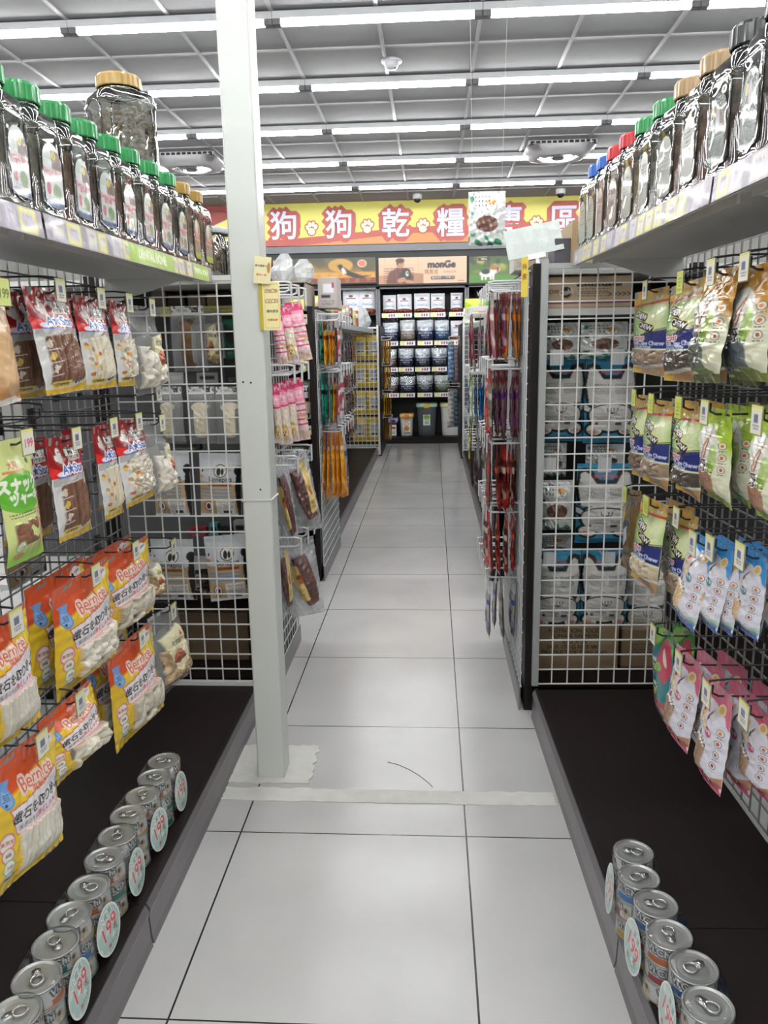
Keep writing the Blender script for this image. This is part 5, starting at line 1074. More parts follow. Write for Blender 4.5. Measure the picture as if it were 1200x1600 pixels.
# ---------------------------------------------------------------- behind the right white grid
def corgi():
    A = Art(.25, .42, .0028, '#2f86a8'); w, h = A.w, A.h
    A.rect(0, h * .03, w, h * .06, '#3f9ac0'); A.tone(np.ones_like(A.X), A.noise(30, 4), .06)
    def body(g, c):
        for s in (-1, 1):
            A.poly([(s * w * (.47 + g), h * (.30 + g)), (s * w * (.43 + g), h * (.12 - g)), (s * w * (.36), h * (.10 - g)), (s * w * (.28 - g), h * (.13 - g)), (s * w * (.17 - g), h * (.24 - g)), (0, h * (.24 - g)), (0, h * .5), (s * w * (.42 + g), h * .52)], c); A.ell(s * w * .31, h * .83, w * (.14 + g), h * (.062 + g * .6), c); A.ell(s * w * .46, h * .58, w * (.09 + g), h * (.03 + g * .4), c, rot=-s * 30)
        A.ell(0, h * .66, w * (.41 + g), h * (.185 + g * .6), c); A.ell(0, h * .40, w * (.38 + g), h * (.14 + g * .5), c)
    body(.05, '#141416'); body(0, '#d3d2cd')
    A.line([(w * .42 * math.cos(a), h * .64 - h * .12 * math.sin(a)) for a in np.linspace(.25, math.pi - .25, 16)], .006, '#141416')
    A.text('柴犬的零食', 0, h * .155, .030, '#b8505c', bold=1, fitw=w * .42)
    for s in (-1, 1):
        A.line([(0, h * .63), (s * w * .035, h * .60), (s * w * .03, h * .575)], .0035, '#141416'); A.line([(0, h * .635), (s * w * .09, h * .61), (s * w * .10, h * .57)], .0035, '#141416')
        A.ell(s * w * .33, h * .86, w * .06, h * .03, '#b08078')
        for dx in (-.085, -.03, .03, .085): A.ell(s * w * .33 + w * dx, h * .825 + h * .35 * abs(dx), w * .020, h * .014, '#b08078')
    A.smalltext(-w * .19, h * .345, w * .32, h * .12, '#4c4a4a', 9); A.smalltext(w * .19, h * .345, w * .32, h * .12, '#4c4a4a', 9)
    A.smalltext(-w * .14, h * .72, w * .34, h * .11, '#4c4a4a', 7); A.smalltext(w * .20, h * .70, w * .26, h * .05, '#4c4a4a', 4); A.rect(w * .14, h * .755, w * .12, h * .035, '#4a4a4c'); A.rect(-w * .28, h * .755, w * .05, h * .03, '#3a3a3c'); A.hgt += .012 * np.exp(-((A.X / (w * .35)) ** 2 + ((A.Y - h * .6) / (h * .25)) ** 2)); return A
def pup():
    A = Art(.19, .24, .0024, '#d6d9d8'); w, h = A.w, A.h
    A.ell(-w * .40, h * .14, w * .06, h * .06, '#3f8a6c'); A.ell(w * .12, h * .26, w * .16, h * .11, '#1c1a1a'); A.ell(w * .12, h * .26, w * .15, h * .10, '#ece9e4'); A.ell(w * .12, h * .20, w * .13, h * .05, '#d9a466'); A.ell(w * .12, h * .13, w * .06, h * .025, '#efe9d8'); A.ell(w * .08, h * .255, .003, .004, '#1c1a1a'); A.ell(w * .17, h * .255, .003, .004, '#1c1a1a'); A.ell(w * .125, h * .285, .004, .003, '#1c1a1a')
    for i in range(14): A.ell(-w * .3 + w * .09 * (i % 5), h * (.10 + .08 * (i // 5)), .003, .005, '#33383a', rot=i * 30)
    A.ell(0, h * .60, w * .30, h * .15, '#6a4a42'); A.ink(A.m_ell(0, h * .60, w * .30, h * .15) * sstep(0, .4, A.noise(60, 4)), '#8a6658', .8)
    A.line([(-w * .1, h * .45), (w * .1, h * .40)], .003, '#2c2c2c'); A.rect(0, h * .90, w, h * .22, '#cfd8d2'); A.ink(sstep(.05, .2, A.noise(75, 5)) * sstep(h * .74, h * .80, A.Y), '#3f8a6c'); A.ell(-w * .38, h * .4, w * .05, h * .04, '#3f8a6c'); A.smalltext(w * .34, h * .74, w * .2, h * .06, '#555', 3); return A
CO = Bag('treat_pouch', corgi(), .07, MATTE, back='2f86a8', wr=.003, foot=.05, head=.04, crease=.003); PU = Bag('treat_pouch', pup(), .05, FOIL, back='c8cccc', wr=.0042, foot=.05, head=.04, crease=.006)
g = 'bags behind the right white grid'
for i, (x0, x1, y0, y1, Y, lb) in enumerate(((836, 912, 560, 690, 2.79, 'upper left'), (913, 992, 560, 692, 2.77, 'upper right'), (900, 988, 724, 848, 2.78, 'single one in the middle'), (832, 906, 858, 988, 2.77, 'lower left'), (907, 980, 857, 987, 2.79, 'lower right'), (974, 1040, 872, 1004, 2.86, 'rightmost, partly hidden'))):
    face(CO, x0, x1, y0, y1, Y, f"blue white-dog pouch, {lb}, behind the right grid", group=g)
for i, (x0, x1, y0, y1, Y, lb) in enumerate(((850, 905, 504, 562, 2.74, 'top left'), (907, 980, 503, 560, 2.74, 'top right'), (845, 885, 692, 745, 2.83, 'middle left under the blue ones'), (915, 975, 694, 735, 2.83, 'middle right under the blue ones'), (842, 896, 750, 828, 2.74, 'lower left beside the single blue one'), (838, 892, 836, 868, 2.86, 'lowest left, mostly hidden'), (968, 1000, 505, 562, 2.80, 'far right in the top row'))):
    face(PU, x0, x1, y0, y1, Y, f"silver puppy pouch, {lb}, behind the right grid", group=g)
for i, (px, py) in enumerate(((868, 556), (962, 555), (857, 722), (942, 722), (857, 868), (948, 868))):
    p = at(px, py, 1, 2.68); b = MB(); b.box(-.022, .022, 0, .004, -.03, .02); b.tube([(-.012, 0, .0), (-.012, .09, 0)], .0024, 6); b.tube([(.012, 0, .0), (.012, .09, 0)], .0024, 6)
    b.box(-.014, -.008, -.004, 0, -.03, .02); b.box(.008, .014, -.004, 0, -.03, .02)
    o = b.build('wire_hook', WIRE_S, M=Matrix.Translation((p[0], p[1] - .03, p[2]))); tag(o, f"silver hook bracket on the back of the right white grid, {('top left', 'top right', 'middle left', 'middle right', 'lower left', 'lower right')[i]}", 'hook', 'hook brackets behind the right grid')
# cartons
def carton(x0, x1, z0, z1, y0, y1, paint, label, base='#b39a78', cat='carton'):
    r = MB().box(x0, x1, y0, y1, z0, z1).build('carton', mat('carton_' + base, base, .7, noise=.05), bevel=.003); tag(r, label, cat)
    A = Art(x1 - x0 - .008, z1 - z0 - .008, .0028, base); paint(A); flat_print('printed_front', A, MATTE, r, frame(((x0 + x1) / 2, y0 - .001, z1 - .004), (1, 0, 0), (0, 0, 1))); return r
def c1(A):
    w, h = A.w, A.h; A.rect(-w * .22, h * .45, .001, .001, '#222'); A.ell(-w * .26, h * .50, h * .19, h * .19, '#1d1a1c'); A.text('Cold', -w * .26, h * .50, .022, '#e8e0d4', rot=-12); A.rect(0, h * .86, w, h * .055, '#8a2a50'); A.rect(0, h * .95, w, h * .05, '#c9b094')
    A.text('自然海洋魚凍乾食品貓犬罐頭', w * .12, h * .26, .018, '#2a2422', bold=2, fitw=w * .52); A.smalltext(w * .06, h * .52, w * .38, h * .30, '#4a4038', 4); A.text('>>>>>', w * .36, h * .60, .026, '#3a322c'); A.text('OW', -w * .40, h * .48, .018, '#2a2422')
p0 = at(850, 478, 1, 2.68); p1 = at(988, 478, 1, 2.68); carton(p0[0], p1[0], 1.3785, 1.3785 + .100, 2.68, 2.98, c1, 'brown carton with round black seal and maroon stripe behind the right grid', '#c9b294')
def c2(A):
    w, h = A.w, A.h
    for i, t in enumerate(('NUTRITION FOOD', 'TUNA & SALMON', '85G X 24', '24 X 170 G NET WT.', 'PRODUCT OF THAILAND')): A.text(t, -w * .03, h * (.10 + .13 * i), .022, '#33281e', bold=1, fitw=w * .8)
p0 = at(836, 1020, 1, 2.74); p1 = at(966, 1020, 1, 2.74); carton(p0[0], p1[0], .101, .27, 2.74, 3.1, c2, 'brown carton printed product of Thailand under the blue pouches', '#8a765c')
def c3(A): A.smalltext(0, A.h * .5, A.w * .7, A.h * .3, '#3a3024', 4)
p0 = at(968, 1020, 1, 2.74); carton(p0[0] + .01, p0[0] + .2, .101, .25, 2.76, 3.1, c3, 'smaller brown carton beside the Thailand carton', '#7d6a52')
# ---------------------------------------------------------------- clear treat jars on the top shelves
def fill_mat(name, a, b):
    if name in _m: return _m[name]
    m = bpy.data.materials.new(name); m.use_nodes = True; nt = m.node_tree; bs = nt.nodes['Principled BSDF']
    tc = nt.nodes.new('ShaderNodeTexCoord'); vo = nt.nodes.new('ShaderNodeTexVoronoi'); vo.inputs['Scale'].default_value = 95
    nt.links.new(tc.outputs['Object'], vo.inputs['Vector']); rp = nt.nodes.new('ShaderNodeValToRGB'); nt.links.new(vo.outputs['Color'], rp.inputs[0])
    rp.color_ramp.elements[0].color = lin(hexc(a)) + (1,); rp.color_ramp.elements[1].color = lin(hexc(b)) + (1,)
    nt.links.new(rp.outputs[0], bs.inputs['Base Color']); bs.inputs['Roughness'].default_value = .7
    bp = nt.nodes.new('ShaderNodeBump'); bp.inputs['Strength'].default_value = 1; bp.inputs['Distance'].default_value = .004; nt.links.new(vo.outputs['Distance'], bp.inputs['Height']); bp.invert = True; nt.links.new(bp.outputs['Normal'], bs.inputs['Normal'])
    _m[name] = m; return m
FB = fill_mat('treats_brown', '#6a4630', '#9c7456'); FG = fill_mat('treats_grey', '#6a645a', '#b4ae9e'); FT = fill_mat('treats_tan', '#9a7a56', '#c8b090'); FD = fill_mat('treats_dark', '#4a362c', '#7a5e4c')
def jar_label(kind):
    A = Art(.070, .115, .002, '#cfd6d2'); w, h = A.w, A.h
    if kind == 'a':
        A.rect(0, h * .12, w, h * .3, '#b9c6bc'); A.rect(w * .22, h * .28, w * .5, h * .32, '#6a3f34'); A.ell(w * .1, h * .2, .008, .008, '#e2cf1e'); A.text('1', w * .1, h * .2, .010, '#3a3410'); A.rect(0, h * .48, w, h * .16, '#d8c0c2'); A.text('Dental Bone', 0, h * .46, .014, '#b83a52'); A.text('潔牙骨', 0, h * .54, .012, '#b83a52')
        A.ell(-w * .28, h * .72, w * .12, h * .10, '#c85a6a'); A.ell(w * .15, h * .74, w * .22, h * .12, '#7f9a62'); A.smalltext(0, h * .86, w * .7, h * .06, '#5a6a5a', 2); A.rect(0, h * .95, w, h * .10, '#2f4f86')
    if kind == 'b':
        A.rect(0, h * .5, w, h, '#a8937a'); A.ell(-w * .1, h * .2, w * .2, h * .16, '#e4e0da'); A.ell(w * .2, h * .14, .008, .008, '#e2cf1e'); A.rect(0, h * .40, w, h * .10, '#b02a34'); A.text('GOOD', 0, h * .40, .014, '#f2e8e4'); A.rect(0, h * .52, w, h * .05, '#d8a0a0'); A.ink(sstep(.0, .4, A.noise(90)) * (A.Y > h * .56), '#6a4a34', .8); A.rect(0, h * .92, w, h * .16, '#c9cf3c')
    if kind == 'c':
        A.rect(0, h * .5, w, h, '#5f7468'); A.ell(-w * .2, h * .25, .008, .008, '#d8c21e'); A.ell(0, h * .35, w * .12, h * .2, '#e0e2e0'); A.ell(w * .28, h * .35, w * .05, h * .10, '#c8525e', rot=20); A.rect(0, h * .62, w, h * .12, '#3f6a52'); A.smalltext(0, h * .62, w * .8, h * .08, '#d0dcd4', 2); A.rect(0, h * .82, w, h * .2, '#4a6458')
    if kind == 'd': A.rect(0, h * .5, w, h, '#b9beb0'); A.smalltext(0, h * .4, w * .7, h * .4, '#7a8074', 6)
    if kind == 'e': A.rect(0, h * .5, w, h, '#c0a898'); A.text('牛肉條', 0, h * .3, .020, '#8a3a34'); A.smalltext(0, h * .5, w * .7, h * .2, '#7a5a4c', 4)
    return (lambda: (A.col.__setitem__((Ellipsis, 3), np.maximum(A.m_rect(0, A.h * .62, A.w, A.h * .80), A.m_ell(0, A.h * .32, A.w * .5, A.h * .31)) * (.78 if kind in 'ab' else .5)), flat_print('label', A, printed('jar_label', .3, coat=.4, film=True), 'mesh'))[1])()
def jar_meshes(hw, H, kind, ns=40):
    sq = (7, 1.0)
    b = MB().lathe([(hw * .90, 0), (hw * .96, .004), (hw, .018), (hw, .03), (hw * .965, .036), (hw * .965, H - .05), (hw, H - .044), (hw, H - .03), (hw * .93, H - .012), (hw * .78, H - .004)], ns, (0, 0, 0), 0, sq)
    b.lathe([(hw * .70, H - .006), (hw * .66, H + .006), (hw * .66, H + .02)], ns)
    body = b.mesh('treat_jar', CLEARJ, True)
    f = MB().lathe([(hw * .84, .006), (hw * .91, .02), (hw * .905, H * .66), (hw * .7, H * .76), (hw * .3, H * .79), (.0001, H * .78)], 28, (0, 0, 0), 0, (6, 1.0)).mesh('treats', FB, True)
    z0 = H + .008; r = hw * .74; prof = [(r * .97, z0), (r, z0 + .002), (r, z0 + .028), (r * .94, z0 + .034), (r * .80, z0 + .034), (r * .76, z0 + .030), (.0001, z0 + .030)]
    n = 72; vs = []; fs = []
    for k, (rd, z) in enumerate(prof):
        for j in range(n):
            a = 2 * math.pi * j / n; q = rd * (1 + (.035 if (j % 4 < 2 and k in (1, 2)) else 0)); vs.append((q * math.cos(a), q * math.sin(a), z))
    for k in range(len(prof) - 1):
        for j in range(n): fs.append((k * n + j, k * n + (j + 1) % n, (k + 1) * n + (j + 1) % n, (k + 1) * n + j))
    l = MB(); l.add(vs, fs); lid = l
    r_ = MB(); w = hw * .72; zt = H * .74
    pts = [(hw * .985, w * math.cos(a), zt + w * .55 * math.sin(a)) for a in np.linspace(0, math.pi, 13)]
    r_.tube([(hw * .985, w, H * .2)] + pts + [(hw * .985, -w, H * .2), (hw * .985, 0, H * .13), (hw * .985, w, H * .2)], .0022, 6)
    rib = r_.mesh('embossed_rib', CLEARJ, True)
    return body, f, lid, rib
LIDS = {k: mat('lid_' + k, c, .3, noise=.03, coat=.3) for k, c in dict(green='#0f8a42', gold='#a9883e', tan='#a4875c', red='#c0202a', blue='#1f5fb8', black='#1d2624', silver='#b9bdc0').items()}
JB, JF, JL, JR = jar_meshes(.0585, .208, 0); LIDM = {k: JL.mesh('lid', m, False) for k, m in LIDS.items()}
LBL = {k: jar_label(k) for k in 'abcde'}; FILLM = {}
for k, m in (('brown', FB), ('grey', FG), ('tan', FT), ('dark', FD)):
    FILLM[k] = JF.copy(); FILLM[k].name = 'treats'; FILLM[k].materials.clear(); FILLM[k].materials.append(m)
def jar(M, lid, lab, fill, label, group='treat jars on the top shelves'):
    r = inst('treat_jar', JB, None, M); tag(r, label, 'jar', group)
    inst('treats', FILLM[fill], r); inst('lid', LIDM[lid], r); inst('embossed_rib', JR, r)
    if lab: inst('label', LBL[lab], r, frame((.0596, .0, .150), (0, 1, 0), (0, 0, 1)))
    return r
LY = [1.405, 1.533, 1.660, 1.790, 1.917, 2.042, 2.182, 2.322, 2.458, 2.588]
for i, y in enumerate(LY):
    gold = i > 7
    jar(Matrix.Translation((-.762, y, 1.502)) @ Matrix.Rotation(math.radians((3, -2, 2, -3, 1, 2, -2, 1, 3, -1)[i]), 4, 'Z'), 'gold' if gold else 'green', 'b' if gold else 'a', ('grey', 'grey', 'brown', 'dark', 'brown', 'grey', 'brown', 'dark', 'tan', 'tan')[i],
        f"clear jar with a {'gold' if gold else 'green'} lid on the left shelf, {ORD[i - 8] + ' of the gold lidded two' if gold else ORD[i] + ' from the near end'}")
# big jar stacked in the second row
JB2, JF2, JL2, JR2 = jar_meshes(.082, .24, 0)
M2 = Matrix.Translation((-.885, 2.40, 1.502)); jar(M2, 'green', None, 'dark', 'clear jar in the second row of the left shelf, under the big gold lidded jar', 'second row jars')
M3 = Matrix.Translation((-.885, 2.40, 1.746)) @ Matrix.Rotation(math.radians(-48), 4, 'Z'); r = inst('treat_jar', JB2, None, M3); tag(r, 'big clear jar with gold lid full of knots, stacked above the green lidded jars', 'jar')
KN = MB(); Rk = random.Random(5)
for k in range(150):
    a, z, q = Rk.uniform(0, 6.28), Rk.uniform(.02, .185), Rk.uniform(.045, .066); c_ = Vector((q * math.cos(a), q * math.sin(a), z)); d1 = Vector((Rk.gauss(0, 1), Rk.gauss(0, 1), Rk.gauss(0, 1))).normalized(); d2 = d1.cross(Vector((Rk.gauss(0, 1), Rk.gauss(0, 1), Rk.gauss(0, 1)))).normalized()
    KN.tube([tuple(c_ + (d1 * math.cos(t_) + d2 * math.sin(t_)) * .011) for t_ in np.linspace(0, 4.4, 7)], .0052, 6)
KN.build('treats', fill_mat('treats_knot', '#8a7864', '#d8ccb4'), r, smooth=True); inst('lid', JL2.mesh('lid', LIDS['gold'], False), r); inst('embossed_rib', JR2, r)
for k, M in enumerate((Matrix.Rotation(math.radians(-90), 4, 'Z'),)): inst('embossed_rib', JR2, r, M)
# stick jars beyond the white grid
for i, px in enumerate((334, 352)):
    p = at(px, 418, 1, 2.78); r = empty('stick_jar', (p[0], 2.78 + .05 * i, 1.501)); tag(r, f"silver lidded jar of long brown sticks beside the column, {('left', 'right')[i]} one", 'jar', 'jars of long sticks')
    MB().lathe([(.044, 0), (.048, .006), (.048, .125), (.040, .14), (.038, .15)], 28).build('jar_body', CLEARJ, r, smooth=True); MB().lathe([(.042, .15), (.043, .152), (.043, .166), (.040, .170), (.0001, .170)], 28).build('lid', LIDS['silver'], r, smooth=True)
    b = MB(); R = random.Random(i)
    for k in range(34):
        a, q = R.uniform(0, 6.28), .038 * math.sqrt(R.random()); b.tube([(q * math.cos(a), q * math.sin(a), .006), (q * .95 * math.cos(a + .3), q * .95 * math.sin(a + .3), R.uniform(.09, .125))], .0042, 5)
    b.build('treat_sticks', fill_mat('sticks_fill', '#5a4434', '#b8a48c'), r)
RY = [1.195, 1.328, 1.462, 1.600, 1.743, 1.882, 2.022, 2.160, 2.290, 2.405, 2.510]; RL = ['black', 'black', 'black', 'tan', 'tan', 'green', 'green', 'red', 'red', 'blue', 'blue']; RLB = ['c', 'c', 'c', 'd', 'd', 'd', 'd', 'e', 'e', 'd', 'd']; RF = ['dark', 'dark', 'dark', 'brown', 'brown', 'grey', 'tan', 'brown', 'brown', 'tan', 'tan']
for i, y in enumerate(RY):
    Mx = RM @ Matrix.Translation((.168, y - 2.565, 1.5275)) @ Matrix.Rotation(math.radians(180 + (2, -3, 2, -1, 3, -2, 1, 2, -2, 1, 2)[i]), 4, 'Z')
    o = ['nearest', 'second', 'third'][i] if i < 3 else ['nearer', 'farther'][(i - 3) % 2]
    jar(Mx, RL[i], RLB[i], RF[i], f"clear jar with a {RL[i]} lid on the right shelf, {o} of the {RL[i]} lidded ones")

# ---------------------------------------------------------------- shrink-wrapped cat food cans on the decks
def can_art(k):
    A = Art(2 * math.pi * .0395, .036, .0016, '#e4e5e6'); w, h = A.w, A.h
    band = {'o': '#d0713c', 'g': '#1f7f70', 'y': '#c9a53a', 'b': '#3f7fc4', 'r': '#a8303c'}[k]
    for q in range(3):
        x = (q - 1) * w / 3
        A.text('Vi.Chi', x - w * .04, h * .30, .020, '#e9eaec', bold=1, outline='#3a3c42', ow=.0022); A.rect(x - w * .05, h * .78, w * .17, h * .36, band, rot=-3); A.ell(x + w * .10, h * .55, w * .035, h * .36, '#cdb79c'); A.ell(x + w * .095, h * .4, w * .015, h * .14, '#4a3a30'); A.ell(x + w * .12, h * .8, w * .025, h * .2, '#e0d4c4')
    A.rect(0, h * .97, w, h * .10, band); return A
CANM = printed('can_label', .3, coat=.3); METAL = mat('can_metal', (.80, .80, .79), .30, metal=.75, noise=.04)
canb = {k: wrap_print('can', can_art(k), CANM, .0395, .039) for k in 'ogybr'}
lm = MB().lathe([(.036, .0), (.0405, .0006), (.0405, .003), (.0395, .0035)], 40); lm.lathe([(.0395, .0385), (.0408, .0388), (.0410, .0412), (.0396, .0420), (.0375, .0410), (.0365, .0385), (.034, .0388), (.030, .0378), (.026, .0386), (.012, .0384), (.0001, .0384)], 40); canlid = lm.mesh('lid', METAL, True)
t = MB(); ring = [(.0115 * math.cos(a) - .007, .0105 * math.sin(a), .0425) for a in np.linspace(0, 2 * math.pi, 21)]; t.tube(ring, .0024, 6); t.prism([(.002, -.0085), (.018, -.0075), (.023, 0), (.018, .0075), (.002, .0085)], 2, .0405, .0432); t.lathe([(.004, .043), (.003, .0448), (.0001, .0448)], 12, (.013, 0, 0)); tabm = t.mesh('pull_tab', mat('tab_metal', (.82, .82, .81), .2, metal=.9), True)
def sticker_art():
    A = Art(.098, .098, .002, '#eef1ef'); r = .049
    A.ell(0, r, r * .93, r * .93, '#a9c9c2'); A.ink(sstep(.2, .5, A.noise(120, 5)) * A.m_ell(0, r, r * .9, r * .9), '#dfe9e4', .9); A.text('小資價', 0, r * .42, .017, '#7aa098', bold=1, outline='#e8f0ec', ow=.002)
    A.text('199', .002, r * .98, .044, '#d0323e', bold=1, outline='#f4f4f0', ow=.002); A.poly([(-.016, r * 1.56), (-.008, r * 1.52), (-.008, r * 1.68), (-.016, r * 1.72)], '#d0323e'); A.text('元', .022, r * 1.32, .018, '#2a2a2c'); A.smalltext(.004, r * 1.6, .04, .010, '#5a6a66', 2); return A
SA = sticker_art()
def disc_mesh(A, m):
    r = A.w / 2; mk = np.hypot(A.X, A.Y - r) <= r * 1.0; V = np.stack([A.X, np.zeros_like(A.X), -(A.Y - r)], -1)
    k = np.hypot(A.X, A.Y - r) / r; sc = np.where(k > 1, 1 / np.maximum(k, 1e-6), 1); V[..., 0] *= sc; V[..., 2] *= sc
    V = V.reshape(-1, 3); Q = grid_quads(A.nx, A.ny); n = len(V); V2 = V + [0, .001, 0]; return np_mesh('round_label', np.r_[V, V2], np.r_[Q, Q[:, ::-1] + n], np.tile(A.col.reshape(-1, 4), (2, 1)), [m])
STK = disc_mesh(SA, printed('sticker_print', .3, coat=.4))
wm = MB()
wp = []
for a in np.linspace(-math.pi / 2, math.pi / 2, 13): wp.append((.0425 * math.cos(a + math.pi / 2) , .040 + .0425 * math.sin(a + math.pi / 2)))
wp = [(.0430 * math.cos(a), .0400 + .0430 * math.sin(a)) for a in np.linspace(0, math.pi, 13)] + [(.0430 * math.cos(a), -.0400 + .0430 * math.sin(a)) for a in np.linspace(math.pi, 2 * math.pi, 13)]
lv = [(1.0, .001), (.985, .02), (1.0, .04), (.985, .064), (1.0, .084), (.985, .105), (1.0, .124), (.96, .1285), (.6, .1282)]; n = len(wp)
vs = [(x * s, y * (1 - (1 - s) * .5), z) for s, z in lv for x, y in wp]; fs = [(k * n + j, k * n + (j + 1) % n, (k + 1) * n + (j + 1) % n, (k + 1) * n + j) for k in range(len(lv) - 1) for j in range(n)]
fs.append(tuple((len(lv) - 1) * n + j for j in range(n))); wm.add(vs, fs); WRM = wm.mesh('shrink_wrap', WRAPM, True)
def can_pack(M, side, keys, label, seed):
    r = empty('can_pack', M=M); tag(r, label, 'canned food', 'wrapped packs of six cans'); R = random.Random(seed)
    for j, dy in enumerate((.0403, -.0403)):
        for k in range(3):
            c = inst('can', canb[keys[k] if j == 0 else keys[(k + 3) % len(keys)]], r, Matrix.Translation((R.uniform(-.001, .001), dy, k * .0420)) @ Matrix.Rotation(math.radians((0 if side > 0 else 180) + R.choice((-55, -20, 15, 60))), 4, 'Z'))
            inst('lid', canlid, c)
            if k == 2: inst('pull_tab', tabm, c, Matrix.Rotation(R.uniform(0, 6.28), 4, 'Z'))
    inst('shrink_wrap', WRM, r)
    inst('round_label', STK, r, frame((side * .049, .010, .056), (0, side, 0), (side * -.10, 0, 1)) @ Matrix.Rotation(math.radians(-8 * side), 4, 'Y'))
KS = ['ggo', 'gyo', 'gogygo', 'gyogbo', 'yogggo', 'goyybo']
lc = [(1.84, 1.757, -.700), (1.674, 1.603, -.702), (1.521, 1.439, -.698), (1.350, 1.270, -.691), (1.196, 1.122, -.683), (1.045, .965, -.68)]
for i, (ya, yb, x) in enumerate(lc):
    can_pack(Matrix.Translation((x, (ya + yb) / 2, .1005)) @ Matrix.Rotation(math.radians((2, -3, 3, -2, 4, 0)[i]), 4, 'Z'), 1, KS[i], f"wrapped pack of six cans with round 199 label, left deck, {ORD[i]} from far end", i)
rc = [(1.50, 1.423, .413), (1.341, 1.268, .424), (1.187, 1.110, .440)]
for i, (ya, yb, x) in enumerate(rc):
    can_pack(Matrix.Translation((x + (0, -.002, .002)[i], (ya + yb) / 2, .1005)) @ Matrix.Rotation(math.radians((-6, 2, -2)[i]), 4, 'Z'), -1, ['yrbyrb', 'yrbyro', 'yrbybr'][i], f"shrink wrapped pack of six cans on the right deck, {['farthest', 'middle', 'nearest'][i]} of three", 20 + i)
# ---------------------------------------------------------------- thin packs on the aisle-facing wire panels
PLATE = MB().box(-.001, .001, -.017, .017, -.042, .022).mesh('end_plate', mat('plate_white', (.82, .83, .83), .35))
def strip(top, mid, low, acc, w=.10, h=.23, word=None):
    A = Art(w, h, .003, mid); A.rect(0, h * .10, w, h * .22, top); A.rect(0, h * .90, w, h * .24, low); A.rect(0, h * .36, w, h * .09, acc); A.ell(0, h * .62, w * .3, h * .12, low); A.ink(sstep(.2, .5, A.noise(70, 4)) * (A.Y > h * .42), acc, .55)
    if word: A.text(word, 0, h * .24, .022, '#f0eee8', bold=1, fitw=w * .85)
    A.smalltext(0, h * .80, w * .7, h * .08, '#e0dcd4', 3); return A
PK = {}
def pk(name, *c, **k): PK[name] = (Bag('hanging_pack', strip(*c, **k), .016, GLOSSY, parts={}, back=c[1].lstrip('#'), wr=.003, head=.08, foot=.06), k.get('desc', name))
pk('cream and pink', '#b8a8a0', '#a5777c', '#b05a78', '#e6ddd0'); pk('red and brown', '#6a2f34', '#7d4a42', '#8a5a4a', '#b02a2c'); pk('mauve', '#8a3a34', '#8f5566', '#b82c2c', '#c9b8c0'); pk('orange', '#7a3432', '#9a6a48', '#b8842e', '#d9782c', word='雞肉'); pk('purple', '#8e2c30', '#8a6470', '#6a4a44', '#5c2a78', word='牛肉'); pk('olive grey', '#8a2e2c', '#6a6a5c', '#8a1f22', '#a8a89c'); pk('red', '#c42a24', '#8a3a34', '#c42f28', '#e0604a', word='零食'); pk('dark red', '#c83a30', '#5a2426', '#b02c28', '#d8c0a8'); pk('white and blue', '#d5d9de', '#a8a4a4', '#6a504a', '#3a5aa8'); pk('blue', '#5f8a7a', '#2f5f94', '#8aa0a4', '#3f7fa8', word='海鮮'); pk('green and white', '#8fae5a', '#b9bfa0', '#6a7a5a', '#e0e4d0'); pk('maroon', '#7a1c2c', '#7a3a44', '#a89a90', '#8a1830'); pk('lilac', '#8a7a84', '#a39ca4', '#b8b4a8', '#b83a7c'); pk('olive and yellow', '#a8ac3a', '#8a8444', '#4a4438', '#d0cc4c'); pk('white and brown', '#b0aca8', '#c2bec0', '#6a6a44', '#4a3834'); pk('dark plum', '#3a2a30', '#4a343c', '#2c2024', '#6a5058'); pk('teal', '#2f8a78', '#3fae98', '#1f6a5c', '#14181a'); pk('teal and black', '#141618', '#2f9a84', '#1f6a5c', '#101214'); pk('yellow and black', '#2a2420', '#d8a02a', '#e0b030', '#7a3420', word='雞胸'); pk('white and red', '#b8bcc4', '#c04a48', '#b0b4c8', '#e6e2e4'); pk('brown', '#4a3a34', '#5e4a40', '#3a2e2a', '#7a6a60'); pk('grey brown', '#6a6460', '#837a74', '#5a504a', '#a8a09a'); pk('wine', '#5a2a2c', '#6a3c38', '#4a2826', '#8a5a50')
pk('orange gold', '#d98a1e', '#e09a24', '#c9822c', '#f0b83a', w=.09, h=.33, word='潔牙棒'); pk('golden', '#d9a81e', '#b8882a', '#d9b030', '#8a5a20', w=.10, h=.24); pk('white striped', '#d0d4da', '#a84a58', '#d8d4d8', '#c8ccd4')
def rack(xg, side, ys, tiers, panel, L=.105):
    """hooks on an aisle-facing wire panel; tiers: (z, height, [names on the first hook], [names on the second])"""
    for ti, (z, h, first, second) in enumerate(tiers):
        tn = ['top', 'second', 'third', 'fourth', 'fifth'][ti]
        for k, y in enumerate(ys):
            hook((xg, y, z), L, 0 if side > 0 else 180, f"white plated hook, {ORD[k]} along the {tn} row of {panel}", 'silver', None, 'hooks of ' + panel, plate=PLATE)
        for k, lst in enumerate((first, second)):
            R = random.Random(ti * 7 + k + int(abs(xg) * 100)); n = len(lst)
            for i, nm in enumerate(lst):
                b = PK[nm][0]; x = xg + side * (L - .004 - i * (L - .016) / max(1, n - 1)) if n > 1 else xg + side * L * .6
                yaw = math.radians(R.uniform(-12, 14)); u = Vector((math.sin(yaw) * .5, side, 0)); s = h / b.h
                b.spawn(frame((x, ys[k] + R.uniform(-.006, .006), z - .004), u, (R.uniform(-.05, .05), R.uniform(-.03, .03), 1)), f"{nm} pack, {ORD[i]} from the aisle, {tn} row {('front', 'back')[k]} hook, {panel.replace('the ', '')}", 'treat pack', 'hanging packs on ' + panel, 1, s * R.uniform(.97, 1.03))
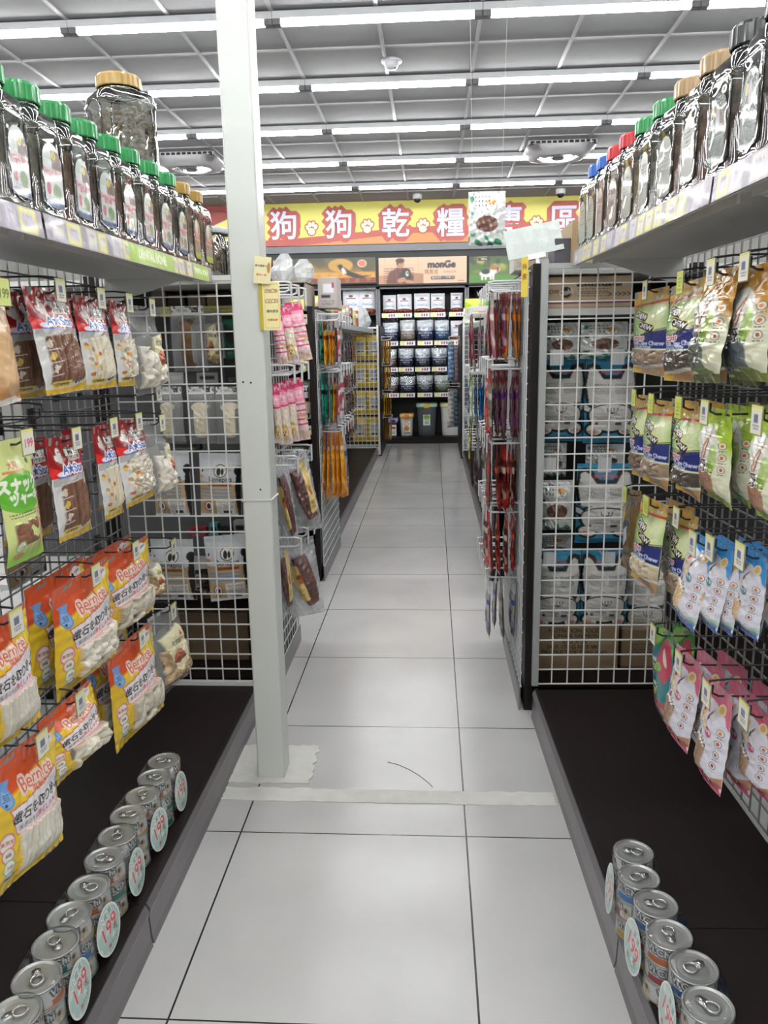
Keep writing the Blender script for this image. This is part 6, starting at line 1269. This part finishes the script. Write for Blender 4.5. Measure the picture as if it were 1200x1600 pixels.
rack(.302, -1, (2.76, 2.88, 3.0, 3.12, 3.22), [
    (1.44, .225, ['cream and pink', 'red and brown', 'mauve', 'orange', 'orange', 'orange'], ['red and brown', 'cream and pink', 'wine']),
    (1.185, .235, ['olive grey', 'purple', 'purple', 'purple', 'purple', 'purple'], ['red', 'red and brown', 'olive grey']),
    (.93, .235, ['red and brown', 'red', 'dark red', 'red', 'dark red'], ['red', 'red and brown']),
    (.685, .22, ['red', 'red', 'dark red', 'red'], ['dark red', 'red']),
    (.445, .22, ['white and blue', 'grey brown', 'white and blue'], ['white and blue'])], 'the right end panel')
rack(.309, -1, (4.27, 4.42, 4.57, 4.72, 4.86), [
    (1.42, .30, ['maroon', 'lilac', 'lilac'], ['maroon', 'lilac']), (1.11, .27, ['green and white', 'blue', 'blue', 'blue', 'blue'], ['blue', 'blue']), (.86, .25, ['olive and yellow', 'white and brown', 'white and brown', 'white and brown'], ['white and brown']), (.72, .22, ['dark plum', 'dark plum'], ['dark plum'])], 'the far right end panel')
rack(-.600, 1, (4.28, 4.42, 4.57, 4.72, 4.86), [
    (1.40, .235, ['white and red', 'yellow and black', 'yellow and black', 'yellow and black', 'teal'], ['grey brown', 'white and red', 'brown']), (1.13, .28, ['white and red', 'yellow and black', 'teal and black', 'teal and black', 'teal'], ['white striped', 'white and red', 'wine']), (.81, .36, ['orange gold', 'orange gold', 'orange gold', 'orange gold', 'orange gold'], ['white and blue', 'white striped', 'white and red'])], 'the far left end panel')
# far bay hooks on the left: rows of packs facing the aisle
names = ['grey brown', 'brown', 'dark plum', 'wine', 'brown', 'grey brown', 'dark plum', 'brown', 'wine', 'red and brown']
for ti, (z, nm0) in enumerate(((1.31, 0), (1.05, 3), (.81, 5), (.58, 2))):
    for k in range(10):
        y = 6.35 + .25 * k
        hook((-1.05, y, z), .24, 0, f"hook on the far left wire back, {('top', 'second', 'third', 'lowest')[ti]} row, {ORD[k]} from the near end", 'silver', None, 'hooks of the far left bay')
        PK[names[(k + nm0) % 10]][0].spawn(frame((-.83, y, z - .004), (random.Random(k + ti * 10).uniform(-.12, .12), 1, 0), (0, 0, 1)), f"{names[(k + nm0) % 10]} pack in the far left bay, {('top', 'second', 'third', 'lowest')[ti]} row, {ORD[k]} from the near end", 'treat pack', 'hanging packs in the far left bay', 1.25, 1.0)
# yellow bags behind the far left grid, and white ones behind the far right grid
def yellow_back():
    A = Art(.16, .29, .004, '#d9b72e'); w, h = A.w, A.h; A.rect(w * .06, h * .52, w * .70, h * .52, '#c9c9c6'); A.smalltext(w * .06, h * .45, w * .6, h * .28, '#6a6a6a', 7); A.rect(w * .0, h * .68, w * .25, h * .08, '#4a4a4a'); A.rect(w * .25, h * .68, w * .12, h * .08, '#3a3a3a'); A.rect(0, h * .05, w, h * .1, '#e0c548'); return A
YB = Bag('treat_pouch', yellow_back(), .04, GLOSSY, back='b89a20', wr=.003)
for r_, (y0, y1) in enumerate(((523, 561), (566, 604), (610, 647), (651, 690))):
    for c_, (x0, x1) in enumerate(((551, 572), (573, 593))): face(YB, x0, x1, y0, y1, 9.06 + .01 * c_, f"yellow bag with a white back label behind the far left grid, {ORD[r_]} row, {('left', 'right')[c_]}", group='yellow bags behind the far left grid')
for i, (x0, x1, y0, y1) in enumerate(((729, 747, 590, 632), (731, 750, 632, 668), (748, 765, 592, 640))): face(BB2, x0, x1, y0, y1, 8.82, f"clear white bag behind the narrow far right grid, {('upper left', 'lower left', 'upper right')[i]}", group='bags behind the far right grid')
for ti, z in enumerate((1.31, 1.02, .70, .42)):
    hook((-.573, 9.3, z), .10, 0, f"silver hook with thin yellow packs at the far left end, {('top', 'second', 'third', 'lowest')[ti]}", 'silver', None, 'hooks at the far left end')
    for i in range(4): PK['golden'][0].spawn(frame((-.560 + .024 * i, 9.3, z - .004), (random.Random(i + ti).uniform(-.3, .1), 1, 0), (0, 0, 1)), f"thin yellow pack at the far left end, {('top', 'second', 'third', 'lowest')[ti]} hook, {ORD[i]} from the panel", 'treat pack', 'thin yellow packs at the far left end', 1, 1.1)
def pattern(c0, c1):
    A = Art(.12, .40, .004, c0); A.ink(sstep(.0, .35, A.noise(80, 5)), c1, .9); A.rect(0, .02, .12, .04, '#c9ccd2'); return A
PB = [Bag('hanging_pack', pattern(*c), .05, GLOSSY, parts={}, wr=.004) for c in (('#5a7aa0', '#a8bccf'), ('#b39aa2', '#d5c4c8'), ('#cfcbc4', '#8a8a90'))]
for i, (x, z, k) in enumerate(((.215, 1.28, 0), (.262, 1.24, 1), (.215, .75, 2), (.262, .74, 0))): PB[k].spawn(frame((x, 9.22 + .13 * (i % 2), z), (.75, .66, 0), (0, 0, 1)), f"{('blue', 'pink', 'white', 'blue')[i]} patterned long pouch at the far right end, {('upper left', 'upper right', 'lower left', 'lower right')[i]}", 'treat pack', 'patterned pouches at the far right end', .8, 1.12)
for z in (1.30, .77): hook((.306, 9.28, z), .11, 180, f"silver hook at the far right end, {'upper' if z > 1 else 'lower'} one over patterned pouches", 'silver', None, 'hooks at the far right end')

# ---------------------------------------------------------------- pink bags and meat bags behind the column
def pinkbag(k):
    A = Art(.10, .26, .0024, '#e7c9cf'); w, h = A.w, A.h; A.rect(0, h * .08, w, h * .18, '#d8336c'); A.rect(0, h * .26, w, h * .22, '#e896ac'); A.smalltext(0, h * .26, w * .7, h * .12, '#f6e4e8', 5)
    A.ell(0, h * .05, .006, .010, '#f6dce4')
    if k: A.rect(0, h * .70, w, h * .60, '#dccdbb'); A.sticks(A.m_rect(0, h * .58, w * .9, h * .26), ('#e6dccd', '#c9b69e'), .02, .004, .0); A.rect(0, h * .37, w, h * .03, '#d04a6a'); A.ell(-w * .1, h * .80, w * .34, h * .13, '#c9b052'); A.ell(-w * .1, h * .82, w * .26, h * .10, '#e6c99a'); A.ell(-w * .02, h * .80, .004, .004, '#2a1c14'); A.ell(-w * .2, h * .80, .004, .004, '#2a1c14'); A.ell(-w * .11, h * .84, .005, .004, '#6a4030'); A.ell(w * .3, h * .94, w * .12, h * .04, '#d0c0dc')
    else:
        for y in (.42, .52, .66, .74): A.rect(0, h * y, w, h * .028, '#c9506a')
        A.rect(0, h * .60, w, h * .05, '#e0845a', a=.7); A.rect(0, h * .92, w, h * .16, '#d9bfae'); A.smalltext(0, h * .58, w * .7, h * .05, '#8a5a60', 2); A.rect(w * .3, h * .66, w * .2, h * .08, '#d6d08a')
    return A
PI = [Bag('treat_pouch', pinkbag(k), .035, GLOSSY, back='d8a0ae', wr=.004) for k in (0, 1)]
def meatbag(k):
    A = Art(.16, .34, .003, '#dfe1e6'); w, h = A.w, A.h; A.col[..., 3] = .46
    m = A.m_poly([(-w * .30, h * .22), (w * .16, h * .18), (w * .34, h * .55), (w * .36, h * .80), (0, h * .84), (-w * .22, h * .60)]); A.ink(m, '#5e3f3c'); A.ink(m * sstep(0, .5, A.noise(40)), '#7a5650', .7); A.alpha(m, 1); A.hgt += .02 * blur(m, 12); A.reg[m > .5] = 1
    lb = A.m_poly([(-w * .42, h * .32), (-w * .20, h * .30), (w * .06, h * .74), (-w * .16, h * .78)]) if k else A.m_poly([(w * .10, h * .12), (w * .34, h * .10), (w * .44, h * .72), (w * .14, h * .76)])
    A.ink(lb, '#dcc37c'); A.alpha(lb, 1); A.reg[lb > .5] = 2; cx = -w * .17 if k else w * .25; A.ell(cx, h * .45, w * .07, h * .04, '#a8562c', rot=60); A.ell(cx + w * .03, h * .5, w * .07, h * .03, '#a8562c', rot=100); A.smalltext(cx + w * .02, h * .64, w * .16, h * .10, '#6a5424', 5); return A
ME = [Bag('clear_bag', meatbag(k), .06, FILM, parts={1: 'dried_meat', 2: 'paper_label'}, wr=.007, mats={1: GLOSSY, 2: PRINT}) for k in (0, 1)]
tn = 'behind the column'
for i, (k, x0, x1, y0, y1, yaw, tl, Y) in enumerate(((0, 425, 442, 490, 572, 20, -5, 2.86), (1, 434, 455, 480, 566, 25, -7, 2.93), (0, 444, 473, 472, 565, 30, -8, 2.99), (1, 424, 438, 604, 692, 15, -2, 2.84), (1, 428, 449, 598, 694, 20, -4, 2.90), (1, 442, 461, 594, 690, 20, -3, 2.97), (0, 453, 474, 590, 688, 28, -5, 3.04))):
    face(PI[k], x0, x1, y0, y1, Y, f"pink treat bag {tn}, {ORD[i if i < 3 else i - 3]} from the left on the {'upper' if i < 3 else 'lower'} hook row", group='pink treat bags behind the column', yaw=yaw, tilt=tl)
for i, (k, x0, x1, y0, y1, yaw, tl, Y) in enumerate(((1, 426, 452, 712, 858, 20, -5, 2.84), (0, 436, 482, 708, 832, 24, -9, 2.95), (0, 430, 454, 846, 962, 18, -2, 2.84), (1, 440, 492, 842, 962, 22, -6, 2.93))):
    face(ME[k], x0, x1, y0, y1, Y, f"clear bag of dark dried meat with a tan label {tn}, {('upper left', 'upper right', 'lower left', 'lower right')[i]}", group='dried meat bags behind the column', yaw=yaw, tilt=tl)
for ti, z in enumerate((1.455, 1.175, .855, .555)):
    for k, y in enumerate((2.78, 2.94, 3.10)): hook((-.588, y, z), .10, 0, f"silver hook on the panel {tn}, {('top', 'second', 'third', 'lowest')[ti]} row, {ORD[k]} from the near end", 'silver', None, 'hooks behind the column', plate=PLATE)

# ---------------------------------------------------------------- black packs facing the cross aisle
def choice(k):
    A = Art(.17, .25, .0026, '#17171b'); w, h = A.w, A.h
    if k == 'meat': A.rect(0, h * .5, w, h, '#5a1f20'); A.text('MEAT', 0, h * .22, .045, '#e6d8d0', bold=2, fitw=w * .9); A.text('SNACK', 0, h * .10, .025, '#e0c8c0'); A.ell(0, h * .55, w * .3, h * .14, '#1c1414'); A.ell(w * .1, h * .6, w * .22, h * .12, '#c9922a'); A.rect(0, h * .9, w, h * .18, '#8a6a60')
    else:
        A.rect(0, h * .24, w * .86, h * .40, '#b9a070'); A.rect(0, h * .24, w * .83, h * .385, '#121216'); A.text('THE BEST', 0, h * .18, .040, '#e4e6ea', bold=2, fitw=w * .76); A.text('CHOICE', 0, h * .31, .044, '#e4e6ea', bold=2, fitw=w * .76); A.rect(0, h * .56, w, h * .22, '#c9bda4' if k == 'a' else '#5f5a52'); A.text('FOR YOU!', w * .1, h * .74, .030, '#e0e2e6', bold=1); A.smalltext(0, h * .86, w * .8, h * .08, '#9a9a9a', 3); A.rect(0, h * .97, w, h * .04, '#b08a4a')
    return A
BC = {k: Bag('treat_pouch', choice(k), .05, GLOSSY, back='1c1c20', wr=.002, head=.03, foot=.05) for k in ('meat', 'a', 'b')}
zs = [at(480, y, 1, 4.24)[2] for y in (576, 676, 772)] + [.33]
for r_, (z, k, kk) in enumerate(((zs[0], 'meat', 'red and black meat snack pack'), (zs[1], 'a', 'black choice pack with a cream window'), (zs[2], 'b', 'black choice pack with a grey window'), (zs[3], 'b', 'black choice pack on the lowest shelf'))):
    for c_ in range(3):
        hh = (.26, .27, .26, .23)[r_]; BC[k].spawn(frame((-.735 - .175 * c_, 4.29, z + .012 + hh), (1, .03 * c_, 0), (0, .04, 1)), f"{kk}, {ORD[c_]} from the right, facing the cross aisle", 'treat pack', 'black packs facing the cross aisle', 1, hh / .25)
TG = Art(.07, .05, .003, '#dfe06a'); TG.rect(0, .025, .045, .03, '#e4e4dc'); TG.rect(-.003, .019, .026, .010, '#4a4a50'); TGM = flat_print('shelf_tag', TG, PRINT, 'mesh')
for i, (x0, x1, y0, y1) in enumerate(((454, 474, 468, 481), (466, 485, 491, 504), (470, 489, 564, 578), (473, 492, 665, 678), (474, 488, 762, 774))):
    p = at((x0 + x1) / 2, y0, 1, 4.195); o = inst('shelf_tag', TGM, None, frame((p[0], 4.196, p[2]), (1, 0, 0), (0, 0, 1))); tag(o, f"yellow price tag on the black cross aisle shelving, {ORD[i]} from the top", 'price tag', 'yellow price tags of the cross aisle')
pp = at(478, 880, 1, 4.25); tag(MB().box(-.83, -.67, 4.23, 4.45, .101, .118).build('paper_stack', mat('paper_white', (.85, .86, .88), .6), bevel=.002), 'white papers lying on the low black deck by the cross aisle', 'paper')

# ---------------------------------------------------------------- goods on top of the gondolas
def simple_box(x0, x1, y0, y1, z0, z1, col, label, name='goods_box', paint=None, cat='box'):
    r = MB().box(x0, x1, y0, y1, z0, z1).build(name, mat('goods_' + col, col, .6, noise=.05), bevel=.003); tag(r, label, cat)
    if paint: A = Art(x1 - x0 - .006, z1 - z0 - .006, .004, col); paint(A); flat_print('printed_front', A, PRINT, r, frame(((x0 + x1) / 2, y0 - .001, z1 - .003), (1, 0, 0), (0, 0, 1)))
    return r
# open cardboard tray with clear bags, on the far left gondola
x0, x1, z0, z1 = -.93, -.665, 1.472, 1.60
tr = empty('display_tray', (0, 0, 0)); tag(tr, 'grey cardboard tray with clear bags on the black cross aisle shelving', 'tray'); CBD = mat('tray_grey', '#a39b8c', .7)
MB().box(x0, x1, 4.22, 4.62, z0, z0 + .006).build('tray_floor', CBD, tr); MB().box(x0, x1, 4.22, 4.226, z0 + .006, z0 + .045).build('front_lip', CBD, tr)
MB().box(x0, x1, 4.614, 4.62, z0 + .006, z1).build('back_wall', CBD, tr)
for a, b in ((x0, x0 + .006), (x1 - .006, x1)): MB().prism([(4.226, z0 + .006), (4.614, z0 + .006), (4.614, z1), (4.30, z1), (4.226, z0 + .05)], 0, a, b).build('side_wall', CBD, tr)
MB().box(x0, x1, 4.24, 4.61, z1 - .006, z1).build('tray_shelf', CBD, tr)
R = random.Random(11); LUMP = clear('bag_film', gloss=.6, body=.45)
for i in range(5):
    b = MB(); n = 10; vs = []; fs = []
    for k in range(6):
        t_ = k / 5
        for j in range(n):
            a = 2 * math.pi * j / n; q = (.052 * math.sin(math.pi * (.12 + .80 * t_)) ** .7) * R.uniform(.75, 1.25); vs.append((q * math.cos(a), q * .6 * math.sin(a), t_ * (.09 + .03 * (i % 3))))
    for k in range(5):
        for j in range(n): fs.append((k * n + j, k * n + (j + 1) % n, (k + 1) * n + (j + 1) % n, (k + 1) * n + j))
    fs.append(tuple(range(n - 1, -1, -1))); fs.append(tuple(5 * n + j for j in range(n))); b.add(vs, fs); o = b.build('clear_bag', LUMP, M=Matrix.Translation((-.89 + .052 * i, 4.36 + .05 * (i % 2), z1 + .001)) @ Matrix.Rotation(R.uniform(-.25, .25), 4, 'Y')); tag(o, f"crumpled clear bag on the grey tray, {ORD[i]} from the left", 'bag', 'crumpled clear bags on the tray')
for i, x in enumerate((-.83, -.74)):
    b = MB(); b.tube([(0, 0, .018), (.02, 0, .014), (.045, 0, .034)], .012, 8); o = b.build('white_chew', mat('chew_white', '#d8d4d0', .5), M=Matrix.Translation((x, 4.30, z0 + .004)) @ Matrix.Rotation(i * math.pi, 4, 'Z')); tag(o, f"white chew in the lower part of the grey tray, {('left', 'right')[i]} one", 'chew')
def p_box(A): A.rect(A.w * .05, A.h * .35, A.w * .6, A.h * .3, '#e4e2e8'); A.rect(-A.w * .1, A.h * .62, A.w * .5, A.h * .10, '#2a2a2c'); A.rect(A.w * .3, A.h * .25, A.w * .12, A.h * .18, '#a83a54'); A.smalltext(0, A.h * .84, A.w * .8, A.h * .16, '#6a4a44', 3)
p = at(497, 465, 1, 4.5); q = at(526, 433, 1, 4.5); simple_box(p[0], q[0], 4.5, 4.7, 1.472, q[2], '#b5aca8', 'pale printed box beside the grey tray, under the orange poster', paint=p_box)
# pouches and boxes standing along the far left shelf
cols = ['#c9d08a', '#d8d4c8', '#b8423c', '#e2dcd0', '#8a9a54', '#d0a0a0', '#3c3a36', '#c8b070', '#b85a34', '#d4d8dc', '#c0b8a8', '#9a5a5a']
for i in range(9):
    y = 5.25 + .27 * i; hgt = (.17, .19, .16, .18, .15, .17, .16, .15, .16)[i]; A = Art(.17, hgt, .005, cols[i]); A.rect(0, hgt * .3, .12, hgt * .25, cols[(i + 5) % 12]); A.ell(0, hgt * .66, .05, hgt * .16, cols[(i + 3) % 12]); A.smalltext(0, hgt * .9, .13, .02, '#40382f', 2)
    Bag('treat_pouch', A, .05, GLOSSY, parts={}, head=.03, foot=.05, back='a09a90').spawn(frame((-.72, y, 1.412 + hgt), (.5, .87, 0), (0, 0, 1)), f"small standing pouch on the far left top shelf, {ORD[i]} from the near end", 'treat pouch', 'standing pouches on the far left shelf')
for i in range(4):
    b = MB(); n = 12; vs = []; fs = []
    for k in range(6):
        t_ = k / 5
        for j in range(n): a = 2 * math.pi * j / n; q_ = .12 * math.sin(math.pi * (.15 + .72 * t_)) ** .6 * R.uniform(.82, 1.15); vs.append((q_ * math.cos(a), q_ * .7 * math.sin(a), t_ * .22))
    for k in range(5):
        for j in range(n): fs.append((k * n + j, k * n + (j + 1) % n, (k + 1) * n + (j + 1) % n, (k + 1) * n + j))
    fs.append(tuple(range(n - 1, -1, -1))); fs.append(tuple(5 * n + j for j in range(n))); b.add(vs, fs); o = b.build('clear_bag', LUMP, M=Matrix.Translation((-.76 - .03 * (i % 2), 7.9 + .27 * i, 1.412))); tag(o, f"full clear bag on the far left top shelf, {ORD[i]} from the near end", 'bag', 'full clear bags on the far left shelf')
# display pouch hung over the right end, blank sign and boxes below it
a, b_ = at(732, 300, 1, 2.80), at(790, 298, 1, 2.80); c_ = at(760, 384, 1, 2.80); DP = Bag('display_pouch', pup(), .02, FOIL, back='c8cccc', wr=.003, foot=.04, head=.04, pinch=0); M = frame((a + b_) / 2, b_ - a, (a + b_) / 2 - c_); o = DP.spawn(M, 'silver puppy pouch hung in mid air before the banner as a display', 'display pouch', None, np.linalg.norm(b_ - a) / .19, np.linalg.norm((a + b_) / 2 - c_) / .24)
Mi = M @ Matrix.Diagonal((np.linalg.norm(b_ - a) / .19, 1, np.linalg.norm((a + b_) / 2 - c_) / .24, 1))
for dx in (-.075, .075):
    th = MB(); q = Mi @ Vector((dx, 0, -.004)); top = Mi.inverted() @ Vector((q.x + dx * .3, q.y, ZC)); th.tube([(dx, 0, -.004), tuple(top)], .0006, 4); th.build('hanging_thread', WIRE_W, o)
a, b_ = at(786, 362, 1, 2.74), at(873, 343, 1, 2.74); c_ = at(834, 394, 1, 2.74); A = Art(.19, .088, .004, '#c3cdc8'); A.ink(sstep(.1, .5, A.noise(60, 3)), '#d0d9d5', .5); w = float(np.linalg.norm(b_ - a)); u = Vector(b_ - a).normalized()
r = inst('blank_sign', flat_print('blank_sign', A, printed('sign_film', .15, coat=.6), 'mesh', dep=.003), None, frame((a + b_) / 2, b_ - a, (0, .25, 1)) @ Matrix.Diagonal((w / .19, 1, .098 / .088, 1))); tag(r, 'blank pale tilted sign card clipped on top of the right end', 'sign')
cl = MB(); cl.box(-.03, .03, -.004, .010, -.100, -.084); cl.box(-.006, .006, -.002, .008, -.135, -.100); cl.box(-.04, .04, -.02, .03, -.140, -.135); cl.build('sign_clip', WIRE_W, r)
def p_bear(A): A.ell(0, A.h * .5, A.w * .3, A.h * .2, '#c0a890'); A.ell(0, A.h * .3, A.w * .2, A.h * .12, '#d8ccc0'); A.smalltext(0, A.h * .75, A.w * .7, A.h * .1, '#7a6a60', 3); A.ink(sstep(.3, .6, A.noise(60, 4)), '#8a8478', .5)
for i, (xa, xb, ya, yb, col, lb) in enumerate(((803, 824, 398, 442, '#c9c5bd', 'pale'), (822, 848, 396, 440, '#b9aea0', 'beige'))):
    p = at(xa, yb, 1, 2.9); q = at(xb, ya, 1, 2.9); simple_box(p[0], q[0], 2.9 + .01 * i, 3.08, 1.507 if p[0] > .36 else 1.516, max(1.56, q[2]), col, f"{lb} bear pouch box on top of the right end panel", 'goods_box', p_bear)
def p_lot(A): A.text('LONE', A.w * .1, A.h * .2, .02, '#3a2e22'); A.smalltext(A.w * .1, A.h * .55, A.w * .6, A.h * .4, '#4a3c2c', 5)
p = at(893, 402, 1, 2.70); q = at(915, 343, 1, 2.70); simple_box(p[0], q[0] + .04, 2.70, 2.95, 1.507, q[2], '#a08a66', 'tall tan printed box on top of the right shelving beside the jars', 'carton', p_lot)
p = at(876, 402, 1, 2.72); simple_box(p[0] - .02, p[0] + .035, 2.72, 2.96, 1.507, at(880, 372, 1, 2.72)[2], '#4a4850', 'dark grey box between the blank sign and the tan box', 'carton')
p = at(852, 400, 1, 2.9); q = at(880, 386, 1, 2.9); simple_box(.37, .46, 2.86, 3.1, 1.507, 1.57, '#d0cdc6', 'low white box lying under the blank sign', 'goods_box')
A = Art(.03, .12, .003, '#e0c64e'); A.text('特', 0, .03, .02, '#8a5a1a'); A.text('價', 0, .06, .02, '#8a5a1a'); p = at(820, 402, 1, 2.60); o = inst('price_flag', flat_print('price_flag', A, PRINT, 'mesh'), None, frame((p[0], 2.598, p[2]), (.6, -.8, 0), (0, 0, 1))); tag(o, 'narrow yellow price flag hanging by the top of the right end panel', 'price flag')
# green promotional bag and cards over the far right grid
A = Art(.30, .20, .005, '#b9cf3a'); A.ell(.05, .12, .07, .05, '#e0762e'); A.ell(.10, .05, .06, .03, '#3f8a3c'); A.rect(-.08, .17, .12, .04, '#e8e8d8'); Bag('promo_bag', A, .10, GLOSSY, parts={}, head=.02, foot=.05, back='a8b84a', wr=.006).spawn(frame((.50, 8.70, 1.72), (1, 0, 0), (0, 0, 1)), 'lime green and orange bag on top of the narrow far right grid', 'bag')
A = Art(.12, .16, .004, '#ecebe6'); A.rect(0, .075, .12, .016, '#8cc04a'); A.rect(.025, .035, .03, .05, '#d84a68', rot=12); A.rect(.025, .12, .03, .05, '#d84a68', rot=12); A.rect(0, .155, .12, .01, '#8cc04a'); o = inst('promo_card', flat_print('promo_card', A, PRINT, 'mesh'), None, frame((.395, 8.715, 1.625), (1, 0, 0), (0, 0, 1))); tag(o, 'white promotion card with two pink marks on the narrow far right grid', 'card')

# ---------------------------------------------------------------- yellow notice cards on the column
def notice(A):
    w, h = A.w, A.h; A.rect(w * .02, h * .5, w * .84, h * .92, '#b8a850'); A.rect(w * .02, h * .5, w * .81, h * .90, '#ece0a4')
    A.text('貼心關心', w * .02, h * .19, .0145, '#e8dca8', bold=1, outline='#8a4a34', ow=.0012, fitw=w * .7); A.text('寵物寶貝', w * .02, h * .40, .0145, '#e8dca8', bold=1, outline='#8a4a34', ow=.0012, fitw=w * .7); A.text('隨地便溺', w * .04, h * .61, .0125, '#4a4a48', bold=1, fitw=w * .66); A.text('照價賠償*', w * .05, h * .79, .0115, '#c0492c', bold=1, fitw=w * .62)
a, b_ = at(409, 440, 1, 2.128), at(436, 441, 1, 2.128); c_ = at(424, 515, 1, 2.128); w = float(b_[0] - a[0]); h = float(a[2] - c_[2]); A = Art(w, h, .0009, '#ece0a4'); notice(A)
r = inst('notice_card', flat_print('notice_card', A, PRINT, 'mesh', dep=.002), None, frame(((a + b_) / 2), (1, 0, 0), (0, 0, 1))); tag(r, 'tall yellow notice card with four lines of Chinese on the column side', 'notice card')
MB().box(-w / 2 - .010, -w / 2, -.001, .014, -h, 0).build('folded_edge', mat('card_edge', '#b5a332', .5), r)
a, b_ = at(398, 398, 1, 2.120), at(424, 404, 1, 2.120); c_ = at(412, 440, 1, 2.120); w = float(b_[0] - a[0]); h = float(a[2] - c_[2]); A = Art(w, h, .0009, '#e6dcae'); A.text('請勿讓愛犬', -w * .1, h * .35, .009, '#4a4440', fitw=w * .7); A.text('隨地小便', -w * .05, h * .68, .010, '#c06a3c', fitw=w * .6); A.ell(w * .36, h * .4, w * .10, h * .2, '#b8863a')
r = inst('notice_card', flat_print('notice_card', A, PRINT, 'mesh', dep=.002), None, frame(((a + b_) / 2), (1, .15, -.10), (0, 0, 1))); tag(r, 'small pale notice card with a dog picture above the tall yellow one', 'notice card')
